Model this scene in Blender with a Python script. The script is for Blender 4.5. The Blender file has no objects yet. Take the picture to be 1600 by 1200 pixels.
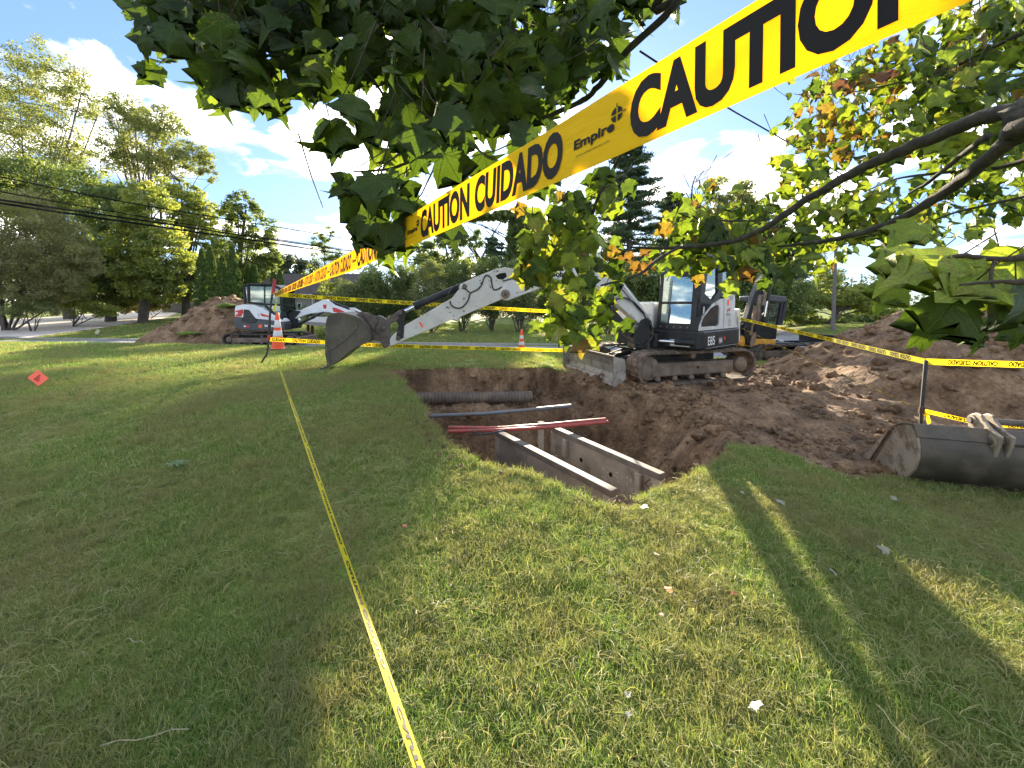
import bpy, math, random
import numpy as np
from mathutils import Vector, Matrix
R = math.radians
random.seed(7)
RNG = np.random.default_rng(7)
SC = bpy.context.scene
COL = SC.collection

# ------------------------------------------------------------------ camera
FPX, PITCH, EYE, Y0 = 620.0, R(2.0), 1.6, 496.65
cam_d = bpy.data.cameras.new('camera')
cam = bpy.data.objects.new('camera', cam_d)
COL.objects.link(cam)
cam_d.sensor_width = 36.0
cam_d.lens = FPX / 1600 * 36.0
cam_d.shift_y = -(600 - Y0) / 1600
cam_d.clip_start = 0.02
cam_d.clip_end = 3000
cam.location = (0, 0, EYE)
cam.rotation_euler = (R(90) - PITCH, 0, 0)
SC.camera = cam
SUN_EL, SUN_AZ = R(14.5), R(3.2)          # azimuth from +Y towards +X

# ------------------------------------------------------------------ world
w = bpy.data.worlds.new('World'); SC.world = w; w.use_nodes = True
nt = w.node_tree; N = nt.nodes; Lk = nt.links; N.clear()
wo = N.new('ShaderNodeOutputWorld'); bg = N.new('ShaderNodeBackground')
sky = N.new('ShaderNodeTexSky'); sky.sky_type = 'NISHITA'; sky.sun_disc = False
sky.sun_elevation = SUN_EL; sky.sun_rotation = SUN_AZ
sky.air_density = 1.0; sky.dust_density = 0.6; sky.ozone_density = 1.6
tc = N.new('ShaderNodeTexCoord'); sep = N.new('ShaderNodeSeparateXYZ')
Lk.new(tc.outputs['Generated'], sep.inputs[0])
def wmath(op, a, b=None, clamp=False):
    n = N.new('ShaderNodeMath'); n.operation = op; n.use_clamp = clamp
    for i, x in enumerate((a, b)):
        if x is None: continue
        if isinstance(x, (int, float)): n.inputs[i].default_value = x
        else: Lk.new(x, n.inputs[i])
    return n.outputs[0]
zc = wmath('MAXIMUM', wmath('ADD', sep.outputs['Z'], 0.16), 0.05)
cx = wmath('DIVIDE', sep.outputs['X'], zc); cy = wmath('DIVIDE', sep.outputs['Y'], zc)
cmb = N.new('ShaderNodeCombineXYZ'); Lk.new(cx, cmb.inputs[0]); Lk.new(cy, cmb.inputs[1]); cmb.inputs[2].default_value = 3.7
n1 = N.new('ShaderNodeTexNoise'); n1.inputs['Scale'].default_value = 2.3; n1.inputs['Detail'].default_value = 9; n1.inputs['Roughness'].default_value = 0.56; n1.inputs['Distortion'].default_value = 0.35
Lk.new(cmb.outputs[0], n1.inputs['Vector'])
n2 = N.new('ShaderNodeTexNoise'); n2.inputs['Scale'].default_value = 0.45; n2.inputs['Detail'].default_value = 3
Lk.new(cmb.outputs[0], n2.inputs['Vector'])
cov = wmath('ADD', wmath('MULTIPLY', n1.outputs['Fac'], 0.72), wmath('MULTIPLY', n2.outputs['Fac'], 0.28))
mr = N.new('ShaderNodeMapRange'); mr.interpolation_type = 'SMOOTHSTEP'
Lk.new(cov, mr.inputs[0]); mr.inputs[1].default_value = 0.49; mr.inputs[2].default_value = 0.59
# cloud body: brighter where it is thick, tinted by the sky behind it
n3 = N.new('ShaderNodeTexNoise'); n3.inputs['Scale'].default_value = 5.5; n3.inputs['Detail'].default_value = 8; Lk.new(cmb.outputs[0], n3.inputs['Vector'])
m3 = N.new('ShaderNodeMapRange'); Lk.new(n3.outputs['Fac'], m3.inputs[0]); m3.inputs[1].default_value = 0.38; m3.inputs[2].default_value = 0.56
csc = N.new('ShaderNodeMixRGB'); Lk.new(m3.outputs[0], csc.inputs[0])
csc.inputs[1].default_value = (0.62, 0.66, 0.74, 1); csc.inputs[2].default_value = (3.3, 3.2, 3.0, 1)
gm = N.new('ShaderNodeGamma'); gm.inputs[1].default_value = 0.6; Lk.new(sky.outputs[0], gm.inputs[0])
skg = N.new('ShaderNodeMixRGB'); skg.blend_type = 'MULTIPLY'; skg.inputs[0].default_value = 1.0
Lk.new(gm.outputs[0], skg.inputs[1]); skg.inputs[2].default_value = (0.165, 0.23, 0.355, 1)
mx = N.new('ShaderNodeMixRGB'); Lk.new(mr.outputs[0], mx.inputs[0]); Lk.new(skg.outputs[0], mx.inputs[1]); Lk.new(csc.outputs[0], mx.inputs[2])
Lk.new(mx.outputs[0], bg.inputs[0]); bg.inputs[1].default_value = 0.15
Lk.new(bg.outputs[0], wo.inputs[0])

# ------------------------------------------------------------------ sun, exposure
sd = bpy.data.lights.new('sun', 'SUN'); sun = bpy.data.objects.new('sun', sd); COL.objects.link(sun)
sv = Vector((math.sin(SUN_AZ) * math.cos(SUN_EL), math.cos(SUN_AZ) * math.cos(SUN_EL), math.sin(SUN_EL)))
sun.rotation_euler = (-sv).to_track_quat('-Z', 'Y').to_euler(); sun.location = sv * 50
sd.energy = 2.0; sd.angle = R(0.55); sd.color = (1.0, 0.87, 0.68)
SC.view_settings.view_transform = 'Standard'; SC.view_settings.look = 'None'
SC.view_settings.exposure = 3.5; SC.view_settings.gamma = 1.0; SC.view_settings.use_curve_mapping = False
SC.view_settings.use_white_balance = True; SC.view_settings.white_balance_temperature = 6750; SC.view_settings.white_balance_tint = 10
SC.render.engine = 'CYCLES'
SC.cycles.max_bounces = 8; SC.cycles.transparent_max_bounces = 16; SC.cycles.transmission_bounces = 6
SC.cycles.diffuse_bounces = 3; SC.cycles.glossy_bounces = 3; SC.cycles.use_denoising = True
SC.cycles.sample_clamp_indirect = 6.0

# ------------------------------------------------------------------ projection helpers (a pixel of the 1600x1200 picture -> world)
def ray(px, py):
    u, v = (px - 800) / FPX, (Y0 - py) / FPX
    d = Vector((u, math.cos(PITCH) + v * math.sin(PITCH), -math.sin(PITCH) + v * math.cos(PITCH)))
    return d / d.y
def P(px, py, Y): d = ray(px, py); return Vector((d.x * Y, Y, EYE + d.z * Y))
def onplane(px, py, p0, n):
    d = ray(px, py); o = Vector((0, 0, EYE))
    t = (Vector(p0) - o).dot(n) / d.dot(n)
    return o + d * t
def sm(x, a, b):
    t = np.clip((np.asarray(x, float) - a) / (b - a), 0, 1); return t * t * (3 - 2 * t)

# ------------------------------------------------------------------ numpy noise
_pt = RNG.random((256, 256))
def vnoise(x, y):
    x = np.asarray(x, float); y = np.asarray(y, float)
    xi = np.floor(x).astype(int); yi = np.floor(y).astype(int); fx = x - xi; fy = y - yi
    fx = fx * fx * (3 - 2 * fx); fy = fy * fy * (3 - 2 * fy)
    a = _pt[xi & 255, yi & 255]; b = _pt[(xi + 1) & 255, yi & 255]; c = _pt[xi & 255, (yi + 1) & 255]; d = _pt[(xi + 1) & 255, (yi + 1) & 255]
    return (a * (1 - fx) + b * fx) * (1 - fy) + (c * (1 - fx) + d * fx) * fy
def fbm(x, y, f=1.0, o=4, g=0.5):
    s = 0; a = 1; t = 0
    for i in range(o):
        s = s + a * (vnoise(x * f + 17.3 * i, y * f + 9.1 * i) - 0.5); t += a; a *= g; f *= 2.07
    return s / t * 2

# ------------------------------------------------------------------ terrain
def road_near(X):
    X = np.asarray(X, float)
    return 12.35 - 0.12 * (np.minimum(X, 3) - 1.6) + 0.05 * np.maximum(X - 3, 0) ** 2
ROAD_W = 4.1
def H0(X, Y):
    X = np.asarray(X, float); Y = np.asarray(Y, float)
    left = 1 - sm(X, -1.0, 2.6)
    e = road_near(X)
    h = 0.46 * left * sm(Y, 1.5, 6.6)
    lip = 0.17 - 0.30 * sm(X, 3.5, 7)
    h = h + (lip - h) * sm(Y, e - 3.0, e - 0.45)
    h = h - 0.22 * sm(X, 2.0, 3.8) * sm(Y, 1.8, 3.6) * (1 - sm(Y, 5.2, 7.0))
    rd = -0.15 - 0.28 * sm(X, 3.5, 8)
    h = h + (rd - h) * sm(Y, e - 0.40, e - 0.02)
    far = e + ROAD_W
    rise = 0.038 * np.clip(Y - far - 0.8, 0, 24) + 0.012 * np.clip(Y - far - 24, 0, 200)
    amt = 0.35 + 0.65 * (1 - sm(X, -12, -2))
    amt = np.where(X > 2, 0.35 + 0.25 * sm(X, 4, 20), amt)
    h = h + np.where(Y > far, rise * amt + 0.06 * sm(Y, far, far + 0.5), 0)
    g = 0.012 * fbm(X, Y, 1.3, 2)
    return h + np.where((Y > e - 0.3) & (Y < far + 0.3), 0, g)
def G(px, py, dz=0.0, hf=None):
    """where the ray through a pixel meets the ground"""
    hf = hf or H0
    d = ray(px, py)
    ys = np.concatenate([np.arange(0.6, 20, 0.02), np.arange(20, 300, 0.2)])
    z = EYE + d.z * ys; g = hf(d.x * ys, ys) + dz
    k = np.argmax(z <= g)
    if not (z <= g).any(): k = len(ys) - 1
    Y = ys[k]
    return Vector((d.x * Y, Y, float(hf(d.x * Y, Y)) + dz))
def polysd(px, py, poly):
    """signed distance (negative inside) of points to a polygon"""
    d2 = np.full(px.shape, 1e18); inside = np.zeros(px.shape, bool)
    n = len(poly)
    for i in range(n):
        ax, ay = poly[i][0], poly[i][1]; bx, by = poly[(i + 1) % n][0], poly[(i + 1) % n][1]
        ex, ey = bx - ax, by - ay; L = ex * ex + ey * ey + 1e-12
        t = np.clip(((px - ax) * ex + (py - ay) * ey) / L, 0, 1)
        d2 = np.minimum(d2, (px - ax - t * ex) ** 2 + (py - ay - t * ey) ** 2)
        c = ((ay > py) != (by > py)) & (px < ex * (py - ay) / (ey + 1e-12 if ey == 0 else ey) + ax)
        inside ^= c
    d = np.sqrt(d2); return np.where(inside, -d, d)
HOLE_PX = [(597,578),(625,592),(650,620),(670,645),(712,690),(737,704),(772,721),(800,725),(835,732),(863,746),(898,763),(940,781),(975,791),
           (989,774),(1038,750),(1115,721),(1136,690),(1120,655),(1085,628),(1010,612),(955,602),(905,588),(860,575),(780,577),(700,575),(640,577)]
HOLE_PX = [(a, b + (9 if 2 < i < 17 else 0)) for i, (a, b) in enumerate(HOLE_PX)]
HOLE = [G(*p).to_2d() for p in HOLE_PX]
DIRT_PX = [(885,572),(930,562),(1000,560),(1190,574),(1262,574),(1400,566),(1700,560),(1900,720),(1500,757),(1370,748),(1310,742),(1250,716),(1190,694),(1136,690),(1080,690),(900,620)]
DIRT = [G(*p).to_2d() for p in DIRT_PX]
def terrain(X, Y):
    """returns height, soil mask"""
    X = np.asarray(X, float); Y = np.asarray(Y, float)
    h = H0(X, Y)
    near = (X > -6) & (X < 16) & (Y > 1.5) & (Y < 13)
    m = np.zeros(X.shape)
    if near.any():
        x = X[near]; y = Y[near]
        jx = x + 0.05 * fbm(x, y, 3.0, 3); jy = y + 0.05 * fbm(x + 40, y, 3.0, 3)
        sh = -polysd(jx, jy, HOLE)
        sdirt = -polysd(x + 0.25 * fbm(x, y, 1.1, 4), y + 0.25 * fbm(x + 9, y, 1.1, 4), DIRT)
        wr = sm(x, 0.9, 2.1) * sm(y, 4.0, 5.6)            # the gentle slope on the machine's side
        wid = 0.14 + 1.7 * wr
        t = np.clip(sh / wid, 0, 1)
        prof = t * (1 - wr) + (t * t * (3 - 2 * t)) * wr
        dep = 2.1 * prof
        fy = np.interp(x, [-2.3, -1.81, -1.14, -0.23, 0.83, 1.9], [6.88, 6.96, 7.04, 7.24, 8.3, 7.54]) - y
        lim = 0.60 + 1.5 * sm(fy, 0.62, 1.25) + 0.10 * fbm(x, y, 2.5, 3)      # the bench that carries the pipe
        dep = np.where((y > 5.2) & (x < 1.6), np.minimum(dep, lim), dep)
        rough = 0.20 * fbm(x, y, 1.6, 5, 0.6) + 0.10 * np.abs(fbm(x + 30, y + 5, 4.2, 3))
        hh = h[near] - dep + rough * np.clip(sh / 0.25, 0, 1) * 0.9
        ds = np.clip(sdirt / 0.35, 0, 1) * (1 - np.clip(sh / 0.1, 0, 1))
        lum = 0.085 * fbm(x, y, 2.6, 5, 0.62) + 0.06 * np.maximum(fbm(x + 3, y + 7, 1.3, 3), 0)
        berm = 0.13 * np.exp(-((-sh - 0.15) / 0.3) ** 2) * sm(x, 0.4, 1.2) * sm(y, 4.5, 5.5) * np.maximum(0, 0.6 + fbm(x, y, 1.7, 4))
        h[near] = hh + ds * (lum + berm)
        m[near] = np.maximum(np.clip(sh / 0.04 + 0.5, 0, 1), np.clip(sdirt / 0.12 + 0.5, 0, 1))
    return h, m
def T(x, y): return float(terrain(np.array([x]), np.array([y]))[0][0])

# ------------------------------------------------------------------ materials
MATS = {}
def newmat(name):
    m = bpy.data.materials.new(name); m.use_nodes = True; m.node_tree.nodes.clear(); MATS[name] = m
    return m, m.node_tree.nodes, m.node_tree.links
def _c(c): return (c[0], c[1], c[2], 1)
def mat(name, c1, c2=None, rough=0.6, metal=0.0, scale=6.0, detail=6, bump=0.0, bscale=None, lo=0.4, hi=0.65, spec=0.5, dirt=None, dscale=3.0, dlo=0.5, dhi=0.62, coat=0.0, dist=0.01):
    m, n, l = newmat(name)
    o = n.new('ShaderNodeOutputMaterial'); b = n.new('ShaderNodeBsdfPrincipled'); l.new(b.outputs[0], o.inputs[0])
    b.inputs['Roughness'].default_value = rough; b.inputs['Metallic'].default_value = metal
    b.inputs['Specular IOR Level'].default_value = spec; b.inputs['Coat Weight'].default_value = coat
    tcn = n.new('ShaderNodeTexCoord'); out = None
    def noise(s, d=detail, r=0.6):
        q = n.new('ShaderNodeTexNoise'); q.inputs['Scale'].default_value = s; q.inputs['Detail'].default_value = d; q.inputs['Roughness'].default_value = r
        l.new(tcn.outputs['Object'], q.inputs['Vector']); return q
    if c2 is not None:
        q = noise(scale); r = n.new('ShaderNodeMapRange'); l.new(q.outputs['Fac'], r.inputs[0]); r.inputs[1].default_value = lo; r.inputs[2].default_value = hi
        x = n.new('ShaderNodeMixRGB'); l.new(r.outputs[0], x.inputs[0]); x.inputs[1].default_value = _c(c1); x.inputs[2].default_value = _c(c2); out = x.outputs[0]
    if dirt is not None:
        q = noise(dscale, 9, 0.7); r = n.new('ShaderNodeMapRange'); l.new(q.outputs['Fac'], r.inputs[0]); r.inputs[1].default_value = dlo; r.inputs[2].default_value = dhi
        x = n.new('ShaderNodeMixRGB'); l.new(r.outputs[0], x.inputs[0])
        if out: l.new(out, x.inputs[1])
        else: x.inputs[1].default_value = _c(c1)
        x.inputs[2].default_value = _c(dirt); out = x.outputs[0]
        rr = n.new('ShaderNodeMapRange'); l.new(r.outputs[0], rr.inputs[0]); rr.inputs[3].default_value = rough; rr.inputs[4].default_value = 0.9; l.new(rr.outputs[0], b.inputs['Roughness'])
    if out: l.new(out, b.inputs['Base Color'])
    else: b.inputs['Base Color'].default_value = _c(c1)
    if bump:
        q = noise(bscale or scale * 3, 8, 0.65); bb = n.new('ShaderNodeBump'); bb.inputs['Strength'].default_value = bump; bb.inputs['Distance'].default_value = dist
        l.new(q.outputs['Fac'], bb.inputs['Height']); l.new(bb.outputs[0], b.inputs['Normal'])
    return m
def leafmat(name, stops, trans=0.45, rough=0.45, attr='rnd', spec=0.35, tsat=None, worldnoise=0.0, wn_scale=0.3, wn_col=None):
    """stops: [(pos, colour)] read from a per-leaf attribute; reflecting and letting light through"""
    m, n, l = newmat(name)
    o = n.new('ShaderNodeOutputMaterial'); b = n.new('ShaderNodeBsdfPrincipled'); t = n.new('ShaderNodeBsdfTranslucent'); x = n.new('ShaderNodeMixShader')
    a = n.new('ShaderNodeAttribute'); a.attribute_name = attr
    cr = n.new('ShaderNodeValToRGB'); l.new(a.outputs['Fac'], cr.inputs[0])
    e = cr.color_ramp.elements
    while len(e) < len(stops): e.new(0.5)
    for k, (p, c) in enumerate(stops): e[k].position = p; e[k].color = _c(c)
    col = cr.outputs[0]
    if worldnoise:
        g = n.new('ShaderNodeNewGeometry'); q = n.new('ShaderNodeTexNoise'); q.inputs['Scale'].default_value = wn_scale; q.inputs['Detail'].default_value = 4
        l.new(g.outputs['Position'], q.inputs['Vector']); r = n.new('ShaderNodeMapRange'); l.new(q.outputs['Fac'], r.inputs[0]); r.inputs[1].default_value = 0.42; r.inputs[2].default_value = 0.62; r.inputs[4].default_value = worldnoise
        mm = n.new('ShaderNodeMixRGB'); l.new(r.outputs[0], mm.inputs[0]); l.new(col, mm.inputs[1]); mm.inputs[2].default_value = _c(wn_col); col = mm.outputs[0]
    l.new(col, b.inputs['Base Color'])
    hs = n.new('ShaderNodeMixRGB'); hs.blend_type = 'MULTIPLY'; hs.inputs[0].default_value = 1; l.new(col, hs.inputs[1]); hs.inputs[2].default_value = _c(tsat or (1.5, 1.45, 0.6)); l.new(hs.outputs[0], t.inputs[0])
    b.inputs['Roughness'].default_value = rough; b.inputs['Specular IOR Level'].default_value = spec
    x.inputs[0].default_value = trans; l.new(b.outputs[0], x.inputs[1]); l.new(t.outputs[0], x.inputs[2]); l.new(x.outputs[0], o.inputs[0])
    return m
def add_veins(name):
    m = MATS[name]; n = m.node_tree.nodes; l = m.node_tree.links
    def at(nm): a = n.new('ShaderNodeAttribute'); a.attribute_name = nm; return a.outputs['Fac']
    def M(op, a, b=None, c=None):
        k = n.new('ShaderNodeMath'); k.operation = op
        for i, x in enumerate((a, b, c)):
            if x is None: continue
            if isinstance(x, (int, float)): k.inputs[i].default_value = x
            else: l.new(x, k.inputs[i])
        return k.outputs[0]
    ax = M('ABSOLUTE', at('lx')); y = at('ly')
    v1 = ax; v2 = M('ABSOLUTE', M('SUBTRACT', M('MULTIPLY', ax, 0.70), M('MULTIPLY', M('SUBTRACT', y, 0.02), 0.71)))
    v3 = M('ABSOLUTE', M('SUBTRACT', M('MULTIPLY', ax, 0.30), M('MULTIPLY', M('SUBTRACT', y, 0.01), 0.95)))
    fr = M('FRACT', M('MULTIPLY', M('SUBTRACT', y, M('MULTIPLY', ax, 0.9)), 9.0)); v4 = M('MULTIPLY', M('ABSOLUTE', M('SUBTRACT', fr, 0.5)), 0.20)
    mn = M('MINIMUM', M('MINIMUM', v1, v2), M('MINIMUM', v3, M('ADD', v4, 0.006)))
    mr_ = n.new('ShaderNodeMapRange'); l.new(mn, mr_.inputs[0]); mr_.inputs[1].default_value = 0.004; mr_.inputs[2].default_value = 0.018; mr_.inputs[3].default_value = 1; mr_.inputs[4].default_value = 0
    tcn = n.new('ShaderNodeTexCoord'); q = n.new('ShaderNodeTexNoise'); q.inputs['Scale'].default_value = 30; q.inputs['Detail'].default_value = 5; l.new(tcn.outputs['Object'], q.inputs['Vector'])
    r2 = n.new('ShaderNodeMapRange'); l.new(q.outputs['Fac'], r2.inputs[0]); r2.inputs[1].default_value = 0.3; r2.inputs[2].default_value = 0.7; r2.inputs[3].default_value = 0.72; r2.inputs[4].default_value = 1.25
    for nd in list(n):
        if nd.type in ('BSDF_PRINCIPLED', 'BSDF_TRANSLUCENT'):
            src = nd.inputs[0].links[0].from_socket; tr_ = nd.type == 'BSDF_TRANSLUCENT'
            x = n.new('ShaderNodeMixRGB'); x.blend_type = 'MULTIPLY'; x.inputs[2].default_value = (0.42, 0.42, 0.42, 1) if tr_ else (1.9, 1.8, 1.6, 1); l.new(mr_.outputs[0], x.inputs[0]); l.new(src, x.inputs[1])
            z = n.new('ShaderNodeVectorMath'); z.operation = 'SCALE'; l.new(x.outputs[0], z.inputs[0]); l.new(r2.outputs[0], z.inputs['Scale']); l.new(z.outputs[0], nd.inputs[0])
            if not tr_:
                bp = n.new('ShaderNodeBump'); bp.inputs['Strength'].default_value = 0.5; bp.inputs['Distance'].default_value = 0.004; l.new(mr_.outputs[0], bp.inputs['Height']); l.new(bp.outputs[0], nd.inputs['Normal'])
def glassmat(name, tint, gl=0.16, rough=0.03, alpha=0.75):
    m, n, l = newmat(name)
    o = n.new('ShaderNodeOutputMaterial'); t = n.new('ShaderNodeBsdfTransparent'); g = n.new('ShaderNodeBsdfGlossy'); x = n.new('ShaderNodeMixShader')
    t.inputs[0].default_value = _c(tint); g.inputs[0].default_value = (0.9, 0.95, 0.93, 1); g.inputs['Roughness'].default_value = rough
    d = n.new('ShaderNodeBsdfDiffuse'); d.inputs[0].default_value = (0.45, 0.5, 0.46, 1)
    tcn = n.new('ShaderNodeTexCoord'); q = n.new('ShaderNodeTexNoise'); q.inputs['Scale'].default_value = 14; q.inputs['Detail'].default_value = 8; l.new(tcn.outputs['Object'], q.inputs['Vector'])
    r = n.new('ShaderNodeMapRange'); l.new(q.outputs['Fac'], r.inputs[0]); r.inputs[1].default_value = 0.45; r.inputs[2].default_value = 0.7; r.inputs[4].default_value = 0.25
    f = n.new('ShaderNodeFresnel'); f.inputs[0].default_value = 1.5
    y = n.new('ShaderNodeMixShader'); l.new(r.outputs[0], y.inputs[0]); l.new(t.outputs[0], y.inputs[1]); l.new(d.outputs[0], y.inputs[2])
    ad = n.new('ShaderNodeMath'); ad.operation = 'ADD'; l.new(f.outputs[0], ad.inputs[0]); ad.inputs[1].default_value = gl; ad.use_clamp = True
    l.new(ad.outputs[0], x.inputs[0]); l.new(y.outputs[0], x.inputs[1]); l.new(g.outputs[0], x.inputs[2]); l.new(x.outputs[0], o.inputs[0])
    return m

mat('white_paint', (0.60, 0.60, 0.57), (0.50, 0.49, 0.46), rough=0.42, scale=3, dirt=(0.20, 0.16, 0.12), dscale=7, dlo=0.60, dhi=0.68, bump=0.05)
mat('scuffed_white', (0.58, 0.56, 0.50), (0.47, 0.44, 0.38), rough=0.5, scale=2, dirt=(0.10, 0.08, 0.06), dscale=9, dlo=0.585, dhi=0.62, bump=0.08)
mat('white_new', (0.72, 0.73, 0.73), (0.62, 0.63, 0.63), rough=0.32, scale=2, coat=0.2)
mat('black_paint', (0.014, 0.015, 0.017), (0.028, 0.028, 0.028), rough=0.45, spec=0.3, scale=4, dirt=(0.12, 0.09, 0.065), dscale=6, dlo=0.6, dhi=0.78, bump=0.03)
mat('dark_body', (0.05, 0.053, 0.06), (0.075, 0.075, 0.078), rough=0.45, scale=3)
mat('rubber', (0.035, 0.033, 0.032), (0.10, 0.08, 0.062), rough=0.85, scale=7, bump=0.3, bscale=40)
mat('muddy_rubber', (0.075, 0.055, 0.040), (0.21, 0.155, 0.11), rough=0.92, scale=9, bump=0.5, bscale=50)
mat('muddy_steel', (0.135, 0.10, 0.072), (0.24, 0.18, 0.13), rough=0.8, scale=5, bump=0.3, bscale=30, metal=0.1)
mat('blade_steel', (0.26, 0.235, 0.20), (0.38, 0.35, 0.31), rough=0.45, scale=6, metal=0.45, dirt=(0.16, 0.11, 0.075), dscale=5, dlo=0.5, dhi=0.66, bump=0.15)
mat('bucket_steel', (0.060, 0.050, 0.036), (0.105, 0.088, 0.064), rough=0.55, scale=3.5, metal=0.25, dirt=(0.17, 0.125, 0.085), dscale=3.2, dlo=0.5, dhi=0.72, bump=0.22, bscale=14)
mat('bucket_worn', (0.30, 0.25, 0.185), (0.20, 0.165, 0.12), rough=0.6, scale=5, metal=0.2, dirt=(0.15, 0.10, 0.065), dscale=6, dlo=0.52, dhi=0.6, bump=0.3, bscale=18)
mat('linkage_steel', (0.085, 0.068, 0.055), (0.15, 0.12, 0.095), rough=0.65, scale=8, metal=0.3, bump=0.2)
mat('chrome', (0.62, 0.62, 0.62), rough=0.15, metal=1.0)
mat('hose', (0.02, 0.02, 0.02), rough=0.5)
mat('yellow_paint', (0.80, 0.40, 0.04), (0.45, 0.21, 0.04), rough=0.5, scale=4, dirt=(0.1, 0.07, 0.05), dscale=6, dlo=0.55, dhi=0.7)
mat('red_decal', (0.55, 0.03, 0.03), rough=0.4)
mat('white_decal', (0.75, 0.75, 0.72), rough=0.45)
mat('grey_decal', (0.22, 0.22, 0.22), rough=0.5)
mat('print_black', (0.010, 0.009, 0.008), rough=0.55, spec=0.15)
mat('orange_cone', (0.88, 0.10, 0.02), (0.75, 0.075, 0.018), rough=0.55, scale=9, bump=0.02)
mat('reflective', (0.68, 0.68, 0.68), (0.55, 0.55, 0.56), rough=0.35, scale=12)
mat('orange_card', (0.9, 0.12, 0.05), rough=0.6)
mat('dark_red_print', (0.45, 0.02, 0.01), rough=0.6)
mat('red_flag', (0.38, 0.03, 0.04), rough=0.6)
mat('stake_black', (0.018, 0.018, 0.018), (0.04, 0.034, 0.03), rough=0.6, scale=20)
mat('concrete_panel', (0.30, 0.26, 0.205), (0.21, 0.18, 0.14), rough=0.7, scale=3.5, metal=0.15, dirt=(0.11, 0.085, 0.065), dscale=4, dlo=0.55, dhi=0.72, bump=0.2, bscale=22)
mat('panel_edge', (0.36, 0.315, 0.25), (0.24, 0.205, 0.16), rough=0.7, scale=8, bump=0.15)
mat('paint_smear', (0.46, 0.44, 0.40), rough=0.7)
mat('rust', (0.12, 0.05, 0.028), (0.06, 0.03, 0.02), rough=0.9, scale=12, bump=0.3)
mat('pipe_grey', (0.085, 0.066, 0.050), (0.16, 0.115, 0.08), rough=0.75, scale=6, bump=0.15)
mat('conduit_blue', (0.15, 0.18, 0.19), (0.17, 0.15, 0.13), rough=0.5, scale=5)
mat('conduit_red', (0.38, 0.065, 0.045), (0.27, 0.06, 0.045), rough=0.45, scale=5, dirt=(0.16, 0.10, 0.075), dscale=5, dlo=0.56, dhi=0.75)
mat('asphalt', (0.20, 0.20, 0.205), (0.27, 0.265, 0.26), rough=0.85, scale=3, bump=0.3, bscale=120)
mat('driveway', (0.62, 0.55, 0.47), (0.54, 0.47, 0.40), rough=0.9, scale=0.8, bump=0.3, bscale=60)
mat('kerb_concrete', (0.36, 0.34, 0.31), (0.28, 0.27, 0.25), rough=0.85, scale=5, bump=0.2)
mat('siding', (0.36, 0.34, 0.31), (0.32, 0.30, 0.28), rough=0.7, scale=3)
mat('roof_shingle', (0.075, 0.062, 0.058), (0.11, 0.09, 0.082), rough=0.9, scale=4, bump=0.4, bscale=30)
mat('window_white', (0.65, 0.65, 0.65), rough=0.5)
mat('window_dark', (0.03, 0.035, 0.04), rough=0.08, spec=0.8)
mat('fence_wood', (0.14, 0.125, 0.11), (0.20, 0.175, 0.15), rough=0.85, scale=6)
mat('bark', (0.055, 0.044, 0.034), (0.11, 0.092, 0.074), rough=0.9, scale=14, bump=0.8, bscale=40)
mat('bark_far', (0.07, 0.058, 0.046), (0.12, 0.10, 0.082), rough=0.95, scale=3, bump=0.3)
mat('bark_maple', (0.026, 0.023, 0.016), (0.070, 0.062, 0.042), rough=0.85, scale=30, bump=0.7, bscale=110, lo=0.45, hi=0.7, dist=0.004)
mat('twig', (0.035, 0.026, 0.02), (0.07, 0.05, 0.035), rough=0.8, scale=20)
mat('pole_wood', (0.12, 0.11, 0.10), (0.18, 0.165, 0.15), rough=0.9, scale=8)
mat('wire', (0.01, 0.01, 0.011), rough=0.9, spec=0.05)
mat('pale_board', (0.48, 0.47, 0.44), (0.36, 0.34, 0.31), rough=0.8, scale=6)
mat('seat_vinyl', (0.03, 0.03, 0.032), rough=0.6)
mat('card_yellow', (0.6, 0.62, 0.35), rough=0.6)
mat('straw', (0.38, 0.33, 0.20), (0.28, 0.24, 0.13), rough=0.8, scale=20)
glassmat('cab_glass', (0.70, 0.88, 0.78), gl=0.30)
glassmat('far_glass', (0.45, 0.62, 0.58), gl=0.10)

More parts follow.
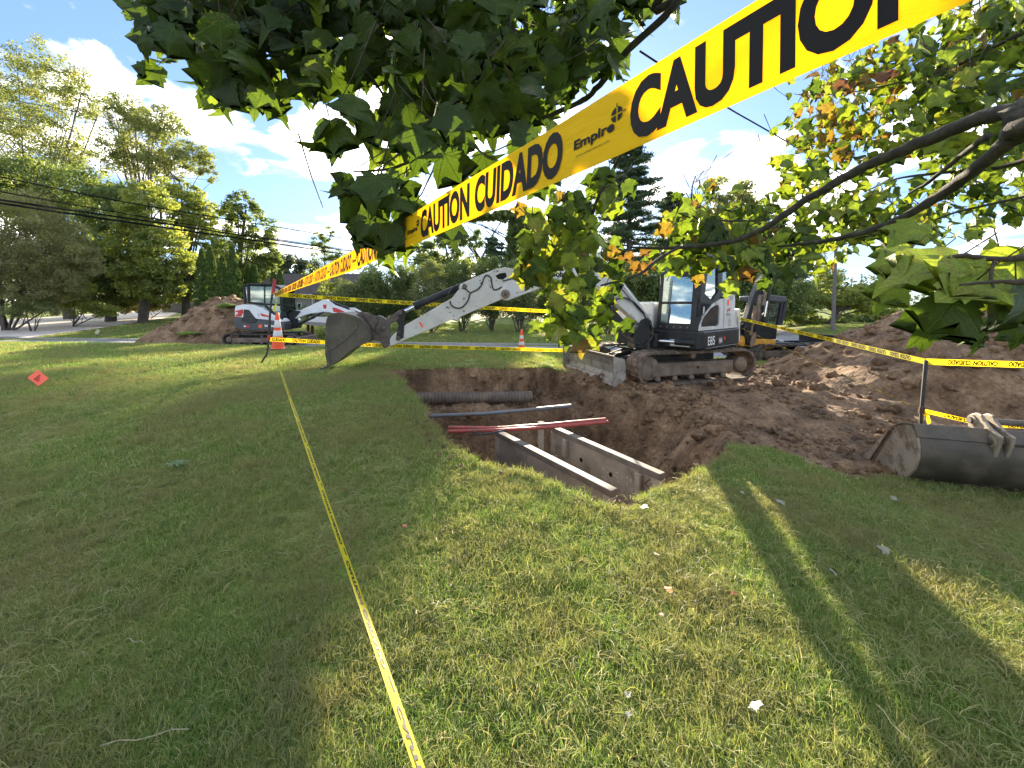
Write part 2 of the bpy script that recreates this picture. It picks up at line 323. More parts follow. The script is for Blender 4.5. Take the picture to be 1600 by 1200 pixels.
# soil and lawn share one rule: the mask attribute blends them at the ragged edge
def groundmat(name, soil):
    m, n, l = newmat(name)
    o = n.new('ShaderNodeOutputMaterial'); b = n.new('ShaderNodeBsdfPrincipled'); l.new(b.outputs[0], o.inputs[0])
    g = n.new('ShaderNodeNewGeometry')
    def noise(s, d=8, r=0.6, dist=0):
        q = n.new('ShaderNodeTexNoise'); q.inputs['Scale'].default_value = s; q.inputs['Detail'].default_value = d; q.inputs['Roughness'].default_value = r; q.inputs['Distortion'].default_value = dist
        l.new(g.outputs['Position'], q.inputs['Vector']); return q.outputs['Fac']
    def ramp(f, st):
        c = n.new('ShaderNodeValToRGB'); l.new(f, c.inputs[0]); e = c.color_ramp.elements
        while len(e) < len(st): e.new(0.5)
        for k, (p, cc) in enumerate(st): e[k].position = p; e[k].color = _c(cc)
        return c.outputs[0]
    if soil:
        c1 = ramp(noise(2.2), [(0.32, (0.10, 0.060, 0.030)), (0.5, (0.235, 0.145, 0.075)), (0.68, (0.39, 0.26, 0.15))])
        c2 = ramp(noise(19, 6, 0.7), [(0.35, (0.55, 0.52, 0.5)), (0.62, (1.15, 1.12, 1.1))])
        x = n.new('ShaderNodeMixRGB'); x.blend_type = 'MULTIPLY'; x.inputs[0].default_value = 1; l.new(c1, x.inputs[1]); l.new(c2, x.inputs[2]); l.new(x.outputs[0], b.inputs['Base Color'])
        b.inputs['Roughness'].default_value = 0.93
        bp = n.new('ShaderNodeBump'); bp.inputs['Strength'].default_value = 1.0; bp.inputs['Distance'].default_value = 0.09; l.new(noise(9, 12, 0.68), bp.inputs['Height'])
        b2 = n.new('ShaderNodeBump'); b2.inputs['Strength'].default_value = 0.6; b2.inputs['Distance'].default_value = 0.012
        vo = n.new('ShaderNodeTexVoronoi'); vo.inputs['Scale'].default_value = 26; l.new(g.outputs['Position'], vo.inputs['Vector']); l.new(vo.outputs['Distance'], b2.inputs['Height']); l.new(bp.outputs[0], b2.inputs['Normal'])
        l.new(b2.outputs[0], b.inputs['Normal'])
    else:
        c1 = ramp(noise(0.9, 6), [(0.38, (0.11, 0.16, 0.034)), (0.52, (0.15, 0.20, 0.045)), (0.66, (0.24, 0.235, 0.09))])
        c2 = ramp(noise(38, 4, 0.8), [(0.35, (0.5, 0.5, 0.5)), (0.65, (1.4, 1.4, 1.3))])
        x = n.new('ShaderNodeMixRGB'); x.blend_type = 'MULTIPLY'; x.inputs[0].default_value = 1; l.new(c1, x.inputs[1]); l.new(c2, x.inputs[2]); l.new(x.outputs[0], b.inputs['Base Color'])
        b.inputs['Roughness'].default_value = 0.9; b.inputs['Specular IOR Level'].default_value = 0.1
        bp = n.new('ShaderNodeBump'); bp.inputs['Strength'].default_value = 0.8; bp.inputs['Distance'].default_value = 0.03; l.new(noise(30, 8, 0.8), bp.inputs['Height']); l.new(bp.outputs[0], b.inputs['Normal'])
    return m
groundmat('lawn_ground', False); groundmat('soil', True)

def tapemat(name, base, thru):
    m, n, l = newmat(name)
    o = n.new('ShaderNodeOutputMaterial'); b = n.new('ShaderNodeBsdfPrincipled'); t = n.new('ShaderNodeBsdfTranslucent'); x = n.new('ShaderNodeMixShader')
    b.inputs['Base Color'].default_value = _c(base); b.inputs['Roughness'].default_value = 0.55; b.inputs['Specular IOR Level'].default_value = 0.12; t.inputs[0].default_value = _c(thru)
    g = n.new('ShaderNodeTexCoord'); mp = n.new('ShaderNodeMapping'); mp.inputs['Scale'].default_value = (5, 5, 26); l.new(g.outputs['Object'], mp.inputs[0])
    q = n.new('ShaderNodeTexNoise'); q.inputs['Scale'].default_value = 1.9; q.inputs['Detail'].default_value = 7; l.new(mp.outputs[0], q.inputs['Vector'])
    bp = n.new('ShaderNodeBump'); bp.inputs['Strength'].default_value = 0.7; bp.inputs['Distance'].default_value = 0.008; l.new(q.outputs['Fac'], bp.inputs['Height']); l.new(bp.outputs[0], b.inputs['Normal'])
    x.inputs[0].default_value = 0.5; l.new(b.outputs[0], x.inputs[1]); l.new(t.outputs[0], x.inputs[2]); l.new(x.outputs[0], o.inputs[0])
tapemat('tape_yellow', (0.72, 0.52, 0.015), (1.0, 0.44, 0.006)); tapemat('tape_lemon', (0.74, 0.66, 0.03), (0.9, 0.62, 0.02))  # nearest tape's copy: orange of light shining through is put into its colour
mat('rail_edge', (0.16, 0.138, 0.11), (0.11, 0.095, 0.075), rough=0.7, scale=8, bump=0.15)
mat('weed_leaf', (0.09, 0.16, 0.05), (0.13, 0.20, 0.07), rough=0.6, scale=20)
leafmat('grass_blade', [(0.0, (0.095, 0.165, 0.035)), (0.45, (0.17, 0.265, 0.066)), (0.72, (0.26, 0.33, 0.12)), (0.86, (0.36, 0.33, 0.16)), (1.0, (0.52, 0.46, 0.29))],
        trans=0.42, rough=0.55, spec=0.25, tsat=(1.35, 1.35, 0.7), worldnoise=0.85, wn_scale=1.5, wn_col=(0.27, 0.255, 0.12))
leafmat('maple_leaf', [(0.0, (0.035, 0.060, 0.013)), (0.35, (0.065, 0.11, 0.019)), (0.62, (0.25, 0.33, 0.05)), (0.80, (0.24, 0.14, 0.04)), (1.0, (0.15, 0.06, 0.045))],  # lime stop lightened: sun through the near right leaves put into the colour
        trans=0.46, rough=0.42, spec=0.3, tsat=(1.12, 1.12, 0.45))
add_veins('maple_leaf')
leafmat('leaf_locust', [(0.0, (0.129, 0.167, 0.079)), (0.7, (0.247, 0.277, 0.133)), (1.0, (0.419, 0.346, 0.179))], trans=0.5, rough=0.6)
leafmat('leaf_green', [(0.0, (0.087, 0.126, 0.051)), (0.6, (0.165, 0.219, 0.082)), (1.0, (0.328, 0.349, 0.123))], trans=0.5, rough=0.55)
leafmat('leaf_lime', [(0.0, (0.163, 0.206, 0.065)), (0.6, (0.287, 0.333, 0.100)), (1.0, (0.447, 0.432, 0.136))], trans=0.5, rough=0.55)
leafmat('leaf_brownish', [(0.0, (0.15, 0.155, 0.07)), (0.6, (0.25, 0.25, 0.115)), (1.0, (0.38, 0.34, 0.17))], trans=0.4, rough=0.65)
leafmat('leaf_conifer', [(0.0, (0.038, 0.072, 0.035)), (0.7, (0.070, 0.113, 0.052)), (1.0, (0.123, 0.160, 0.072))], trans=0.2, rough=0.6)
leafmat('leaf_cedar', [(0.0, (0.052, 0.096, 0.026)), (0.7, (0.099, 0.160, 0.038)), (1.0, (0.189, 0.232, 0.058))], trans=0.3, rough=0.6)
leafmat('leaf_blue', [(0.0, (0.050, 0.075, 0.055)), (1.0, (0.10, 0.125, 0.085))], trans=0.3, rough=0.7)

# ------------------------------------------------------------------ object helpers
WM = {}                                   # a thing's world matrix: parts are written in world coordinates and taken back to the thing's own
def thing(name, label, cat, loc=(0, 0, 0), yaw=0.0, group=None):
    o = bpy.data.objects.new(name, None); COL.objects.link(o); o.empty_display_size = 0.2
    o.location = loc; o.rotation_euler = (0, 0, yaw)
    o['label'] = label; o['category'] = cat
    if group: o['group'] = group
    WM[o] = (Matrix.Translation(Vector(loc)) @ Matrix.Rotation(yaw, 4, 'Z')).inverted()
    return o
def tag(o, label, cat, group=None):
    o['label'] = label; o['category'] = cat
    if group: o['group'] = group
    return o
class MB:
    def __init__(s): s.v = []; s.f = []
    def add(s, vs, fs):
        k = len(s.v); s.v += [tuple(v) for v in vs]; s.f += [tuple(i + k for i in f) for f in fs]; return s
    def prism(s, pts, vec):
        n = len(pts); vec = Vector(vec); a = [Vector(p) for p in pts]; b = [p + vec for p in a]
        nn = Vector((0, 0, 0))
        for i in range(n): nn += a[i].cross(a[(i + 1) % n])
        if nn.dot(vec) > 0: a, b = b, a      # 'a' is the cap facing away from vec
        fs = [tuple(range(n)), tuple(range(2 * n - 1, n - 1, -1))]
        fs += [(i, i + n, (i + 1) % n + n, (i + 1) % n) for i in range(n)]
        return s.add(a + b, fs)
    def box(s, F, f0, f1, l0, l1, z0, z1):
        return s.prism([F(f0, l0, z0), F(f1, l0, z0), F(f1, l1, z0), F(f0, l1, z0)], F(0, 0, z1) - F(0, 0, z0))
    def tube(s, pts, rad, n=8, caps=True):
        pts = [Vector(p) for p in pts]; m = len(pts)
        if not hasattr(rad, '__len__'): rad = [rad] * m
        vs = []; up = None
        for i, p in enumerate(pts):
            t = (pts[min(i + 1, m - 1)] - pts[max(i - 1, 0)])
            if t.length < 1e-9: t = Vector((0, 0, 1))
            t.normalize()
            if up is None: up = t.orthogonal().normalized()
            up = (up - t * up.dot(t))
            up = up.normalized() if up.length > 1e-6 else t.orthogonal().normalized()
            sd_ = t.cross(up)
            for k in range(n):
                a = 2 * math.pi * k / n; vs.append(p + (up * math.cos(a) + sd_ * math.sin(a)) * rad[i])
        fs = [(i * n + k, i * n + (k + 1) % n, (i + 1) * n + (k + 1) % n, (i + 1) * n + k) for i in range(m - 1) for k in range(n)]
        if caps: fs += [tuple(range(n - 1, -1, -1)), tuple(range((m - 1) * n, m * n))]
        return s.add(vs, fs)
    def lathe(s, o, ax, prof, n=20):
        o = Vector(o); ax = Vector(ax).normalized(); u = ax.orthogonal().normalized(); w_ = ax.cross(u); vs = []
        for r, h in prof:
            for k in range(n):
                a = 2 * math.pi * k / n; vs.append(o + ax * h + (u * math.cos(a) + w_ * math.sin(a)) * max(r, 1e-4))
        m = len(prof)
        fs = [(i * n + k, i * n + (k + 1) % n, (i + 1) * n + (k + 1) % n, (i + 1) * n + k) for i in range(m - 1) for k in range(n)]
        fs += [tuple(range(n - 1, -1, -1)), tuple(range((m - 1) * n, m * n))]
        return s.add(vs, fs)
    def cyl(s, a, b, r, n=14):
        a = Vector(a); b = Vector(b); return s.lathe(a, b - a, [(r, 0), (r, (b - a).length)], n)
    def build(s, name, m, parent=None, bevel=0, smooth=False, label=None, root=None):
        me = bpy.data.meshes.new(name); vs = s.v
        r = root or parent
        while r is not None and r not in WM: r = r.parent
        if r is not None:
            M = WM[r]; vs = [M @ Vector(v) for v in vs]
        me.from_pydata([tuple(v) for v in vs], [], s.f)
        me.materials.append(MATS[m]); me.validate()
        if smooth:
            me.polygons.foreach_set('use_smooth', [True] * len(me.polygons))
        o = bpy.data.objects.new(name, me); COL.objects.link(o); o.parent = parent
        if smooth and smooth != 'all':
            try: me.set_sharp_from_angle(angle=R(40))
            except Exception: pass
        if bevel:
            b = o.modifiers.new('bevel', 'BEVEL'); b.width = bevel; b.segments = 2; b.limit_method = 'ANGLE'; b.angle_limit = R(35)
        if label: o['label'] = label
        return o
def fastmesh(name, V, F, m, attrs=None, smooth=False, fmats=None):
    """V (n,3), F (m,k) numpy -> mesh"""
    me = bpy.data.meshes.new(name); V = np.asarray(V, np.float32); F = np.asarray(F, np.int32); k = F.shape[1]
    me.vertices.add(len(V)); me.vertices.foreach_set('co', V.ravel())
    me.loops.add(F.size); me.loops.foreach_set('vertex_index', F.ravel())
    me.polygons.add(len(F)); me.polygons.foreach_set('loop_start', np.arange(0, F.size, k, dtype=np.int32))
    try: me.polygons.foreach_set('loop_total', np.full(len(F), k, np.int32))
    except Exception: pass
    for mm in (m if isinstance(m, (list, tuple)) else [m]): me.materials.append(MATS[mm])
    if smooth: me.polygons.foreach_set('use_smooth', np.ones(len(F), bool))
    for an, (dom, val) in (attrs or {}).items():
        a = me.attributes.new(an, 'FLOAT', dom); a.data.foreach_set('value', np.asarray(val, np.float32))
    me.update(calc_edges=True)
    return me
def link(name, me, parent=None):
    o = bpy.data.objects.new(name, me); COL.objects.link(o); o.parent = parent; return o
def frame(o, yaw):
    """forward = yaw measured from -X towards -Y; returns point(f, l, z), l to the machine's left"""
    o = Vector(o); c, s_ = math.cos(yaw), math.sin(yaw)
    fw = Vector((-c, -s_, 0)); lf = Vector((s_, -c, 0))
    return lambda f, l, z: o + fw * f + lf * l + Vector((0, 0, z))
_tc = {}
def text2d(body, h, bold=0.0, sx=1.0, space=1.0, shear=0.0):
    """outline text as a flat mesh: (verts Nx2, faces), starting at x=0, capital height h"""
    key = (body, bold, shear, space)
    if key not in _tc:
        c = bpy.data.curves.new('t', 'FONT'); c.body = body; c.size = 1; c.offset = bold; c.resolution_u = 4; c.space_character = space; c.shear = shear
        o = bpy.data.objects.new('t', c); me = bpy.data.meshes.new_from_object(o)
        v = np.array([(p.co.x, p.co.y) for p in me.vertices]); f = [tuple(p.vertices) for p in me.polygons]
        bpy.data.objects.remove(o); bpy.data.curves.remove(c); bpy.data.meshes.remove(me)
        v[:, 0] -= v[:, 0].min(); _tc[key] = (v, f)
    v, f = _tc[key]; k = h / 0.70
    return v * np.array([k * sx, k]), f
def put_text(mb, body, o, ux, uy, nrm, h, width=None, bold=0.02, off=0.002):
    """letters lying on a plane at o, reading along ux"""
    v, f = text2d(body, h, bold)
    if width: v = v * np.array([width / v[:, 0].max(), 1])
    ux = Vector(ux).normalized(); uy = Vector(uy).normalized(); nrm = Vector(nrm).normalized(); o = Vector(o)
    mb.add([o + ux * a + uy * b + nrm * off for a, b in v], f)

# ================================================================== SETTING
def axis(lo, hi, step, outer, grow=1.12, mx=60):
    a = list(np.arange(lo, hi + 1e-6, step)); s = step; x = a[-1]
    while x < outer: s = min(s * grow, mx); x += s; a.append(x)
    s = step; x = a[0]; b = []
    while x > -outer: s = min(s * grow, mx); x -= s; b.append(x)
    return np.array(b[::-1] + a)
gx = axis(-3.4, 9.6, 0.055, 900); gy = axis(2.5, 9.6, 0.055, 900); gy = gy[gy > -60]
GX, GY = np.meshgrid(gx, gy)
GH, GM = terrain(GX.ravel(), GY.ravel()); GH = GH.reshape(GX.shape); GM = GM.reshape(GX.shape)
def sheet(name, sel, m):
    nx, ny = len(gx), len(gy); idx = np.arange(nx * ny).reshape(ny, nx)
    F = np.stack([idx[:-1, :-1], idx[:-1, 1:], idx[1:, 1:], idx[1:, :-1]], -1)[sel]
    u, inv = np.unique(F, return_inverse=True)
    V = np.stack([GX.ravel(), GY.ravel(), GH.ravel()], 1)[u]
    o = link(name, fastmesh(name, V, inv.reshape(F.shape), m, smooth=(m != 'soil') or True)); o['kind'] = 'structure'; return o
FM = (GM[:-1, :-1] + GM[1:, 1:] + GM[1:, :-1] + GM[:-1, 1:]) / 4
lawn = sheet('lawn', FM < 0.15, 'lawn_ground'); lawn['label'] = 'mown lawn with worn patches around the open pit'
soil = sheet('bare_soil', FM >= 0.15, 'soil'); soil['label'] = 'brown dug soil of the pit and the churned work area'

def strip(name, xs, y0f, y1f, m, dz, n=6, zf=None):
    V = []; F = []
    for x in xs:
        a, b = y0f(x), y1f(x)
        for k in range(n + 1):
            y = a + (b - a) * k / n; V.append((x, y, (zf(x, y) if zf else float(H0(x, y))) + dz))
    for i in range(len(xs) - 1):
        for k in range(n):
            p = i * (n + 1) + k; F.append((p, p + n + 1, p + n + 2, p + 1))
    o = link(name, fastmesh(name, V, F, m, smooth=True)); o['kind'] = 'structure'; return o
rx = list(np.arange(-60, 26, 0.8))
rn = lambda x: float(road_near(x)) + 0.0
strip('road', rx, rn, lambda x: rn(x) + ROAD_W, 'asphalt', 0.012)['label'] = 'pale grey asphalt road beyond the lawn'
mbk = MB()
for a, b in zip(rx[:-1], rx[1:]):
    ya, yb = rn(a) + ROAD_W, rn(b) + ROAD_W; za = float(H0(a, ya - 0.1)); zb = float(H0(b, yb - 0.1))
    vs = [(a, ya, za - .05), (a, ya, za + .09), (a, ya + .14, za + .09), (a, ya + .14, za - .05), (b, yb, zb - .05), (b, yb, zb + .09), (b, yb + .14, zb + .09), (b, yb + .14, zb - .05)]
    mbk.add(vs, [(0, 4, 5, 1), (1, 5, 6, 2), (2, 6, 7, 3)])
k = mbk.build('kerb', 'kerb_concrete'); k['kind'] = 'structure'
# driveway: a real sheet laid over the rising ground
DW_PX = [(-120, 503), (0, 500), (73, 496), (204, 487), (225, 484), (285, 487), (272, 494), (262, 498), (204, 507), (152, 515), (105, 523)]
DWP = [G(*p) for p in DW_PX]
DWP = [(float(p.x), float(p.y)) for p in DWP]
ye = lambda x: rn(x) + ROAD_W + 0.15
DWP = DWP[:-1] + [(DWP[-1][0], ye(DWP[-1][0])), (-26, ye(-26)), (-34, ye(-34))]
xs = np.arange(-60, -8, 0.35); ys = np.arange(17, 60, 0.35); A, B = np.meshgrid(xs, ys)
sdm = polysd(A, B, DWP); idx = np.arange(A.size).reshape(A.shape)
F = np.stack([idx[:-1, :-1], idx[:-1, 1:], idx[1:, 1:], idx[1:, :-1]], -1)[(sdm[:-1, :-1] < 0) & (sdm[1:, 1:] < 0)]
if len(F):
    u, inv = np.unique(F, return_inverse=True)
    V = np.stack([A.ravel(), B.ravel(), H0(A.ravel(), B.ravel()) + 0.03], 1)[u]
    o = link('driveway', fastmesh('driveway', V, inv.reshape(F.shape), 'driveway', smooth=True)); o['kind'] = 'structure'

# ------------------------------------------------------------------ grass (instanced tufts; nobody could count it)
def tuft(seed, n, rad, hmin, hmax, wd, lean):
    r = np.random.default_rng(seed); V = []; F = []; A = []
    for i in range(n):
        a = r.random() * 6.283; d = rad * math.sqrt(r.random()); bx, by = d * math.cos(a), d * math.sin(a)
        h = r.uniform(hmin, hmax); th = r.random() * 6.283; ln = r.uniform(0.1, lean) * h; ph = r.random() * 6.283
        wx, wy = math.cos(th) * wd / 2, math.sin(th) * wd / 2; k = len(V)
        hue = min(1, max(0, r.normal(0.45, 0.24))) if r.random() > 0.13 else r.uniform(0.8, 1.0)
        for t, ws in ((0, 1), (0.4, .9), (0.75, .6), (1, 0.06)):
            ox, oy = bx + math.cos(ph) * ln * t * t, by + math.sin(ph) * ln * t * t; z = h * (t - 0.25 * t * t * min(1.6, ln / h)) - 0.004
            V += [(ox - wx * ws, oy - wy * ws, z), (ox + wx * ws, oy + wy * ws, z)]
        for q in range(3): F.append((k + 2 * q, k + 2 * q + 1, k + 2 * q + 3, k + 2 * q + 2))
        A += [hue] * 3
    return fastmesh('grass_tuft', V, F, 'grass_blade', {'rnd': ('FACE', A)}, smooth=False)
def scatter(name, meshes, pts, rotz, scl, label, tilt=None):
    c = bpy.data.collections.new(name + '_kinds')
    for me in meshes: c.objects.link(bpy.data.objects.new(name + '_piece', me))
    me = bpy.data.meshes.new(name); me.vertices.add(len(pts)); me.vertices.foreach_set('co', np.asarray(pts, np.float32).ravel())
    for an, v in (('rz', rotz), ('sc', scl), ('tx', tilt if tilt is not None else np.zeros(len(pts)))):
        a = me.attributes.new(an, 'FLOAT', 'POINT'); a.data.foreach_set('value', np.asarray(v, np.float32))
    o = link(name, me); o['kind'] = 'stuff'; o['label'] = label
    ng = bpy.data.node_groups.new(name, 'GeometryNodeTree')
    ng.interface.new_socket('Geometry', in_out='INPUT', socket_type='NodeSocketGeometry'); ng.interface.new_socket('Geometry', in_out='OUTPUT', socket_type='NodeSocketGeometry')
    n = ng.nodes; l = ng.links; gi = n.new('NodeGroupInput'); go = n.new('NodeGroupOutput')
    ip = n.new('GeometryNodeInstanceOnPoints'); ci = n.new('GeometryNodeCollectionInfo'); ci.inputs[0].default_value = c
    ci.inputs['Separate Children'].default_value = True; ci.inputs['Reset Children'].default_value = True
    l.new(gi.outputs[0], ip.inputs['Points']); l.new(ci.outputs[0], ip.inputs['Instance']); ip.inputs['Pick Instance'].default_value = True
    def att(nm):
        a = n.new('GeometryNodeInputNamedAttribute'); a.data_type = 'FLOAT'; a.inputs['Name'].default_value = nm; return a.outputs['Attribute']
    cb = n.new('ShaderNodeCombineXYZ'); l.new(att('rz'), cb.inputs[2]); l.new(att('tx'), cb.inputs[0]); l.new(cb.outputs[0], ip.inputs['Rotation']); l.new(att('sc'), ip.inputs['Scale'])
    l.new(ip.outputs[0], go.inputs[0])
    md = o.modifiers.new('scatter', 'NODES'); md.node_group = ng
    return o
near_t = [tuft(100 + i, 34, 0.06, 0.022, 0.056, 0.0028, 1.25) for i in range(8)]
mid_t = [tuft(200 + i, 34, 0.09, 0.024, 0.06, 0.0045, 1.1) for i in range(6)]
far_t = [tuft(300 + i, 30, 0.17, 0.03, 0.07, 0.010, 1.0) for i in range(5)]
long_t = [tuft(400 + i, 30, 0.05, 0.05, 0.11, 0.0035, 1.5) for i in range(6)]
def field(y0, y1, dens, seed):
    r = np.random.default_rng(seed); hw = lambda y: 1.42 * y + 1.5
    area = (y1 - y0) * (hw(y0) + hw(y1)); n = int(area * dens)
    y = r.uniform(y0, y1, n * 2); x = r.uniform(-1, 1, n * 2) * hw(y1); k = np.abs(x) < hw(y); return x[k][:n], y[k][:n]
def keep_lawn(x, y, thr=0.10):
    h, m = terrain(x, y); e = road_near(x)
    k = (m < thr) & ((y < e - 0.12) | (y > e + ROAD_W + 0.2)) & (polysd(x, y, DWP) > 0.1)
    return x[k], y[k], h[k]
def grow(name, meshes, y0, y1, dens, seed, s0, s1, label):
    x, y = field(y0, y1, dens, seed); x, y, h = keep_lawn(x, y); r = np.random.default_rng(seed + 1)
    lush = 0.85 + 0.35 * fbm(x, y, 0.8, 3)
    scatter(name, meshes, np.stack([x, y, h], 1), r.uniform(0, 6.28, len(x)), r.uniform(s0, s1, len(x)) * lush, label, r.normal(0, 0.12, len(x)))
grow('grass', near_t, 0.4, 3.4, 540, 1, 0.8, 1.35, 'mown grass of the lawn close by')
grow('grass', mid_t, 3.4, 7.0, 260, 2, 0.8, 1.35, 'mown grass of the lawn beside the pit')
grow('grass', far_t, 7.0, 13.0, 75, 3, 0.8, 1.3, 'mown grass of the lawn towards the road')
grow('grass', far_t, 16.0, 30.0, 14, 4, 1.3, 2.2, 'grass across the road')
def straw_tuft(seed, n, rad):
    r = np.random.default_rng(seed); V = []; F = []; A = []
    for i in range(n):
        a = r.random() * 6.283; d = rad * math.sqrt(r.random()); bx, by = d * math.cos(a), d * math.sin(a); ph = r.random() * 6.283; L = r.uniform(.02, .085); cu = r.normal(0, .5)
        z0, z1 = r.uniform(.008, .035), r.uniform(.004, .045); wd = .0015; k = len(V)
        for t in (0, .33, .66, 1): x = bx + math.cos(ph + cu * t) * L * t; y = by + math.sin(ph + cu * t) * L * t; z = z0 + (z1 - z0) * t + .012 * math.sin(t * 3.14); V += [(x - math.sin(ph) * wd / 2, y + math.cos(ph) * wd / 2, z), (x + math.sin(ph) * wd / 2, y - math.cos(ph) * wd / 2, z + .001)]
        for q in range(3): F.append((k + 2 * q, k + 2 * q + 1, k + 2 * q + 3, k + 2 * q + 2))
        A += [r.uniform(.76, .93) if r.random() < .75 else r.uniform(.1, .6)] * 3
    return fastmesh('straw_tuft', V, F, 'grass_blade', {'rnd': ('FACE', A)})
straws = [straw_tuft(600 + i, 16, .09) for i in range(6)]
def patchy(name, meshes, y0, y1, dens, seed, s0, s1, label, f, lo):
    x, y = field(y0, y1, dens, seed); x, y, h = keep_lawn(x, y); r = np.random.default_rng(seed + 1); k = fbm(x + seed, y, f, 3) + r.normal(0, .12, len(x)) > lo; x, y, h = x[k], y[k], h[k]
    scatter(name, meshes, np.stack([x, y, h], 1), r.uniform(0, 6.28, len(x)), r.uniform(s0, s1, len(x)), label, r.normal(0, 0.2, len(x)))
patchy('grass', straws, 1.0, 6.5, 85, 31, .8, 1.5, 'dry straw lying in the lawn', .9, .02)
patchy('grass', long_t, 1.0, 4.5, 70, 35, .55, 1.05, 'longer green tufts in the lawn', 1.7, .10)
patchy('grass', long_t, 4.5, 9.0, 30, 37, .7, 1.15, 'longer green tufts further out', 1.2, .10)
# ragged longer grass hanging over the pit's rim
hp = []
r_ = np.random.default_rng(5)
for i in range(19):
    a, b = HOLE[i], HOLE[(i + 1) % len(HOLE)]; L = (b - a).length
    nrm = Vector((-(b - a).y, (b - a).x)).normalized()
    for k in range(int(L * 60)):
        p = a.lerp(b, r_.random()); s = r_.uniform(-0.10, 0.03); hp.append((p.x + nrm.x * s, p.y + nrm.y * s))
for i in range(20, 25):
    a, b = HOLE[i], HOLE[(i + 1) % len(HOLE)]
    for k in range(int((b - a).length * 60)):
        p = a.lerp(b, r_.random()); hp.append((p.x + r_.normal(0, .05), p.y + abs(r_.normal(0, .07))))
hp = np.array(hp); hm = terrain(hp[:, 0], hp[:, 1])[1]; hh = H0(hp[:, 0], hp[:, 1]); kk = hm < np.where(hp[:, 1] > 6.6, 0.01, 0.5)
scatter('grass', long_t, np.stack([hp[kk, 0], hp[kk, 1], hh[kk] - 0.005], 1), r_.uniform(0, 6.28, kk.sum()), r_.uniform(0.35, 0.85, kk.sum()), 'ragged grass fringe on the rim of the pit', r_.normal(0, 0.3, kk.sum()))

# ------------------------------------------------------------------ clods and stones
def lump(seed, sub=2, rough=0.35):
    import bmesh
    b = bmesh.new(); bmesh.ops.create_icosphere(b, subdivisions=sub, radius=1); r = np.random.default_rng(seed)
    o = r.random(3) * 50
    for v in b.verts:
        c = v.co; f = 1 + rough * float(fbm(np.array(c.x * 1.3 + o[0] + c.z), np.array(c.y * 1.3 + o[1] - c.z * .7), 1.1, 3)) * 2
        v.co = c * f; v.co.z *= 0.78
    me = bpy.data.meshes.new('clod'); b.to_mesh(me); b.free(); me.materials.append(MATS['soil']); return me
lumps = [lump(i) for i in range(7)]
cp = []
r_ = np.random.default_rng(11)
x = r_.uniform(-3, 9.5, 60000); y = r_.uniform(3, 10, 60000); h, m = terrain(x, y)
sdh = polysd(x, y, HOLE)
pr = np.where(m > 0.7, 0.075 + 0.30 * (np.abs(sdh) < 0.28) * (x > 0.6) + 0.03 * (sdh < 0) + 0.35 * (np.abs(sdh) < 0.13) * (y > 6.2), 0.07 * (sdh > 0) * (sdh < 0.22)) * (0.4 + 1.6 * (fbm(x, y, 0.9, 3) > 0.0))
k = r_.random(60000) < pr
sc_ = np.clip(r_.lognormal(-3.75, 0.62, k.sum()), 0.008, np.where(m[k] > 0.7, 0.10, 0.022))
scatter('soil_clods', lumps, np.stack([x[k], y[k], h[k] + sc_ * 0.2], 1), r_.uniform(0, 6.28, k.sum()), sc_, 'loose clods and crumbs over the dug soil', r_.normal(0, 0.4, k.sum()))

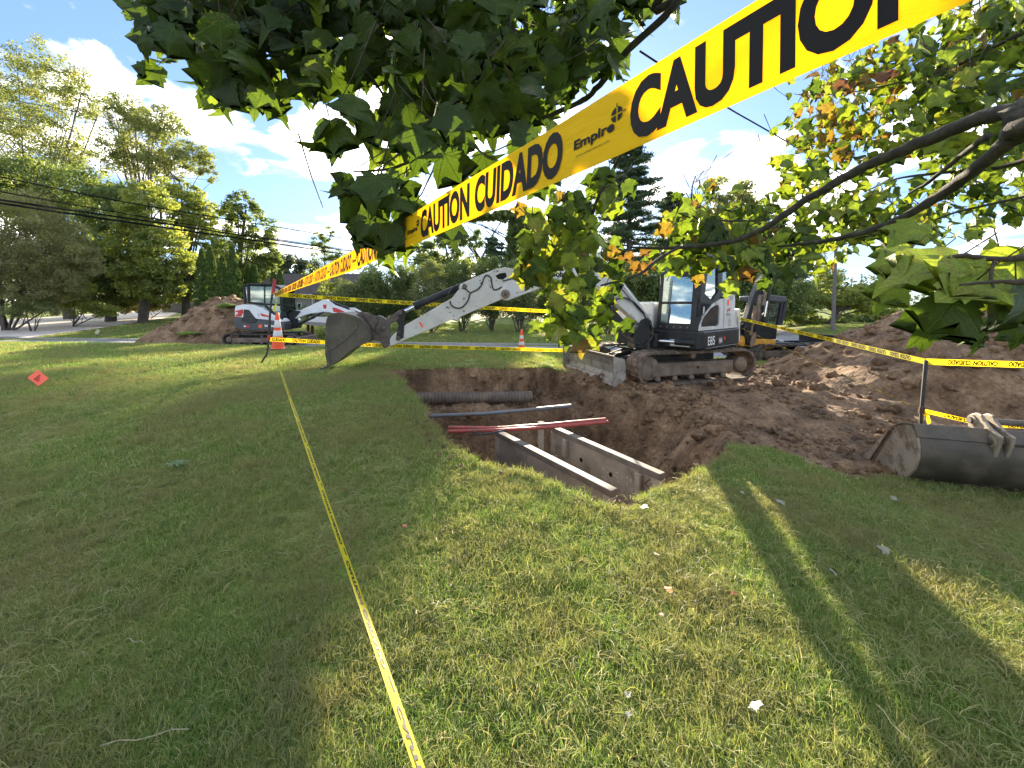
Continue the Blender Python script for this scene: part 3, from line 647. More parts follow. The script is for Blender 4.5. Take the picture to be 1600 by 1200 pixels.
# ------------------------------------------------------------------ dirt piles
def pile(name, label, c, rx_, ry_, hgt, seed, skew=0.0, base=None, nclod=260, big=0.1, res=110, pw=1.0):
    t = thing(name, label, 'dirt pile', (c[0], c[1], T(c[0], c[1])))
    u = np.linspace(-1.25, 1.25, res); U, W = np.meshgrid(u, u); X = c[0] + U * rx_; Y = c[1] + W * ry_
    hb, _ = terrain(X.ravel(), Y.ravel()); hb = hb.reshape(X.shape)
    rr = np.sqrt(U ** 2 + W ** 2) * (1 + 0.22 * fbm(X + seed, Y, 0.45, 3))
    prof = np.clip(1 - rr, -0.3, 1); z = hgt * np.where(prof > 0, 1 - (1 - prof) ** 1.55, prof * 0.9) ** pw if pw != 1 else hgt * np.where(prof > 0, 1 - (1 - prof) ** 1.55, prof * 0.9)
    z = z * (1 + skew * U) * (1 + 0.35 * fbm(X, Y + seed, 0.9, 4)) + np.clip(prof * 3, 0, 1) * (0.11 * fbm(X, Y + seed, 2.6, 5, 0.62) + 0.05 * np.abs(fbm(X + 5, Y, 6, 3)))
    Z = hb + z - 0.03; n = res; idx = np.arange(n * n).reshape(n, n)
    F = np.stack([idx[:-1, :-1], idx[:-1, 1:], idx[1:, 1:], idx[1:, :-1]], -1).reshape(-1, 4)
    zf = z.ravel(); F = F[(zf[F] > -0.08).any(1)]
    uu, inv = np.unique(F, return_inverse=True)
    o0 = np.array(t.location)
    V = np.stack([X.ravel(), Y.ravel(), Z.ravel()], 1)[uu] - o0
    link('heap', fastmesh('heap', V, inv.reshape(F.shape), 'soil', smooth=True), t)
    r = np.random.default_rng(seed); src = [(np.array([v.co[:] for v in l_.vertices]), np.array([p.vertices[:] for p in l_.polygons])) for l_ in lumps]
    VV = []; FF = []; kk = 0
    for i in range(nclod):
        a = r.random() * 6.283; d = r.random() ** 0.6 * 1.0; iu = int((d * math.cos(a) / 1.25 + 1) / 2 * (n - 1)); iw = int((d * math.sin(a) / 1.25 + 1) / 2 * (n - 1))
        v, f = src[r.integers(len(src))]; s = min(big, r.lognormal(-3.25, 0.6)); th = r.random() * 6.28
        Rm = np.array([[math.cos(th), -math.sin(th), 0], [math.sin(th), math.cos(th), 0], [0, 0, 1]])
        VV.append(v @ Rm.T * s + np.array([X[iw, iu], Y[iw, iu], Z[iw, iu] + s * 0.25]) - o0); FF.append(f + kk); kk += len(v)
    if VV:
        q = link('clods', fastmesh('clods', np.concatenate(VV), np.concatenate(FF), 'soil'), t); q['kind'] = 'stuff'
    return t, (X, Y, Z)
pr_, pg = pile('dirt_pile', 'huge brown dirt heap at right behind the stake and loose bucket', (10.6, 8.6), 4.9, 3.6, 1.75, 3, skew=0.12, nclod=900, big=0.12, res=190)
pl_, pgl = pile('dirt_pile', 'smaller dirt heap with sods on it behind the white mini excavator', (-13.9, 19.0), 3.1, 2.2, 2.05, 8, nclod=300, big=0.14, res=90)
for nm, (px, py, Y, a, b, c_), lb in (('turf_sod', (352, 478, 18.2, .55, .35, .16), 'green turf sod lying near the top of the left heap'),
                                  ('turf_sod', (292, 521, 16.9, .6, .25, .12), 'flat turf sod at the foot of the left heap')):
    p = P(px, py, Y); v, f = np.array([q.co[:] for q in lumps[0].vertices]), np.array([q.vertices[:] for q in lumps[0].polygons])
    me = fastmesh('turf_sod', v * np.array([a, b, c_]), f, 'lawn_ground'); o = link('turf_sod', me); o.location = p; tag(o, lb, 'sod', 'turf sods on the left heap')

# ------------------------------------------------------------------ pit contents
def corrug(a, b, r, pitch, name, label, cat, m):
    a = Vector(a); b = Vector(b); L = (b - a).length; n = int(L / pitch); prof = []
    for i in range(n):
        h = i * pitch; prof += [(r * 0.93, h), (r * 0.94, h + pitch * .3), (r, h + pitch * .42), (r * 1.0, h + pitch * .78), (r * 0.93, h + pitch * .92)]
    t = thing(name, label, cat, tuple((a + b) / 2)); MB().lathe(a, b - a, prof, 22).build('pipe_wall', m, t, smooth=True); return t
corrug(P(628, 623, 6.60), P(834, 620, 7.12), 0.105, 0.058, 'corrugated_pipe', 'large ribbed drain pipe exposed along the far wall of the pit', 'pipe', 'pipe_grey')
o = MB().tube([P(672, 650, 6.15), P(760, 646, 6.35), P(820, 641, 6.5), P(892, 634, 6.75)], 0.03, 12).build('conduit', 'conduit_blue', smooth=True)
tag(o, 'thin blue grey conduit crossing the pit before the ribbed pipe', 'pipe')
for dx, lb, q in ((0, 'upper red conduit crossing the pit above the trench shield', [(700, 668, 4.95), (780, 669, 5.1), (850, 664, 5.3), (946, 655, 5.65)]),
                  (1, 'lower red conduit of the pair above the trench shield', [(700, 674, 4.9), (780, 672, 5.04), (850, 668, 5.24), (950, 659, 5.6)])):
    o = MB().tube([P(a, b, c) for a, b, c in q], 0.023, 12).build('conduit', 'conduit_red', smooth=True); tag(o, lb, 'pipe', 'red conduits across the pit')
o = MB().tube([P(738, 674, 4.8), P(748, 679, 4.75), P(765, 677, 4.8), P(790, 672, 4.95)], 0.012, 8).build('cable', 'hose', smooth=True); tag(o, 'thin dark cable looping under the red conduits', 'cable')

# trench shield: two wall panels held by spreaders
ts = thing('trench_shield', 'grey two-panel trench shield standing down in the pit', 'trench shield', tuple(P(900, 700, 4.6)))
def panel(a, b, depth, th, side):
    """a far top corner, b near top corner"""
    a = Vector(a); b = Vector(b); d = (b - a); L = d.length; d.normalize(); n = Vector((d.y, -d.x, 0)).normalized() * side; dn = Vector((0, 0, -1))
    pt = lambda s, z, o: a + d * s + dn * z + n * o
    pn = MB().prism([pt(0, .03, .0), pt(L, .03, .0), pt(L, depth, .0), pt(0, depth, .0)], n * th).build('wall_panel', 'concrete_panel', ts, bevel=.006)
    MB().prism([pt(-.01, -.01, -.012), pt(L + .01, -.01, -.012), pt(L + .01, .055, -.012), pt(-.01, .055, -.012)], n * (th + .024)).build('top_rail', 'rail_edge', pn, bevel=.008)
    MB().prism([pt(-.012, .06, -.010), pt(.09, .06, -.010), pt(.09, depth, -.010), pt(-.012, depth, -.010)], n * (th + .02)).build('end_post', 'panel_edge', pn, bevel=.006)
    MB().prism([pt(L - .10, .06, -.010), pt(L + .012, .06, -.010), pt(L + .012, depth, -.010), pt(L - .10, depth, -.010)], n * (th + .02)).build('end_post', 'panel_edge', pn, bevel=.006)
    return pn, pt, L, n, d
TA, TB = P(775, 675, 5.25), P(955, 768, 3.66); TC, TD = P(862, 668, 5.5), P(1031, 742, 4.02)
p1, pt1, L1, n1_, d1 = panel(TA, TB, 1.45, .075, -1)
p2, pt2, L2, n2_, d2 = panel(TC, TD, 1.45, .075, -1)
for s, z in ((.6, .25), (1.1, .25), (1.5, .45), (.6, .9), (1.3, .95)): MB().cyl(pt2(s, z, -.004), pt2(s, z, .002), .028, 10).build('bolt_hole', 'print_black', p2)
mb = MB(); rr = random.Random(4)
for i in range(90):
    s = .95 + rr.random() * .5; z = .16 + rr.random() * .26; a = rr.uniform(.006, .022)
    mb.add([pt2(s, z, -.004), pt2(s + a, z + .004, -.004), pt2(s + a * .8, z + a, -.004), pt2(s - .002, z + a * .7, -.004)], [(0, 3, 2, 1)])
mb.build('worn_marking', 'paint_smear', p2)['kind'] = 'stuff'
for s in (.28, L2 - .28):
    MB().prism([pt2(s, .07, -.055), pt2(s + .07, .07, -.055), pt2(s + .07, .30, -.055), pt2(s, .30, -.055)], n2_ * .05).build('spreader_socket', 'panel_edge', p2, bevel=.006)
MB().prism([pt1(L1 + .013, .08, .0), pt1(L1 + .055, .08, .0), pt1(L1 + .055, .34, .0), pt1(L1 + .013, .34, .0)], n1_ * .07).build('socket_plate', 'rust', p1)
MB().tube([pt2(L2 - .1, .08, -.03), pt2(L2 - .14, .13, -.05), pt2(L2 - .06, .17, -.06), pt2(L2 + .03, .14, -.03)], .009, 8).build('pin_chain', 'rust', p2, smooth=True)
mb = MB()   # far spreader post and pipes
q0 = (TC + TA) / 2
e0, e1 = TA.lerp(TC, .80) + Vector((0, 0, .05)), TA.lerp(TC, .80) + Vector((0, 0, -1.3))
MB().prism([e0 + Vector((-.04, -.04, 0)), e0 + Vector((.04, -.04, 0)), e0 + Vector((.04, .04, 0)), e0 + Vector((-.04, .04, 0))], (0, 0, -1.3)).build('spreader_post', 'panel_edge', ts, bevel=.006)
MB().cyl(e0 + Vector((0, 0, -.01)), e0 + Vector((0, 0, .04)), .05).build('post_cap', 'rust', ts)
for z in (.38, 1.05):
    MB().cyl(pt1(.12, z, .075), pt2(.12, z, .0), .035).build('spreader_pipe', 'panel_edge', ts, smooth=True)
    MB().cyl(pt1(L1 - .2, z + .45, .075), pt2(L2 - .2, z + .45, .0), .035).build('spreader_pipe', 'panel_edge', ts, smooth=True)
o = MB().tube([P(1095, 632, 6.35), P(1102, 648, 6.05), P(1108, 662, 5.8), P(1117, 678, 5.55)], .006, 6).build('root', 'bark', smooth=True); tag(o, 'thin bare root hanging down the right slope of the pit', 'root')

# ================================================================== BIG EXCAVATOR
def track(root, F, f0, f1, l0, l1, z0, z1, lugs=True, m='muddy_rubber', fm='muddy_steel', n=None, raise_back=0.0):
    """a rubber track belt (with one lug object per cleat), its frame, sprocket, idler and rollers; outer face at l1 (left) if l1>l0"""
    r = (z1 - z0) / 2; c0, c1 = f0 + r, f1 - r; path = []
    for k in range(9): a = math.pi / 2 + math.pi * k / 8; path.append((c0 + r * math.cos(a), z0 + r + r * math.sin(a), a))     # rear turn
    for k in range(1, 8): path.append((c0 + (c1 - c0) * k / 8, z0, -math.pi / 2))
    for k in range(9): a = -math.pi / 2 + math.pi * k / 8; path.append((c1 + r * math.cos(a), z0 + r + r * math.sin(a), a))
    for k in range(1, 8): path.append((c1 + (c0 - c1) * k / 8, z1 - 0.012 * math.sin(math.pi * k / 8), math.pi / 2))
    th = 0.05; V = []; Fc = []
    for f, z, a in path:
        nf, nz = math.cos(a), math.sin(a)
        for l, t in ((l0, 0), (l1, 0), (l1, th), (l0, th)): V.append(F(f - nf * t, l, z - nz * t))
    m_ = len(path)
    for i in range(m_):
        j = (i + 1) % m_
        for k in range(4): Fc.append((i * 4 + k, i * 4 + (k + 1) % 4, j * 4 + (k + 1) % 4, j * 4 + k))
    tr = MB().add(V, Fc).build('track', m, root, smooth=True)
    # lugs
    seg = [0]
    for i in range(m_):
        a, b = path[i], path[(i + 1) % m_]; seg.append(seg[-1] + math.hypot(b[0] - a[0], b[1] - a[1]))
    L = seg[-1]; nl = n or int(L / 0.10); lw = (l1 - l0)
    mbs = []
    for q in range(nl):
        s = (q + .3) / nl * L; i = max(j for j in range(m_) if seg[j] <= s); a, b = path[i], path[(i + 1) % m_]; t = (s - seg[i]) / (seg[i + 1] - seg[i])
        f = a[0] + (b[0] - a[0]) * t; z = a[1] + (b[1] - a[1]) * t
        df, dz = b[0] - a[0], b[1] - a[1]; dl = math.hypot(df, dz); df /= dl; dz /= dl; nf, nz = dz, -df
        if nf * (f - (c0 + c1) / 2) * 0 + (nz * (z - (z0 + r))) + (nf * (f - min(max(f, c0), c1))) < 0: nf, nz = -nf, -nz
        w_ = .022; h_ = .016
        half = (l0, l0 + lw * .56) if q % 2 else (l0 + lw * .44, l1)
        pts = []
        for hh, sw in ((-.004, 1), (h_, .65)):
            for l, sg in ((half[0], -1), (half[1], -1), (half[1], 1), (half[0], 1)):
                pts.append(F(f + nf * hh + df * w_ * sw * sg, l, z + nz * hh + dz * w_ * sw * sg))
        mb = MB().add(pts, [(0, 1, 2, 3), (7, 6, 5, 4), (0, 4, 5, 1), (1, 5, 6, 2), (2, 6, 7, 3), (3, 7, 4, 0)])
        if lugs: mb.build('lug', m, tr)
        else: mbs.append(mb)
    if not lugs:
        a = MB()
        for b in mbs: a.add(b.v, b.f)
        o = a.build('lugs', m, tr); o['kind'] = 'stuff'
    lm = l1 - (l1 - l0) * .17; li = l0 + (l1 - l0) * .15
    fr = MB().box(F, c0 + r * .62, c1 - r * .1, li, lm, z0 + r * .50, z0 + r * 1.28).build('track_frame', fm, root, bevel=.015)
    MB().box(F, c0 + r * .8, c1 - r * .2, lm + .001, lm + .012, z0 + r * .58, z0 + r * 1.20).build('frame_plate', fm, fr, bevel=.004)
    MB().box(F, c0 + (c1 - c0) * .42, c0 + (c1 - c0) * .62, lm + .012, lm + .05, z0 + r * 1.02, z0 + r * 1.12).build('step_bracket', fm, fr, bevel=.006)
    MB().cyl(F(c0 + (c1 - c0) * .5, lm + .012, z0 + r * .98), F(c0 + (c1 - c0) * .5, lm + .016, z0 + r * .98), .03).build('frame_hole', 'print_black', fr)
    ax = F(0, 1, 0) - F(0, 0, 0)
    sp = MB().lathe(F(c0, li, z0 + r), ax, [(r * .48, 0), (r * .52, .05), (r * .46, lm - li + .01), (r * .3, lm - li + .03)], 22).build('sprocket', fm, root, smooth=True)
    for k in range(8):
        a = k * math.pi / 4; MB().cyl(F(c0 + r * .36 * math.cos(a), lm + .005, z0 + r + r * .36 * math.sin(a)), F(c0 + r * .36 * math.cos(a), lm + .03, z0 + r + r * .36 * math.sin(a)), .012, 6).build('bolt', fm, sp)
    MB().lathe(F(c1, li, z0 + r), ax, [(r * .68, 0), (r * .74, .05), (r * .70, lm - li - .05), (r * .35, lm - li - .02)], 24).build('idler', fm, root, smooth=True)
    for k in range(5):
        f = c0 + r * .7 + (c1 - c0 - r * .7) * (k + .5) / 5
        MB().lathe(F(f, li, z0 + .115), ax, [(.05, 0), (.065, .02), (.05, .06), (.05, lm - li - .08), (.065, lm - li - .03), (.04, lm - li)], 14).build('roller', fm, root, smooth=True)
    MB().lathe(F((c0 + c1) / 2 + .1, li, z1 - .11), ax, [(.06, 0), (.06, lm - li)], 14).build('roller', fm, root, smooth=True)
    return tr

UY, BY = R(17), R(40)
UC = Vector((3.46, 8.86, 0.02)); BC = Vector((3.65, 8.86, 0.0))
ex = thing('excavator', 'large white and black tracked excavator reaching its boom over the pit', 'excavator', (UC.x, UC.y, 0.02))
U = frame(UC, UY); Bf = frame(BC, BY)
track(ex, U, -1.42, 1.46, .62, 1.04, 0, .66)
track(ex, U, -1.42, 1.46, -1.04, -.62, 0, .66)
MB().box(U, -.75, .8, -.6, .6, .28, .56).build('car_body', 'black_paint', ex, bevel=.03)
MB().cyl(U(0, 0, .56), U(0, 0, .76), .46, 26).build('slew_ring', 'muddy_steel', ex)
# dozer blade: curved plate across the front
prof = [(1.98, .02), (1.90, .06), (1.86, .18), (1.87, .33), (1.93, .47), (1.99, .53)]
bl = MB(); pts = [U(f, -1.1, z + .08) for f, z in prof] + [U(f - .035, -1.1, z + .08) for f, z in prof[::-1]]
bl.prism(pts, U(0, 2.2, 0) - U(0, 0, 0)); bld = bl.build('dozer_blade', 'blade_steel', ex, bevel=.004)
MB().prism([U(2.0, -1.11, .02 + .05), U(1.93, -1.11, .05), U(1.92, -1.11, .17), U(1.955, -1.11, .17)], U(0, 2.22, 0) - U(0, 0, 0)).build('cutting_edge', 'blade_steel', bld)
MB().tube([U(1.985, -1.1, .61), U(1.985, 1.1, .61)], .022, 8).build('top_bar', 'muddy_steel', bld)
for s in (-1, 1):
    MB().prism([U(1.9, s * 1.10, .10), U(2.02, s * 1.10, .08), U(2.02, s * 1.10, .62), U(1.78, s * 1.10, .56), U(1.76, s * 1.10, .2)], (U(0, s * .014, 0) - U(0, 0, 0))).build('blade_end', 'blade_steel', bld)
for s in (-.5, .5):
    MB().tube([U(1.80, s, .30), U(1.2, s * .95, .30), U(.5, s * .9, .36)], [.06, .07, .08], 8).build('blade_arm', 'black_paint', ex)
for s in (-.22, .22):
    MB().cyl(U(1.25, s, .42), U(.5, s, .55), .055).build('blade_cylinder', 'black_paint', ex, smooth=True)
    MB().cyl(U(1.85, s, .36), U(1.2, s, .43), .028).build('blade_rod', 'chrome', ex, smooth=True)
mb = MB()
for k, s in enumerate((-.35, -.1, .1, .36)): mb.tube([U(.6, s, .5), U(1.0, s * 1.3, .62), U(1.4, s * 1.1, .5), U(1.7, s, .42)], .016, 6)
mb.build('blade_hoses', 'hose', ex, smooth=True)['kind'] = 'stuff'
# upper body
low = [(-1.02, .95), (.86, 1.03), (1.0, .95), (1.0, -.1), (1.0, -.5), (.9, -.93), (-1.0, -.95), (-1.28, -.6), (-1.36, 0), (-1.28, .62)]
MB().prism([Bf(f, l, .72) for f, l in low], (0, 0, .36)).build('lower_body', 'black_paint', ex, bevel=.035)
MB().box(Bf, -.7, .75, 1.0, 1.025, .735, .745).build('body_seam', 'grey_decal', ex)
# engine hood and counterweight
hood = [(-1.0, .12), (-1.28, .62), (-1.34, 0), (-1.26, -.6), (-.98, -.93), (.86, -.93), (.92, -.5), (.92, .0), (.3, .04), (.3, .12)]
MB().prism([Bf(f, l, 1.085) for f, l in hood], (0, 0, .56)).build('engine_hood', 'white_paint', ex, bevel=.07)
MB().prism([Bf(-1.32, .62, .76), Bf(-1.0, .94, .76), Bf(-1.0, .94, 1.5), Bf(-1.3, .6, 1.5)], Bf(-.06, .02, 0) - Bf(0, 0, 0)).build('counterweight', 'white_paint', ex, bevel=.03)
MB().box(Bf, .921, .93, -.42, -.18, 1.33, 1.43).build('work_light', 'print_black', ex, bevel=.01)
MB().box(Bf, .931, .936, -.39, -.21, 1.35, 1.41).build('light_lens', 'reflective', ex)
# cab traced on two planes
nf_ = (Bf(1, 0, 0) - Bf(0, 0, 0)); nl_ = (Bf(0, 1, 0) - Bf(0, 0, 0))
LS = .965
sp0 = Bf(0, LS, 0)
def side(px): return [onplane(a, b, sp0, nl_) for a, b in px]
def stl(pt):  # world -> (f, z)
    d = pt - BC; return d.dot(nf_), pt.z
# front plane leans back a little
fb, ft = 0.97, 0.80; zb, zt = 1.08, 2.50
def Fr(l, z, o=0): f = fb + (ft - fb) * (z - zb) / (zt - zb) + o; return Bf(f, l, z)
l0c, l1c = .10, .965
def barF(la, za, lb, zb_, w=.07, name='cab_post'):
    a = Fr(la, za, -.03); b = Fr(lb, zb_, -.03); return MB().tube([a, b], w * .7, 4).build(name, 'black_paint', ex)
roofz = 2.50
roof = MB().prism([Bf(.84, l0c - .02, roofz), Bf(.84, l1c + .01, roofz), Bf(-.62, l1c + .01, roofz), Bf(-.70, l1c - .2, roofz), Bf(-.70, l0c - .02, roofz)], (0, 0, .075)).build('cab_roof', 'black_paint', ex, bevel=.03)
MB().prism([Bf(.5, l0c + .15, 2.577), Bf(.5, l1c - .2, 2.577), Bf(-.1, l1c - .2, 2.577), Bf(-.1, l0c + .15, 2.577)], (0, 0, .04)).build('roof_hatch', 'grey_decal', roof, bevel=.01)
# front frame: outer outline minus glass, as bars of real depth
def fbar(l0, l1, z0, z1, t=.06, m='black_paint', name='cab_frame'):
    return MB().prism([Fr(l0, z0), Fr(l1, z0), Fr(l1, z1), Fr(l0, z1)], -nf_ * t).build(name, m, ex, bevel=.008)
fbar(l0c, l0c + .07, 1.08, 2.5); fbar(l1c - .17, l1c - .004, 1.08, 2.5, .1); fbar(l0c + .071, l1c - .171, 1.08, 1.22); fbar(l0c + .071, l1c - .171, 1.60, 1.65); fbar(l0c + .071, l1c - .171, 2.42, 2.5)
for z0, z1, nm in ((1.22, 1.60, 'lower_windscreen'), (1.65, 2.42, 'windscreen')):
    MB().prism([Fr(l0c + .07, z0, -.02), Fr(l1c - .17, z0, -.02), Fr(l1c - .17, z1, -.02), Fr(l0c + .07, z1, -.02)], -nf_ * .006).build(nm, 'cab_glass', ex)
for k in range(5): MB().box(lambda f, l, z: Fr(l, z, f), .002, .014, .18 + k * .14, .21 + k * .14, 1.13, 1.16).build('grab_bolt', 'muddy_steel', ex)
# side frame: ring polygons with openings bridged by strips
def ringpanel(outer, inner, o, vec, m, name, parent):
    """a panel with one opening; outer and inner have the same number of points"""
    c0_ = sum(inner, Vector()) / len(inner); e1_ = (inner[0] - c0_).normalized(); nn_ = vec.normalized(); e2_ = nn_.cross(e1_)
    def ang(p): d = p - c0_; return math.atan2(d.dot(e2_), d.dot(e1_))
    angs = sorted({round(ang(p), 5) for p in list(outer) + list(inner)} | {-math.pi + k * math.pi / 12 for k in range(24)})
    def hit(poly, a):
        best = None; q = [((p - c0_).dot(e1_), (p - c0_).dot(e2_)) for p in poly]; dx, dy = math.cos(a), math.sin(a)
        for i in range(len(q)):
            (x1, y1), (x2, y2) = q[i], q[(i + 1) % len(q)]; ex, ey = x2 - x1, y2 - y1; den = dx * ey - dy * ex
            if abs(den) < 1e-12: continue
            t = (x1 * ey - y1 * ex) / den; u = (x1 * dy - y1 * dx) / den
            if t > 0 and -1e-6 <= u <= 1 + 1e-6 and (best is None or t > best): best = t
        return c0_ + (e1_ * dx + e2_ * dy) * (best or 0)
    outer, inner = [hit(outer, a) for a in angs], [hit(inner, a) for a in angs]
    n = len(outer); mb = MB(); A = [p + o for p in outer]; B = [p + o for p in inner]; A2 = [p + vec for p in A]; B2 = [p + vec for p in B]
    vs = A + B + A2 + B2; fs = []
    for i in range(n):
        j = (i + 1) % n; fs += [(i, j, n + j, n + i), (2 * n + i, 3 * n + i, 3 * n + j, 2 * n + j), (i, 2 * n + i, 2 * n + j, j), (n + i, n + j, 3 * n + j, 3 * n + i)]
    return mb.add(vs, fs).build(name, m, parent)
def resample(poly, n):
    P_ = [Vector(p) for p in poly]; L = [0]
    for i in range(len(P_)): L.append(L[-1] + (P_[(i + 1) % len(P_)] - P_[i]).length)
    out = []
    for k in range(n):
        s = L[-1] * k / n; i = max(j for j in range(len(P_)) if L[j] <= s); t = (s - L[i]) / (L[i + 1] - L[i]); out.append(P_[i].lerp(P_[(i + 1) % len(P_)], t))
    return out
def S2(f, z, o=0): return Bf(f, LS + o, z)
# upper door: front edge follows the leaning windscreen post
fE = lambda z: fb + (ft - fb) * (z - zb) / (zt - zb)
zA = 1.66
door_out = [S2(fE(1.35), 1.35), S2(fE(2.5), 2.5), S2(.05, 2.5), S2(.02, 1.72), S2(.35, 1.60)]
door_in = [S2(fE(1.75) - .17, 1.80), S2(fE(2.4) - .24, 2.38), S2(.16, 2.42), S2(.14, 1.84), S2(.40, 1.66)]
ringpanel(door_out, door_in, Vector((0, 0, 0)), -nl_ * .06, 'black_paint', 'door_frame', ex)
MB().prism([p - nl_ * .03 for p in door_in], -nl_ * .006).build('door_window', 'cab_glass', ex)
rear_out = [S2(.05, 1.76), S2(.05, 2.5), S2(-.62, 2.5), S2(-.66, 1.86), S2(-.35, 1.70)]
rear_in = [S2(-.06, 1.86), S2(-.06, 2.40), S2(-.55, 2.40), S2(-.585, 1.98), S2(-.32, 1.84)]
ringpanel(rear_out, rear_in, Vector((0, 0, 0)), -nl_ * .06, 'black_paint', 'rear_side_frame', ex)
MB().prism([p - nl_ * .03 for p in rear_in], -nl_ * .006).build('rear_side_window', 'cab_glass', ex)
# white lower side panel with its black window
wp = [S2(.965, 1.09), S2(.94, 1.20), S2(.80, 1.345), S2(.40, 1.60), S2(.02, 1.70), S2(-.35, 1.73), S2(-.66, 1.90), S2(-.72, 1.70), S2(-.70, 1.40), S2(-.86, 1.09)]
win = [S2(.86, 1.16), S2(.86, 1.24), S2(.74, 1.36), S2(.46, 1.52), S2(.22, 1.585), S2(.10, 1.58), S2(.06, 1.50), S2(.06, 1.20), S2(.12, 1.155)]
ringpanel(wp, win, nl_ * .002, -nl_ * .05, 'white_paint', 'side_panel', ex)
MB().prism([p - nl_ * .02 for p in win], -nl_ * .006).build('lower_side_window', 'window_dark', ex)
dp = [S2(fE(1.36), 1.345), S2(fE(1.60), 1.62), S2(.42, 1.605)]
MB().prism([p + nl_ * .0 for p in dp], -nl_ * .04).build('door_corner', 'black_paint', ex)
MB().tube([S2(.84, 1.42, .03), S2(.83, 1.55, .035)], .014, 6).build('door_handle', 'reflective', ex)
MB().prism([S2(-.14, 1.10, .0045), S2(-.15, 1.10, .0045), S2(-.15, 1.71, .0045), S2(-.14, 1.71, .0045)], nl_ * .002).build('panel_seam', 'print_black', ex)
MB().box(Bf, -.66, -.60, l0c, l1c - .07, 1.1, 2.5).build('rear_cab_wall', 'cab_glass', ex)
MB().box(Bf, -.68, -.60, l0c - .01, l0c + .05, 1.1, 2.5).build('cab_post', 'black_paint', ex)
MB().box(Bf, -.66, .9, l0c, l0c + .03, 1.09, 1.6).build('cab_side_wall', 'black_paint', ex)
MB().box(Bf, -.60, .86, l0c + .01, l0c + .02, 1.6, 2.48).build('far_side_window', 'cab_glass', ex)
MB().box(Bf, -.6, .95, l0c, l1c - .1, 1.085, 1.10).build('cab_floor', 'black_paint', ex)
st = MB().box(Bf, -.3, .2, .3, .78, 1.3, 1.48).build('seat', 'seat_vinyl', ex, bevel=.04)
MB().box(Bf, -.42, -.28, .3, .78, 1.45, 2.0).build('backrest', 'seat_vinyl', st, bevel=.04)
MB().box(Bf, -.40, -.30, .42, .66, 2.02, 2.2).build('headrest', 'reflective', st, bevel=.04)
for s in (.28, .78):
    MB().tube([Bf(.15, s, 1.45), Bf(.3, s, 1.6), Bf(.36, s, 1.75)], [.04, .035, .025], 8).build('control_lever', 'seat_vinyl', ex)
MB().box(Bf, .5, .51, .35, .62, 1.74, 1.86).build('caution_card', 'card_yellow', ex)
MB().tube([Bf(.86, l1c - .2, 2.46), Bf(1.0, l1c - .24, 2.38), Bf(1.02, l1c - .24, 2.3)], .012, 6).build('mirror_arm', 'black_paint', ex)
MB().box(Bf, 1.0, 1.04, l1c - .34, l1c - .17, 2.12, 2.32).build('mirror', 'black_paint', ex, bevel=.02)
MB().tube([Bf(.86, .2, 2.3), Bf(.93, .22, 2.2), Bf(.9, .2, 2.1)], .01, 6).build('wiper', 'hose', ex)
# lettering and decals on the lower body (left flank plane, l = 1.0 .. follow its slight skew)
q0, q1 = Bf(.86, 1.03, 0), Bf(-1.02, .95, 0); ux = (q1 - q0).normalized(); nn = Vector((ux.y, -ux.x, 0))
if nn.dot(nl_) < 0: nn = -nn
def flank(s, z): return q0 + ux * s + Vector((0, 0, z))
mb = MB(); put_text(mb, 'E85', flank(.16, .80), ux, (0, 0, 1), nn, .17, .34, bold=.012, off=.004); mb.build('model_lettering', 'white_decal', ex)['kind'] = 'stuff'
MB().prism([flank(.70, .80) + nn * .002, flank(.90, .80) + nn * .002, flank(.90, .92) + nn * .002, flank(.70, .92) + nn * .002], nn * .002).build('grey_plate', 'grey_decal', ex)
MB().cyl(flank(.60, .83) + nn * .001, flank(.60, .83) + nn * .006, .035).build('fuel_cap', 'print_black', ex)
MB().cyl(flank(1.02, .89) + nn * .001, flank(1.02, .89) + nn * .004, .045).build('round_decal', 'red_decal', ex)
mb = MB(); put_text(mb, 'TIER', flank(.715, .83), ux, (0, 0, 1), nn, .05, .17, off=.005); mb.build('plate_lettering', 'white_decal', ex)['kind'] = 'stuff'
# front flank warning decal (front-left of the lower body)
fl = lambda l, z: Bf(1.001, l, z)
MB().prism([fl(.42, .77), fl(.82, .77), fl(.82, .90), fl(.42, .90)], nf_ * .003).build('warning_decal', 'white_decal', ex)
MB().prism([fl(.52, .855) + nf_ * .004, fl(.82, .855) + nf_ * .004, fl(.82, .90) + nf_ * .004, fl(.52, .90) + nf_ * .004], nf_ * .001).build('decal_stripe', 'orange_card', ex)
# decals on the white panel
S3 = lambda f, z: S2(f, z, .0035)
mb = MB(); put_text(mb, 'bobcat', S3(-.26, 1.36), -nf_, (0, 0, 1), nl_, .055, .24, bold=.03, off=.001); put_text(mb, '54', S3(-.42, 1.68), -nf_, (0, 0, 1), nl_, .10, .16, off=.001)
for k in range(6): mb.prism([S3(-.36, 1.14 + k * .028), S3(-.52, 1.14 + k * .028), S3(-.52, 1.15 + k * .028), S3(-.36, 1.15 + k * .028)], nl_ * .001)
mb.build('panel_lettering', 'grey_decal', ex)['kind'] = 'stuff'
MB().prism([S3(-.28, 1.455), S3(-.46, 1.455), S3(-.46, 1.53)], nl_ * .001).build('red_triangle_decal', 'red_decal', ex)
MB().prism([S3(-.30, 1.57), S3(-.40, 1.57), S3(-.40, 1.69), S3(-.30, 1.69)], nl_ * .001).build('orange_decal', 'orange_card', ex)
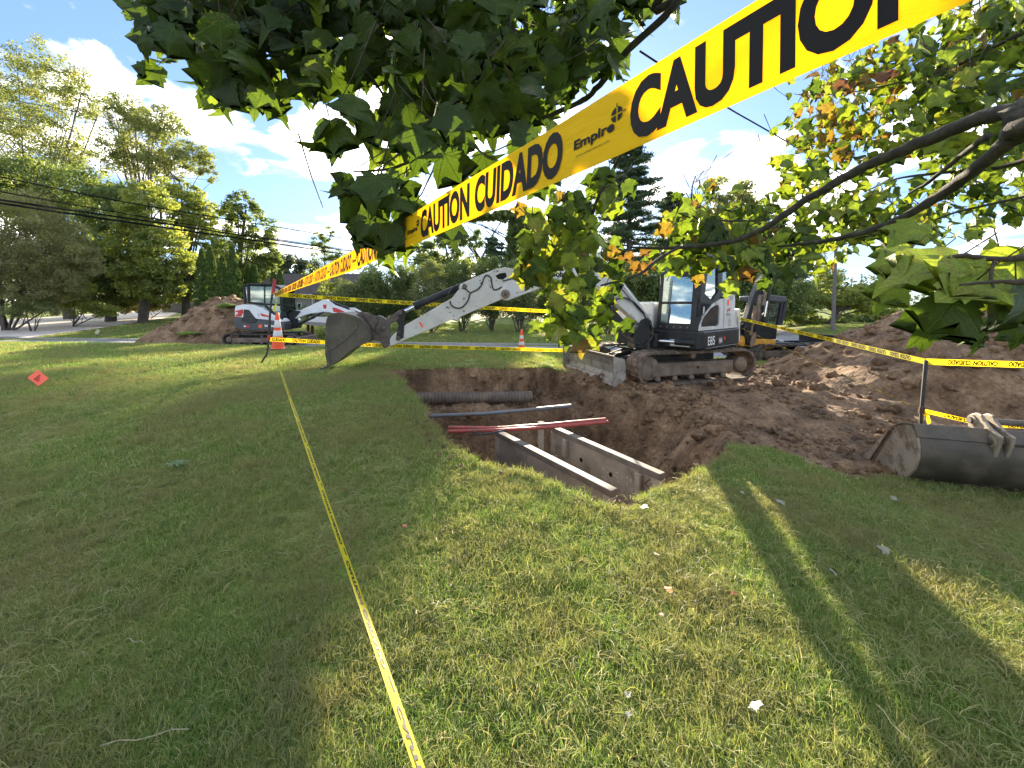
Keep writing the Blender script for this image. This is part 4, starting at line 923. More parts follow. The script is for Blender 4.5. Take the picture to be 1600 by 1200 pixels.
# swing post and swing cylinder
SPO = Vector((2.77, 8.10, 0)); BKT = Vector((-2.29, 7.2, 0)); bd = (BKT - SPO).normalized(); bn = Vector((bd.y, -bd.x, 0))
if bn.y > 0: bn = -bn
MB().prism([onplane(a, b, SPO + bn * .17, bn) for a, b in [(992, 545), (991, 528), (996, 512), (1003, 500), (1012, 496), (1019, 502), (1020, 513), (1015, 520), (1012, 530), (1012, 545)]], -bn * .34).build('swing_post', 'black_paint', ex, bevel=.02)
MB().box(Bf, .95, 1.22, -.25, .25, .72, 1.0).build('swing_bracket', 'black_paint', ex, bevel=.03)
MB().cyl(SPO + Vector((0, 0, .62)), SPO + Vector((0, 0, 1.1)), .11).build('swing_pin', 'linkage_steel', ex)
MB().cyl(Bf(1.12, .15, .86), Bf(1.10, .62, .86), .035).build('swing_rod', 'chrome', ex, smooth=True)
MB().cyl(Bf(1.10, .58, .86), Bf(1.06, .95, .86), .06).build('swing_cylinder', 'black_paint', ex, smooth=True)
# boom, arm, bucket, traced on the boom plane and given their real thickness
def tr(px, half, m, name, parent=ex, off=0.0, bevel=.012):
    c = SPO + bn * (half + off); return MB().prism([onplane(a, b, c, bn) for a, b in px], -bn * 2 * half).build(name, m, parent, bevel=bevel)
def bp(a, b, off=0.0): return onplane(a, b, SPO + bn * off, bn)
boom = tr([(1011, 508), (1017, 498), (1004, 478), (974, 440), (938, 398), (916, 386), (893, 389), (850, 412), (820, 424), (797, 436), (786, 446), (779, 457), (783, 467), (793, 470), (806, 465), (854, 447), (893, 431), (914, 433), (934, 448), (998, 505)], .125, 'white_paint', 'boom', bevel=.02)
tr([(806, 456), (852, 439), (853, 443), (807, 460)], .132, 'scuffed_white', 'boom_weld', boom)
mb = MB(); put_text(mb, 'Bobcat', bp(862, 432, .129), -(bd), (0, 0, 1), bn, .10, .42, bold=.03, off=.002); mb.build('boom_lettering', 'print_black', boom)['kind'] = 'stuff'
MB().prism([bp(822, 437, .128), bp(833, 433, .128), bp(834, 440, .128), bp(823, 446, .128)], bn * .004).build('boom_plate', 'grey_decal', boom)
arm = tr([(606, 541), (609, 530), (613, 524), (630, 510), (668, 488), (707, 465), (716, 453), (719, 444), (745, 432), (775, 420), (790, 417.5), (803, 420), (810, 427), (806, 434), (796, 437), (791, 446), (792, 456), (788, 466), (772, 473), (745, 484), (718, 496), (715, 501), (706, 499), (665, 518), (630, 532), (612, 541)], .095, 'scuffed_white', 'arm', bevel=.012)
tr([(774, 431), (781, 427), (790, 426), (792, 432), (786, 437), (778, 436)], .0965, 'print_black', 'arm_opening', arm, bevel=0)
tr([(654, 504), (657, 503), (662, 511), (659, 512)], .0965, 'orange_card', 'arm_decal', arm, bevel=0)
ax = lambda a, b, r, h, nm, par=ex, m='linkage_steel': MB().lathe(bp(a, b, -h), bn, [(r * .8, 0), (r, .012), (r, 2 * h - .012), (r * .8, 2 * h)], 18).build(nm, m, par, smooth=True)
ax(786, 460, .085, .16, 'pivot_pin', boom, 'muddy_steel'); ax(786, 460, .04, .175, 'pivot_pin', boom)
ax(805, 425, .05, .13, 'pivot_pin', arm); ax(725, 448, .045, .12, 'pivot_pin', arm)
tri = [(724, 494), (738, 488), (722, 505), (716, 500)]
tr([(704, 499), (722, 494), (716, 503)], .03, 'scuffed_white', 'arm_bracket', arm)
# arm cylinder (top), bucket cylinder, boom cylinder
def cyl_(a, b, rb, c, d, rr_, off, nm):
    o = MB().lathe(bp(*a, off), bp(*b, off) - bp(*a, off), [(rb, 0), (rb, .02), (rb, (bp(*b, off) - bp(*a, off)).length - .1), (rb * 1.18, (bp(*b, off) - bp(*a, off)).length - .1), (rb * 1.18, (bp(*b, off) - bp(*a, off)).length)], 18).build(nm, 'black_paint', ex, smooth=True)
    MB().cyl(bp(*c, off), bp(*d, off), rr_, 12).build('cylinder_rod', 'chrome', o, smooth=True); return o
cyl_((722, 447), (647, 479), .066, (650, 478), (627, 489), .036, 0, 'bucket_cylinder')
cyl_((905, 380), (816, 421), .07, (820, 419), (806, 425), .036, 0, 'arm_cylinder')
bc = cyl_((990, 525), (938, 468), .06, (942, 472), (905, 432), .042, 0, 'boom_cylinder')
tr([(938, 472), (945, 467), (992, 518), (986, 526), (976, 520)], .085, 'black_paint', 'cylinder_guard', bc)
# hoses
def hose(pts, r=.014, par=ex, off=.11, nm='hose', m='hose'):
    P3 = [bp(a, b, off) for a, b in pts]; out = []
    for i in range(len(P3) - 1):
        p0 = P3[max(i - 1, 0)]; p1_, p2_ = P3[i], P3[i + 1]; p3_ = P3[min(i + 2, len(P3) - 1)]
        for k in range(5):
            t = k / 5; out.append(0.5 * ((2 * p1_) + (p2_ - p0) * t + (2 * p0 - 5 * p1_ + 4 * p2_ - p3_) * t * t + (3 * p1_ - p0 - 3 * p2_ + p3_) * t ** 3))
    out.append(P3[-1]); return MB().tube(out, r, 7).build(nm, m, par, smooth=True)
hose([(703, 470), (705, 476), (712, 481), (722, 480), (731, 470), (735, 458), (745, 453), (752, 446), (756, 435), (760, 430), (767, 434), (769, 446), (773, 453), (785, 448)], .013)
hose([(700, 460), (708, 449), (716, 446)], .013); hose([(735, 458), (728, 452), (722, 450)], .012)
hose([(785, 439), (810, 433), (835, 426), (862, 414), (890, 404), (915, 404)], .011, off=.13)
hose([(786, 444), (812, 430), (840, 420), (870, 405)], .011, off=-.02)
hose([(957, 490), (958, 476), (965, 467), (978, 466), (992, 474), (1003, 486), (1010, 500), (1013, 512)], .018, off=.18)
hose([(905, 392), (940, 410), (972, 444), (995, 474), (1012, 492), (1018, 505)], .013, off=.14, m='reflective')
hose([(900, 391), (940, 415), (968, 447), (990, 474), (1008, 494)], .011, off=.165)
hose([(1012, 500), (1020, 515), (1018, 528), (1008, 540)], .02, off=.2)
hose([(960, 500), (966, 515), (980, 530), (1000, 538)], .016, off=.2)
# linkage and coupler
for o_ in (.115, -.115):
    c = SPO + bn * o_
    MB().prism([onplane(a, b, c, bn) for a, b in [(622, 487), (628, 482), (634, 487), (632, 500), (631, 520), (630, 528), (624, 531), (619, 526), (622, 510)]], -bn * .022).build('tipping_link', 'black_paint', ex, bevel=.004)
    MB().prism([onplane(a, b, c, bn) for a, b in [(624, 484), (632, 488), (629, 494), (608, 509), (600, 512), (596, 506), (602, 500)]], -bn * .022).build('bucket_link', 'linkage_steel', ex, bevel=.004)
for a, b in ((627.5, 488), (624.5, 527), (603, 510), (604.5, 538)): ax(a, b, .042, .14, 'link_pin')
cpl = tr([(582, 497), (590, 493), (597, 495), (604, 501), (608, 512), (609, 530), (610, 538), (606, 543), (600, 542), (594, 535), (588, 528), (583, 520), (578, 510)], .10, 'linkage_steel', 'quick_coupler', bevel=.01)
for a, b in ((588, 497.5), (602, 510), (605, 538), (593, 527)): ax(a, b, .03, .115, 'coupler_pin', cpl)
# bucket: side plates, wrapped shell, cutting edge, teeth, ears
bk_prof = [(510, 499), (513, 493), (519, 490), (527, 488.3), (535, 488.5), (545, 490.5), (554, 493.5), (563, 498), (571, 507), (576, 517), (580, 528), (578, 534), (567, 538), (553, 545), (542, 553), (532, 562), (522, 570)]
HB = .43
cN, cF = SPO + bn * HB, SPO - bn * HB
bk = MB(); lip = [(511, 572), (508, 553), (507.5, 530), (508.5, 510)]
bko = bk.prism([onplane(a, b, cN, bn) for a, b in bk_prof + lip], -bn * .02).build('bucket', 'bucket_steel', ex, bevel=.006)
MB().prism([onplane(a, b, cN, bn) - bn * 2 * HB for a, b in bk_prof + lip], bn * .02).build('far_side_plate', 'bucket_steel', bko, bevel=.006)
outer = [onplane(a, b, cN, bn) - bn * HB for a, b in bk_prof]
mb = MB(); n = len(outer); cen = onplane(540, 528, cN, bn) - bn * HB
inner = [p + (cen - p).normalized() * .022 for p in outer]
vs = []; fs = []
for p, q in zip(outer, inner): vs += [p + bn * (HB - .021), p - bn * (HB - .021), q - bn * (HB - .021), q + bn * (HB - .021)]
for i in range(n - 1):
    for k in range(4): fs.append((i * 4 + k, i * 4 + (k + 1) % 4, (i + 1) * 4 + (k + 1) % 4, (i + 1) * 4 + k))
fs += [(0, 1, 2, 3), (n * 4 - 1, n * 4 - 2, n * 4 - 3, n * 4 - 4)]
mb.add(vs, fs).build('bucket_shell', 'bucket_steel', bko, smooth=True)
rib = [onplane(a, b, SPO + bn * (HB + .001), bn) for a, b in [(560, 497), (559, 510), (553, 519), (540, 531), (525, 542), (508.5, 551)]]
MB().tube(rib, .012, 6).build('side_rib', 'bucket_steel', bko)
MB().prism([onplane(a, b, SPO + bn * (HB + .012), bn) for a, b in [(508, 540), (513, 545), (516, 571), (511, 573)]], -bn * .012).build('side_cutter', 'linkage_steel', bko)
tp = onplane(512, 570, SPO, bn); tdir = Vector((0, 0, -1)) * .07 + bd * .015
for k in range(5):
    c = tp + bn * (-HB + .08 + k * (2 * HB - .16) / 4)
    MB().prism([c + bn * .03 - bd * .05, c + bn * .03 + bd * .02, c + bn * .012 + tdir], -bn * .05).build('tooth', 'linkage_steel', bko)
for s in (.16, -.16):
    c = SPO + bn * s
    MB().prism([onplane(a, b, c, bn) for a, b in [(553, 494), (563, 487), (574, 488), (586, 494), (590, 503), (584, 515), (580, 528), (590, 533), (594, 529), (587, 521), (572, 505)]], -bn * .03).build('bucket_ear', 'linkage_steel', bko, bevel=.005)

# ================================================================== helper for the two further machines
def quadtrace(root, p0, n, off=0.0):
    n = Vector(n).normalized(); p0 = Vector(p0)
    def f(px, half, m, name, parent=None, o=0.0, bevel=.012, thick=None):
        c = p0 + n * (o + half); return MB().prism([onplane(a, b, c, n) for a, b in px], -n * (thick or 2 * half)).build(name, m, parent or root, bevel=bevel)
    return f, (lambda a, b, o=0.0: onplane(a, b, p0 + n * o, n))

# ------------------------------------------------------------------ white mini excavator across the road (seen from its side, facing right)
YM = 17.3
mp_ = P(415, 533, YM)
mx_ = thing('mini_excavator', 'small white mini excavator with red lamps across the road', 'excavator', (mp_.x, mp_.y, float(H0(mp_.x, mp_.y))))
mf, mpnt = quadtrace(mx_, (0, YM, 0), (0, -1, 0))
g0 = float(H0(mp_.x, mp_.y)) + 0.01
FL = frame((mpnt(425, 530).x, YM, g0), R(180))        # forward = +X, left = +Y
x0 = mpnt(366, 530).x - mpnt(425, 530).x; x1 = mpnt(476, 530).x - mpnt(425, 530).x
def C4(x, y): return (360 + x / 9.23, 430 + y / 9.23)
track(mx_, FL, x0, x1, -.75, -.42, 0, .50, lugs=False, m='rubber', fm='muddy_steel', n=34)
track(mx_, FL, x0, x1, .42, .75, 0, .50, lugs=False, m='rubber', fm='muddy_steel', n=34)
MB().box(FL, x0 + .5, x1 - .4, -.42, .42, .2, .5).build('car_body', 'black_paint', mx_)
c4 = lambda L: [C4(*p) for p in L]
mf(c4([(50, 620), (150, 610), (380, 632), (560, 650), (745, 672), (775, 700), (762, 790), (300, 800), (75, 765), (48, 690)]), .74, 'dark_body', 'lower_body', bevel=.03)
mf(c4([(62, 490), (75, 445), (180, 420), (330, 428), (450, 470), (560, 540), (680, 610), (745, 660), (745, 672), (560, 648), (380, 630), (150, 608), (62, 600)]), .76, 'white_new', 'engine_cover', bevel=.04)
mf(c4([(195, 492), (268, 500), (385, 650), (340, 692), (150, 672), (185, 600)]), .765, 'black_paint', 'grille', bevel=0)
for k in range(8):
    y = 515 + k * 21; mf(c4([(205 - k * 4, y), (285 + k * 12, y + 3), (292 + k * 12, y + 10), (203 - k * 4, y + 7)]), .775, 'dark_body', 'slat', bevel=0)
mf(c4([(70, 515), (185, 488), (190, 540), (155, 598), (72, 598)]), .764, 'red_decal', 'tail_lamp', bevel=.01)
mf(c4([(75, 535), (105, 532), (103, 565), (75, 566)]), .768, 'white_decal', 'lamp_lens', bevel=0)
mf(c4([(425, 545), (540, 580), (600, 612), (450, 590)]), .766, 'red_decal', 'red_stripe', bevel=0)
mf(c4([(390, 552), (400, 555), (422, 600), (412, 600)]), .766, 'grey_decal', 'vent', bevel=0)
for (a, b, m_) in ((430, 735, 'orange_card'), (515, 730, 'white_decal'), (610, 735, 'white_decal')):
    mf(c4([(a - 28, b - 12), (a - 14, b - 26), (a + 14, b - 26), (a + 28, b - 12), (a + 28, b + 12), (a + 14, b + 26), (a - 14, b + 26), (a - 28, b + 12)]) if m_ == 'orange_card' else c4([(a - 24, b - 20), (a, b - 6), (a + 24, b - 20), (a + 18, b + 18), (a, b + 8), (a - 18, b + 18)]), .743, m_, 'decal', bevel=0)
mf(c4([(190, 728), (225, 728), (222, 745), (192, 745)]), .743, 'white_decal', 'decal', bevel=0); mf(c4([(222, 726), (285, 728), (270, 752), (222, 750)]), .743, 'red_decal', 'decal', bevel=0)
# cab of posts and panes
def post(pts, half, name='cab_post', m='black_paint', o=0.0, r=.045):
    for s in (-half, half):
        MB().tube([mpnt(*C4(*p), s) for p in pts], r, 6).build(name, m, mx_)
post([(215, 430), (205, 290), (190, 160), (270, 132)], .62); post([(268, 400), (262, 150)], .60, r=.06); post([(262, 132), (600, 140), (700, 180), (725, 260), (745, 640)], .62, r=.055)
post([(268, 395), (500, 420), (720, 430)], .62, r=.04); post([(495, 150), (495, 420)], .60, r=.03); post([(500, 440), (640, 560), (735, 640)], .62, r=.05)
mf(c4([(185, 150), (262, 124), (610, 134), (700, 172), (715, 195), (600, 160), (262, 150), (190, 175)]), .64, 'black_paint', 'cab_roof', bevel=.02)
for q in ([(200, 180), (245, 165), (245, 385), (215, 395)], [(278, 158), (488, 165), (488, 412), (272, 392)], [(500, 168), (600, 165), (690, 200), (715, 300), (725, 425), (500, 418)], [(520, 440), (722, 445), (735, 620), (650, 560)]):
    for s in (.60, -.60): MB().prism([mpnt(*C4(*p), s) for p in q], (0, .008, 0)).build('cab_window', 'far_glass', mx_)
a = mpnt(*C4(700, 190), .58); b = mpnt(*C4(735, 620), .58)
MB().prism([a, b, b + Vector((0, 1.16, 0)), a + Vector((0, 1.16, 0))], (.008, 0, 0)).build('windscreen', 'far_glass', mx_)
a = mpnt(*C4(200, 180), .56); b = mpnt(*C4(215, 400), .56)
MB().prism([a, b, b + Vector((0, 1.12, 0)), a + Vector((0, 1.12, 0))], (.008, 0, 0)).build('rear_window', 'far_glass', mx_)
mf(c4([(310, 250), (400, 250), (410, 400), (300, 400)]), .24, 'seat_vinyl', 'seat', bevel=.03)
# boom, arm, bucket
def C2(x, y): return (340 + x / 5.333, 400 + y / 5.333)
c2 = lambda L: [C2(*p) for p in L]
mf(c2([(560, 545), (590, 480), (640, 450), (690, 462), (640, 520), (640, 600), (560, 620)]), .16, 'black_paint', 'swing_post', o=0)
mb_ = mf(c2([(592, 516), (655, 470), (720, 435), (800, 400), (860, 372), (890, 360), (925, 372), (980, 410), (1100, 455), (1120, 475), (1095, 495), (1020, 490), (930, 470), (890, 465), (850, 470), (760, 482), (600, 540)]), .11, 'white_new', 'boom', bevel=.02)
MB().tube([mpnt(*C2(650, 580), .0), mpnt(*C2(810, 505), .0)], .06, 10).build('boom_cylinder', 'black_paint', mx_, smooth=True)
MB().tube([mpnt(*C2(800, 510), .0), mpnt(*C2(885, 465), .0)], .035, 10).build('cylinder_rod', 'black_paint', mx_, smooth=True)
MB().tube([mpnt(*C2(930, 378), .0), mpnt(*C2(1100, 440), .0)], .05, 10).build('arm_cylinder', 'black_paint', mx_, smooth=True)
mf(c2([(955, 430), (985, 432), (1065, 465), (1060, 478), (965, 465)]), .115, 'red_decal', 'boom_stripe', mb_, bevel=0)
mf(c2([(878, 405), (908, 405), (905, 440), (882, 438)]), .115, 'red_decal', 'boom_logo', mb_, bevel=0)
ma = mf(c2([(1095, 430), (1130, 430), (1200, 470), (1290, 530), (1300, 560), (1260, 590), (1210, 580), (1150, 520), (1110, 480)]), .09, 'white_paint', 'arm', bevel=.015)
mf(c2([(1145, 455), (1185, 470), (1200, 500), (1160, 495)]), .095, 'print_black', 'arm_opening', ma, bevel=0)
mf(c2([(1150, 510), (1240, 560), (1290, 590), (1300, 640), (1260, 700), (1210, 730), (1190, 640)]), .25, 'bucket_steel', 'bucket', bevel=.01)
bx = mpnt(478, 528).x - mpnt(425, 530).x
MB().prism([FL(bx, -.78, .06), FL(bx + .1, -.78, .03), FL(bx + .1, -.78, .34), FL(bx, -.78, .36)], FL(0, 1.56, 0) - FL(0, 0, 0)).build('dozer_blade', 'muddy_steel', mx_, bevel=.01)
mb = MB(); MB().box(FL, x1 - .5, bx, -.3, -.2, .2, .32).build('blade_arm', 'black_paint', mx_); MB().box(FL, x1 - .5, bx, .2, .3, .2, .32).build('blade_arm', 'black_paint', mx_)

# ------------------------------------------------------------------ yellow and black excavator behind the big one (boom folded up, facing the camera's left)
YY = 12.6
yp = P(1195, 566, YY)
yx = thing('excavator', 'yellow and black excavator with raised boom half hidden behind the white one', 'excavator', (yp.x, yp.y, float(H0(yp.x, yp.y))))
gz = float(H0(yp.x, yp.y)) + .01
UYf = frame((yp.x + .1, YY, gz), R(10))
track(yx, UYf, -1.0, 1.12, .45, .82, 0, .50, lugs=False, m='rubber', fm='muddy_steel', n=34)
track(yx, UYf, -1.0, 1.12, -.82, -.45, 0, .50, lugs=False, m='rubber', fm='muddy_steel', n=34)
MB().box(UYf, -.6, .6, -.45, .45, .2, .5).build('car_body', 'black_paint', yx)
MB().box(UYf, -1.95, -.9, -.35, -.25, .42, .5).build('blade_arm', 'black_paint', yx); MB().box(UYf, -1.95, -.9, .25, .35, .42, .5).build('blade_arm', 'black_paint', yx)
MB().prism([UYf(-1.95, -.8, .38), UYf(-2.05, -.8, .38), UYf(-2.05, -.8, .72), UYf(-1.95, -.8, .72)], UYf(0, 1.6, 0) - UYf(0, 0, 0)).build('dozer_blade', 'black_paint', yx, bevel=.01)
yf, ypt = quadtrace(yx, (0, YY, 0), (0, -1, 0))
C3 = lambda x, y: (1130 + x / 7.5, 420 + y / 7.5); c3 = lambda L: [C3(*p) for p in L]
yf(c3([(340, 818), (622, 829), (612, 925), (560, 945), (370, 930), (330, 910)]), .74, 'yellow_paint', 'deck', bevel=.03)
yf(c3([(150, 815), (245, 780), (262, 800), (262, 890), (245, 918), (150, 880)]), .7, 'yellow_paint', 'swing_frame', bevel=.03)
yf(c3([(20, 600), (150, 600), (215, 650), (225, 800), (20, 810)]), .55, 'dark_body', 'engine_cover', bevel=.1)
yf(c3([(365, 640), (640, 655), (622, 826), (370, 815)]), .72, 'black_paint', 'cab_lower', bevel=.02)
yf(c3([(480, 312), (560, 305), (740, 325), (752, 345), (742, 385), (680, 398), (640, 392), (480, 375)]), .66, 'dark_body', 'cab_roof', bevel=.03)
for pts in ([(690, 395), (640, 660)], [(485, 370), (470, 640)], [(735, 380), (668, 655)]):
    for s in (.62, -.62): MB().tube([ypt(*C3(*p), s) for p in pts], .06, 6).build('cab_post', 'black_paint', yx)
for s in (.6, -.6): MB().prism([ypt(*C3(*p), s) for p in ([(500, 385), (680, 398), (635, 655), (490, 640)])], (0, .008, 0)).build('cab_window', 'far_glass', yx)
yf(c3([(600, 560), (640, 555), (640, 620), (600, 620)]), .2, 'seat_vinyl', 'seat', bevel=.02)
# raised boom mast with cylinders, standing in front of the cab
yb = yf(c3([(270, 600), (300, 500), (350, 330), (440, 120), (500, 60), (560, 60), (560, 140), (520, 260), (470, 300), (420, 290), (360, 430), (320, 600), (330, 720), (275, 720)]), .12, 'black_paint', 'boom', o=.75, bevel=.02)
for a, b, r1, m_ in (((430, 300), (400, 600), .045, 'muddy_steel'), ((530, 110), (465, 430), .05, 'muddy_steel'), ((560, 130), (520, 380), .05, 'black_paint'), ((520, 350), (485, 560), .035, 'chrome'), ((375, 440), (360, 620), .06, 'muddy_steel')):
    MB().tube([ypt(*C3(*a), .9), ypt(*C3(*b), .9)], r1, 10).build('hydraulic_cylinder', m_, yx, smooth=True)
yf(c3([(370, 430), (440, 430), (440, 560), (420, 620), (360, 660), (345, 780), (310, 780), (350, 560)]), .08, 'muddy_steel', 'boom_bracket', o=.72, bevel=.01)
yf(c3([(280, 560), (330, 570), (345, 640), (350, 720), (360, 850), (330, 905), (290, 880), (270, 700)]), .16, 'black_paint', 'swing_post', o=.6, bevel=.02)
yf(c3([(350, 780), (385, 740), (395, 790), (360, 900), (335, 920), (330, 860)]), .06, 'muddy_steel', 'pivot_bracket', o=.78, bevel=.01)
for pts in ([(240, 640), (180, 680), (200, 760), (260, 800)], [(300, 620), (250, 700), (270, 800)], [(440, 560), (500, 500), (545, 440), (520, 560), (500, 640)]):
    MB().tube([ypt(*C3(*p), .85) for p in pts], .02, 6).build('hose', 'hose', yx, smooth=True)

# ================================================================== LOOSE BUCKET
lb0 = Vector((4.10, 4.16, 0)); la = Vector((.95, -.31, 0)).normalized()
lbk = thing('excavator_bucket', 'wide smooth grey brown excavator bucket lying loose on the lawn edge', 'bucket', (lb0.x + .6, lb0.y - .1, -.2))
lp = lambda a, b, s=0.0: onplane(a, b, lb0, la) + la * s
LBP = [(1396, 666), (1410, 662), (1426, 663), (1432, 680), (1435, 700), (1434, 718), (1428, 734), (1418, 745), (1411, 750), (1398, 744), (1385, 737), (1372, 730), (1359, 727), (1350, 717)]
LEN = 1.75
for s in (0, LEN): MB().prism([lp(a, b, s) for a, b in LBP + [(1364, 698), (1380, 681)]], la * .022).build('side_plate', 'bucket_worn', lbk, bevel=.004)
outer = [lp(a, b, .023) for a, b in LBP]; cen = lp(1400, 708, .023); inner = [p + (cen - p).normalized() * .02 for p in outer]
vs = []; fs = []
nseg = 1
for p, q in zip(outer, inner): vs += [p, p + la * (LEN - .024), q + la * (LEN - .024), q]
for i in range(len(outer) - 1):
    for k in range(4): fs.append((i * 4 + k, i * 4 + (k + 1) % 4, (i + 1) * 4 + (k + 1) % 4, (i + 1) * 4 + k))
MB().add(vs, fs).build('shell', 'bucket_steel', lbk, smooth=True)
q = [(1393, 664), (1411, 658), (1429, 660), (1437, 679)]
MB().prism([lp(1394, 665, -.0), lp(1411, 660, -.0), lp(1427.5, 661.5, -.0), lp(1434, 683, -.0), lp(1431, 684, 0), lp(1424, 665, 0), lp(1411, 664, 0), lp(1397, 668, 0)], la * (.95)).build('top_wear_plate', 'bucket_steel', lbk, bevel=.003)
MB().prism([lp(1386, 676, -.016), lp(1397, 668, -.016), lp(1364, 722, -.016), lp(1352, 722, -.016), lp(1347, 716, -.016)], la * .018).build('side_cutter', 'bucket_worn', lbk, bevel=.004)
MB().prism([lp(1347, 714, 0), lp(1352, 722, 0), lp(1366, 730, 0), lp(1366, 726, 0)], la * LEN).build('cutting_edge', 'bucket_worn', lbk)
MB().tube([lp(1394, 672, -.02), lp(1372, 706, -.02), lp(1360, 724, -.02)], .012, 6).build('edge_weld', 'rust', lbk)
C5 = lambda x, y: (1340 + x / 6.154, 620 + y / 6.154)
eN = la; e0 = lb0 + la * .56
ear = [onplane(*C5(*p), e0, eN) for p in [(1055, 285), (1058, 200), (1085, 163), (1135, 150), (1185, 172), (1215, 235), (1275, 310), (1375, 385), (1350, 480), (1300, 600), (1262, 690), (1240, 610), (1215, 470), (1180, 360), (1140, 325)]]
er = []
for s in (0, .085, .50, .585):
    er.append(MB().prism([p + la * s for p in ear], la * .03).build('mounting_ear', 'bucket_worn', lbk, bevel=.01))
pa, pb_ = onplane(*C5(1105, 225), e0, eN), onplane(*C5(1290, 430), e0, eN)
for p in (pa, pb_):
    MB().cyl(p - la * .03, p + la * .75, .032).build('ear_pin', 'linkage_steel', lbk, smooth=True); MB().lathe(p - la * .012, la, [(.055, 0), (.06, .01), (.055, .02)], 16).build('pin_boss', 'bucket_worn', lbk, smooth=True)

# ================================================================== CONES, STAKES, CARD
def cone(px, py, Y, hgt, name, label, two=True):
    b = P(px, py, Y); t = thing(name, label, 'traffic cone', tuple(b), group='orange cones beside the road')
    k = hgt / .91; r0, r1 = .145 * k, .032 * k
    MB().prism([b + Vector((x * .19 * k, y * .19 * k, 0)) for x, y in ((-1, -1), (1, -1), (1, 1), (-1, 1))], (0, 0, .03 * k)).build('base', 'stake_black' if two else 'orange_cone', t, bevel=.01)
    rr_ = lambda h: r0 + (r1 - r0) * (h / hgt)
    MB().lathe(b, (0, 0, 1), [(r0 * 1.15, .03 * k), (rr_(.05), .05 * k), (rr_(hgt * .9), hgt * .9), (rr_(hgt * .985), hgt * .985), (r1 * .6, hgt)], 26).build('cone_body', 'orange_cone', t, smooth=True)
    bands = ((.36, .52), (.60, .80)) if two else ((.34, .48), (.60, .74))
    for a, c in bands: MB().lathe(b, (0, 0, 1), [(rr_(a * hgt) + .0015, a * hgt), (rr_(a * hgt) + .003, a * hgt + .004), (rr_(c * hgt) + .003, c * hgt - .004), (rr_(c * hgt) + .0015, c * hgt)], 26).build('reflective_band', 'reflective', t, smooth=True)
    return t
cone(434.5, 546, 9.9, .92, 'traffic_cone', 'taller orange cone with two grey bands beside the bent black stake')
cone(815, 551.5, 12.1, .73, 'traffic_cone', 'small orange cone at the road edge under the excavator arm', two=False)
s1 = thing('stake', 'bent black stake with a red top where the tapes are tied at left', 'stake', tuple(P(410, 566, 7.6)), group='stakes that hold the caution tape')
MB().tube([P(a, b, 7.6) for a, b in [(408, 568), (411, 562), (416, 555), (418.5, 547), (419.7, 529), (422.5, 482), (427, 448), (428, 437)]], .019, 8).build('rod', 'stake_black', s1, smooth=True)
MB().tube([P(427, 459, 7.59), P(429.5, 436, 7.59)], .031, 10).build('red_sleeve', 'red_flag', s1, smooth=True)
MB().tube([P(420, 532, 7.59), P(420.4, 524, 7.59)], .03, 10).build('red_band', 'red_flag', s1, smooth=True)
YR = 4.95
s2 = thing('stake', 'dark stake behind the loose bucket at the foot of the big heap', 'stake', tuple(P(1438, 690, YR)), group='stakes that hold the caution tape')
MB().tube([P(1437, 708, YR), P(1439, 660, YR), P(1441, 630, YR), P(1447, 563, YR)], .02, 8).build('rod', 'stake_black', s2, smooth=True)
MB().tube([P(1440, 646, YR - .01), P(1441, 636, YR - .01)], .03, 8).build('red_band', 'rust', s2, smooth=True)
YS = 9.7
s3 = thing('stake', 'thin dark stake partly behind maple leaves left of the white machine', 'stake', tuple(P(904, 563, YS)), group='stakes that hold the caution tape')
MB().tube([P(903, 562, YS), P(905, 520, YS), P(909, 478, YS)], .018, 8).build('rod', 'stake_black', s3, smooth=True)
s4 = thing('stake', 'dark stake standing between the two larger excavators', 'stake', tuple(P(1160, 560, 11.2)), group='stakes that hold the caution tape')
MB().tube([P(1152, 562, 11.2), P(1152, 482, 11.2)], .018, 8).build('rod', 'stake_black', s4, smooth=True)
pst = thing('post', 'short weathered grey post standing past the road right of the small cone', 'post', tuple(P(872, 541, 17.2)))
MB().tube([P(872, 545, 17.2), P(870, 500, 17.2)], .07, 8).build('shaft', 'pole_wood', pst)
# orange card on the lawn
cp_ = G(60, 603); cc = P(60, 591, cp_.y - .05)
card = thing('marker_card', 'small orange square card with dark red print standing in the left lawn', 'card', tuple(cp_))
u1 = (P(76, 591, cc.y) - P(59, 578, cc.y + .06)); v1 = (P(59, 578, cc.y + .06) - P(43, 590, cc.y))
ca = P(43, 590, cc.y); cpts = [ca, ca + v1, ca + v1 + u1, ca + u1]
cn = u1.cross(v1).normalized(); cn = -cn if cn.y > 0 else cn
MB().prism(cpts, -cn * .004).build('card', 'orange_card', card)
mb = MB(); rr = random.Random(2); un, vn = u1.normalized(), v1.normalized()
for r0_, n_, h_ in ((.52, 9, .06), (.36, 6, .045), (.22, 4, .03)):
    for i in range(n_):
        q0 = ca + u1 * (1 - r0_ - .12) + v1 * (.2 + .065 * i) + cn * .003; mb.add([q0, q0 + vn * .011, q0 + vn * .009 + un * h_ * .6, q0 + un * h_ * .55], [(0, 1, 2, 3), (3, 2, 1, 0)])
mb.build('print', 'dark_red_print', card)['kind'] = 'stuff'
MB().tube([cp_, cc - cn * .006], .003, 5).build('wire_stem', 'stake_black', card)
fl_ = thing('survey_flag', 'tiny yellow flag stuck in the grass beside the driveway', 'flag', tuple(P(152, 528, 20)))
MB().tube([P(151, 526, 20), P(152.5, 515, 20)], .008, 5).build('wire_stem', 'stake_black', fl_); MB().prism([P(148, 520, 20), P(152, 514, 20), P(156, 517, 20), P(152, 523, 20)], (0, .01, 0)).build('flag_sheet', 'card_yellow', fl_)
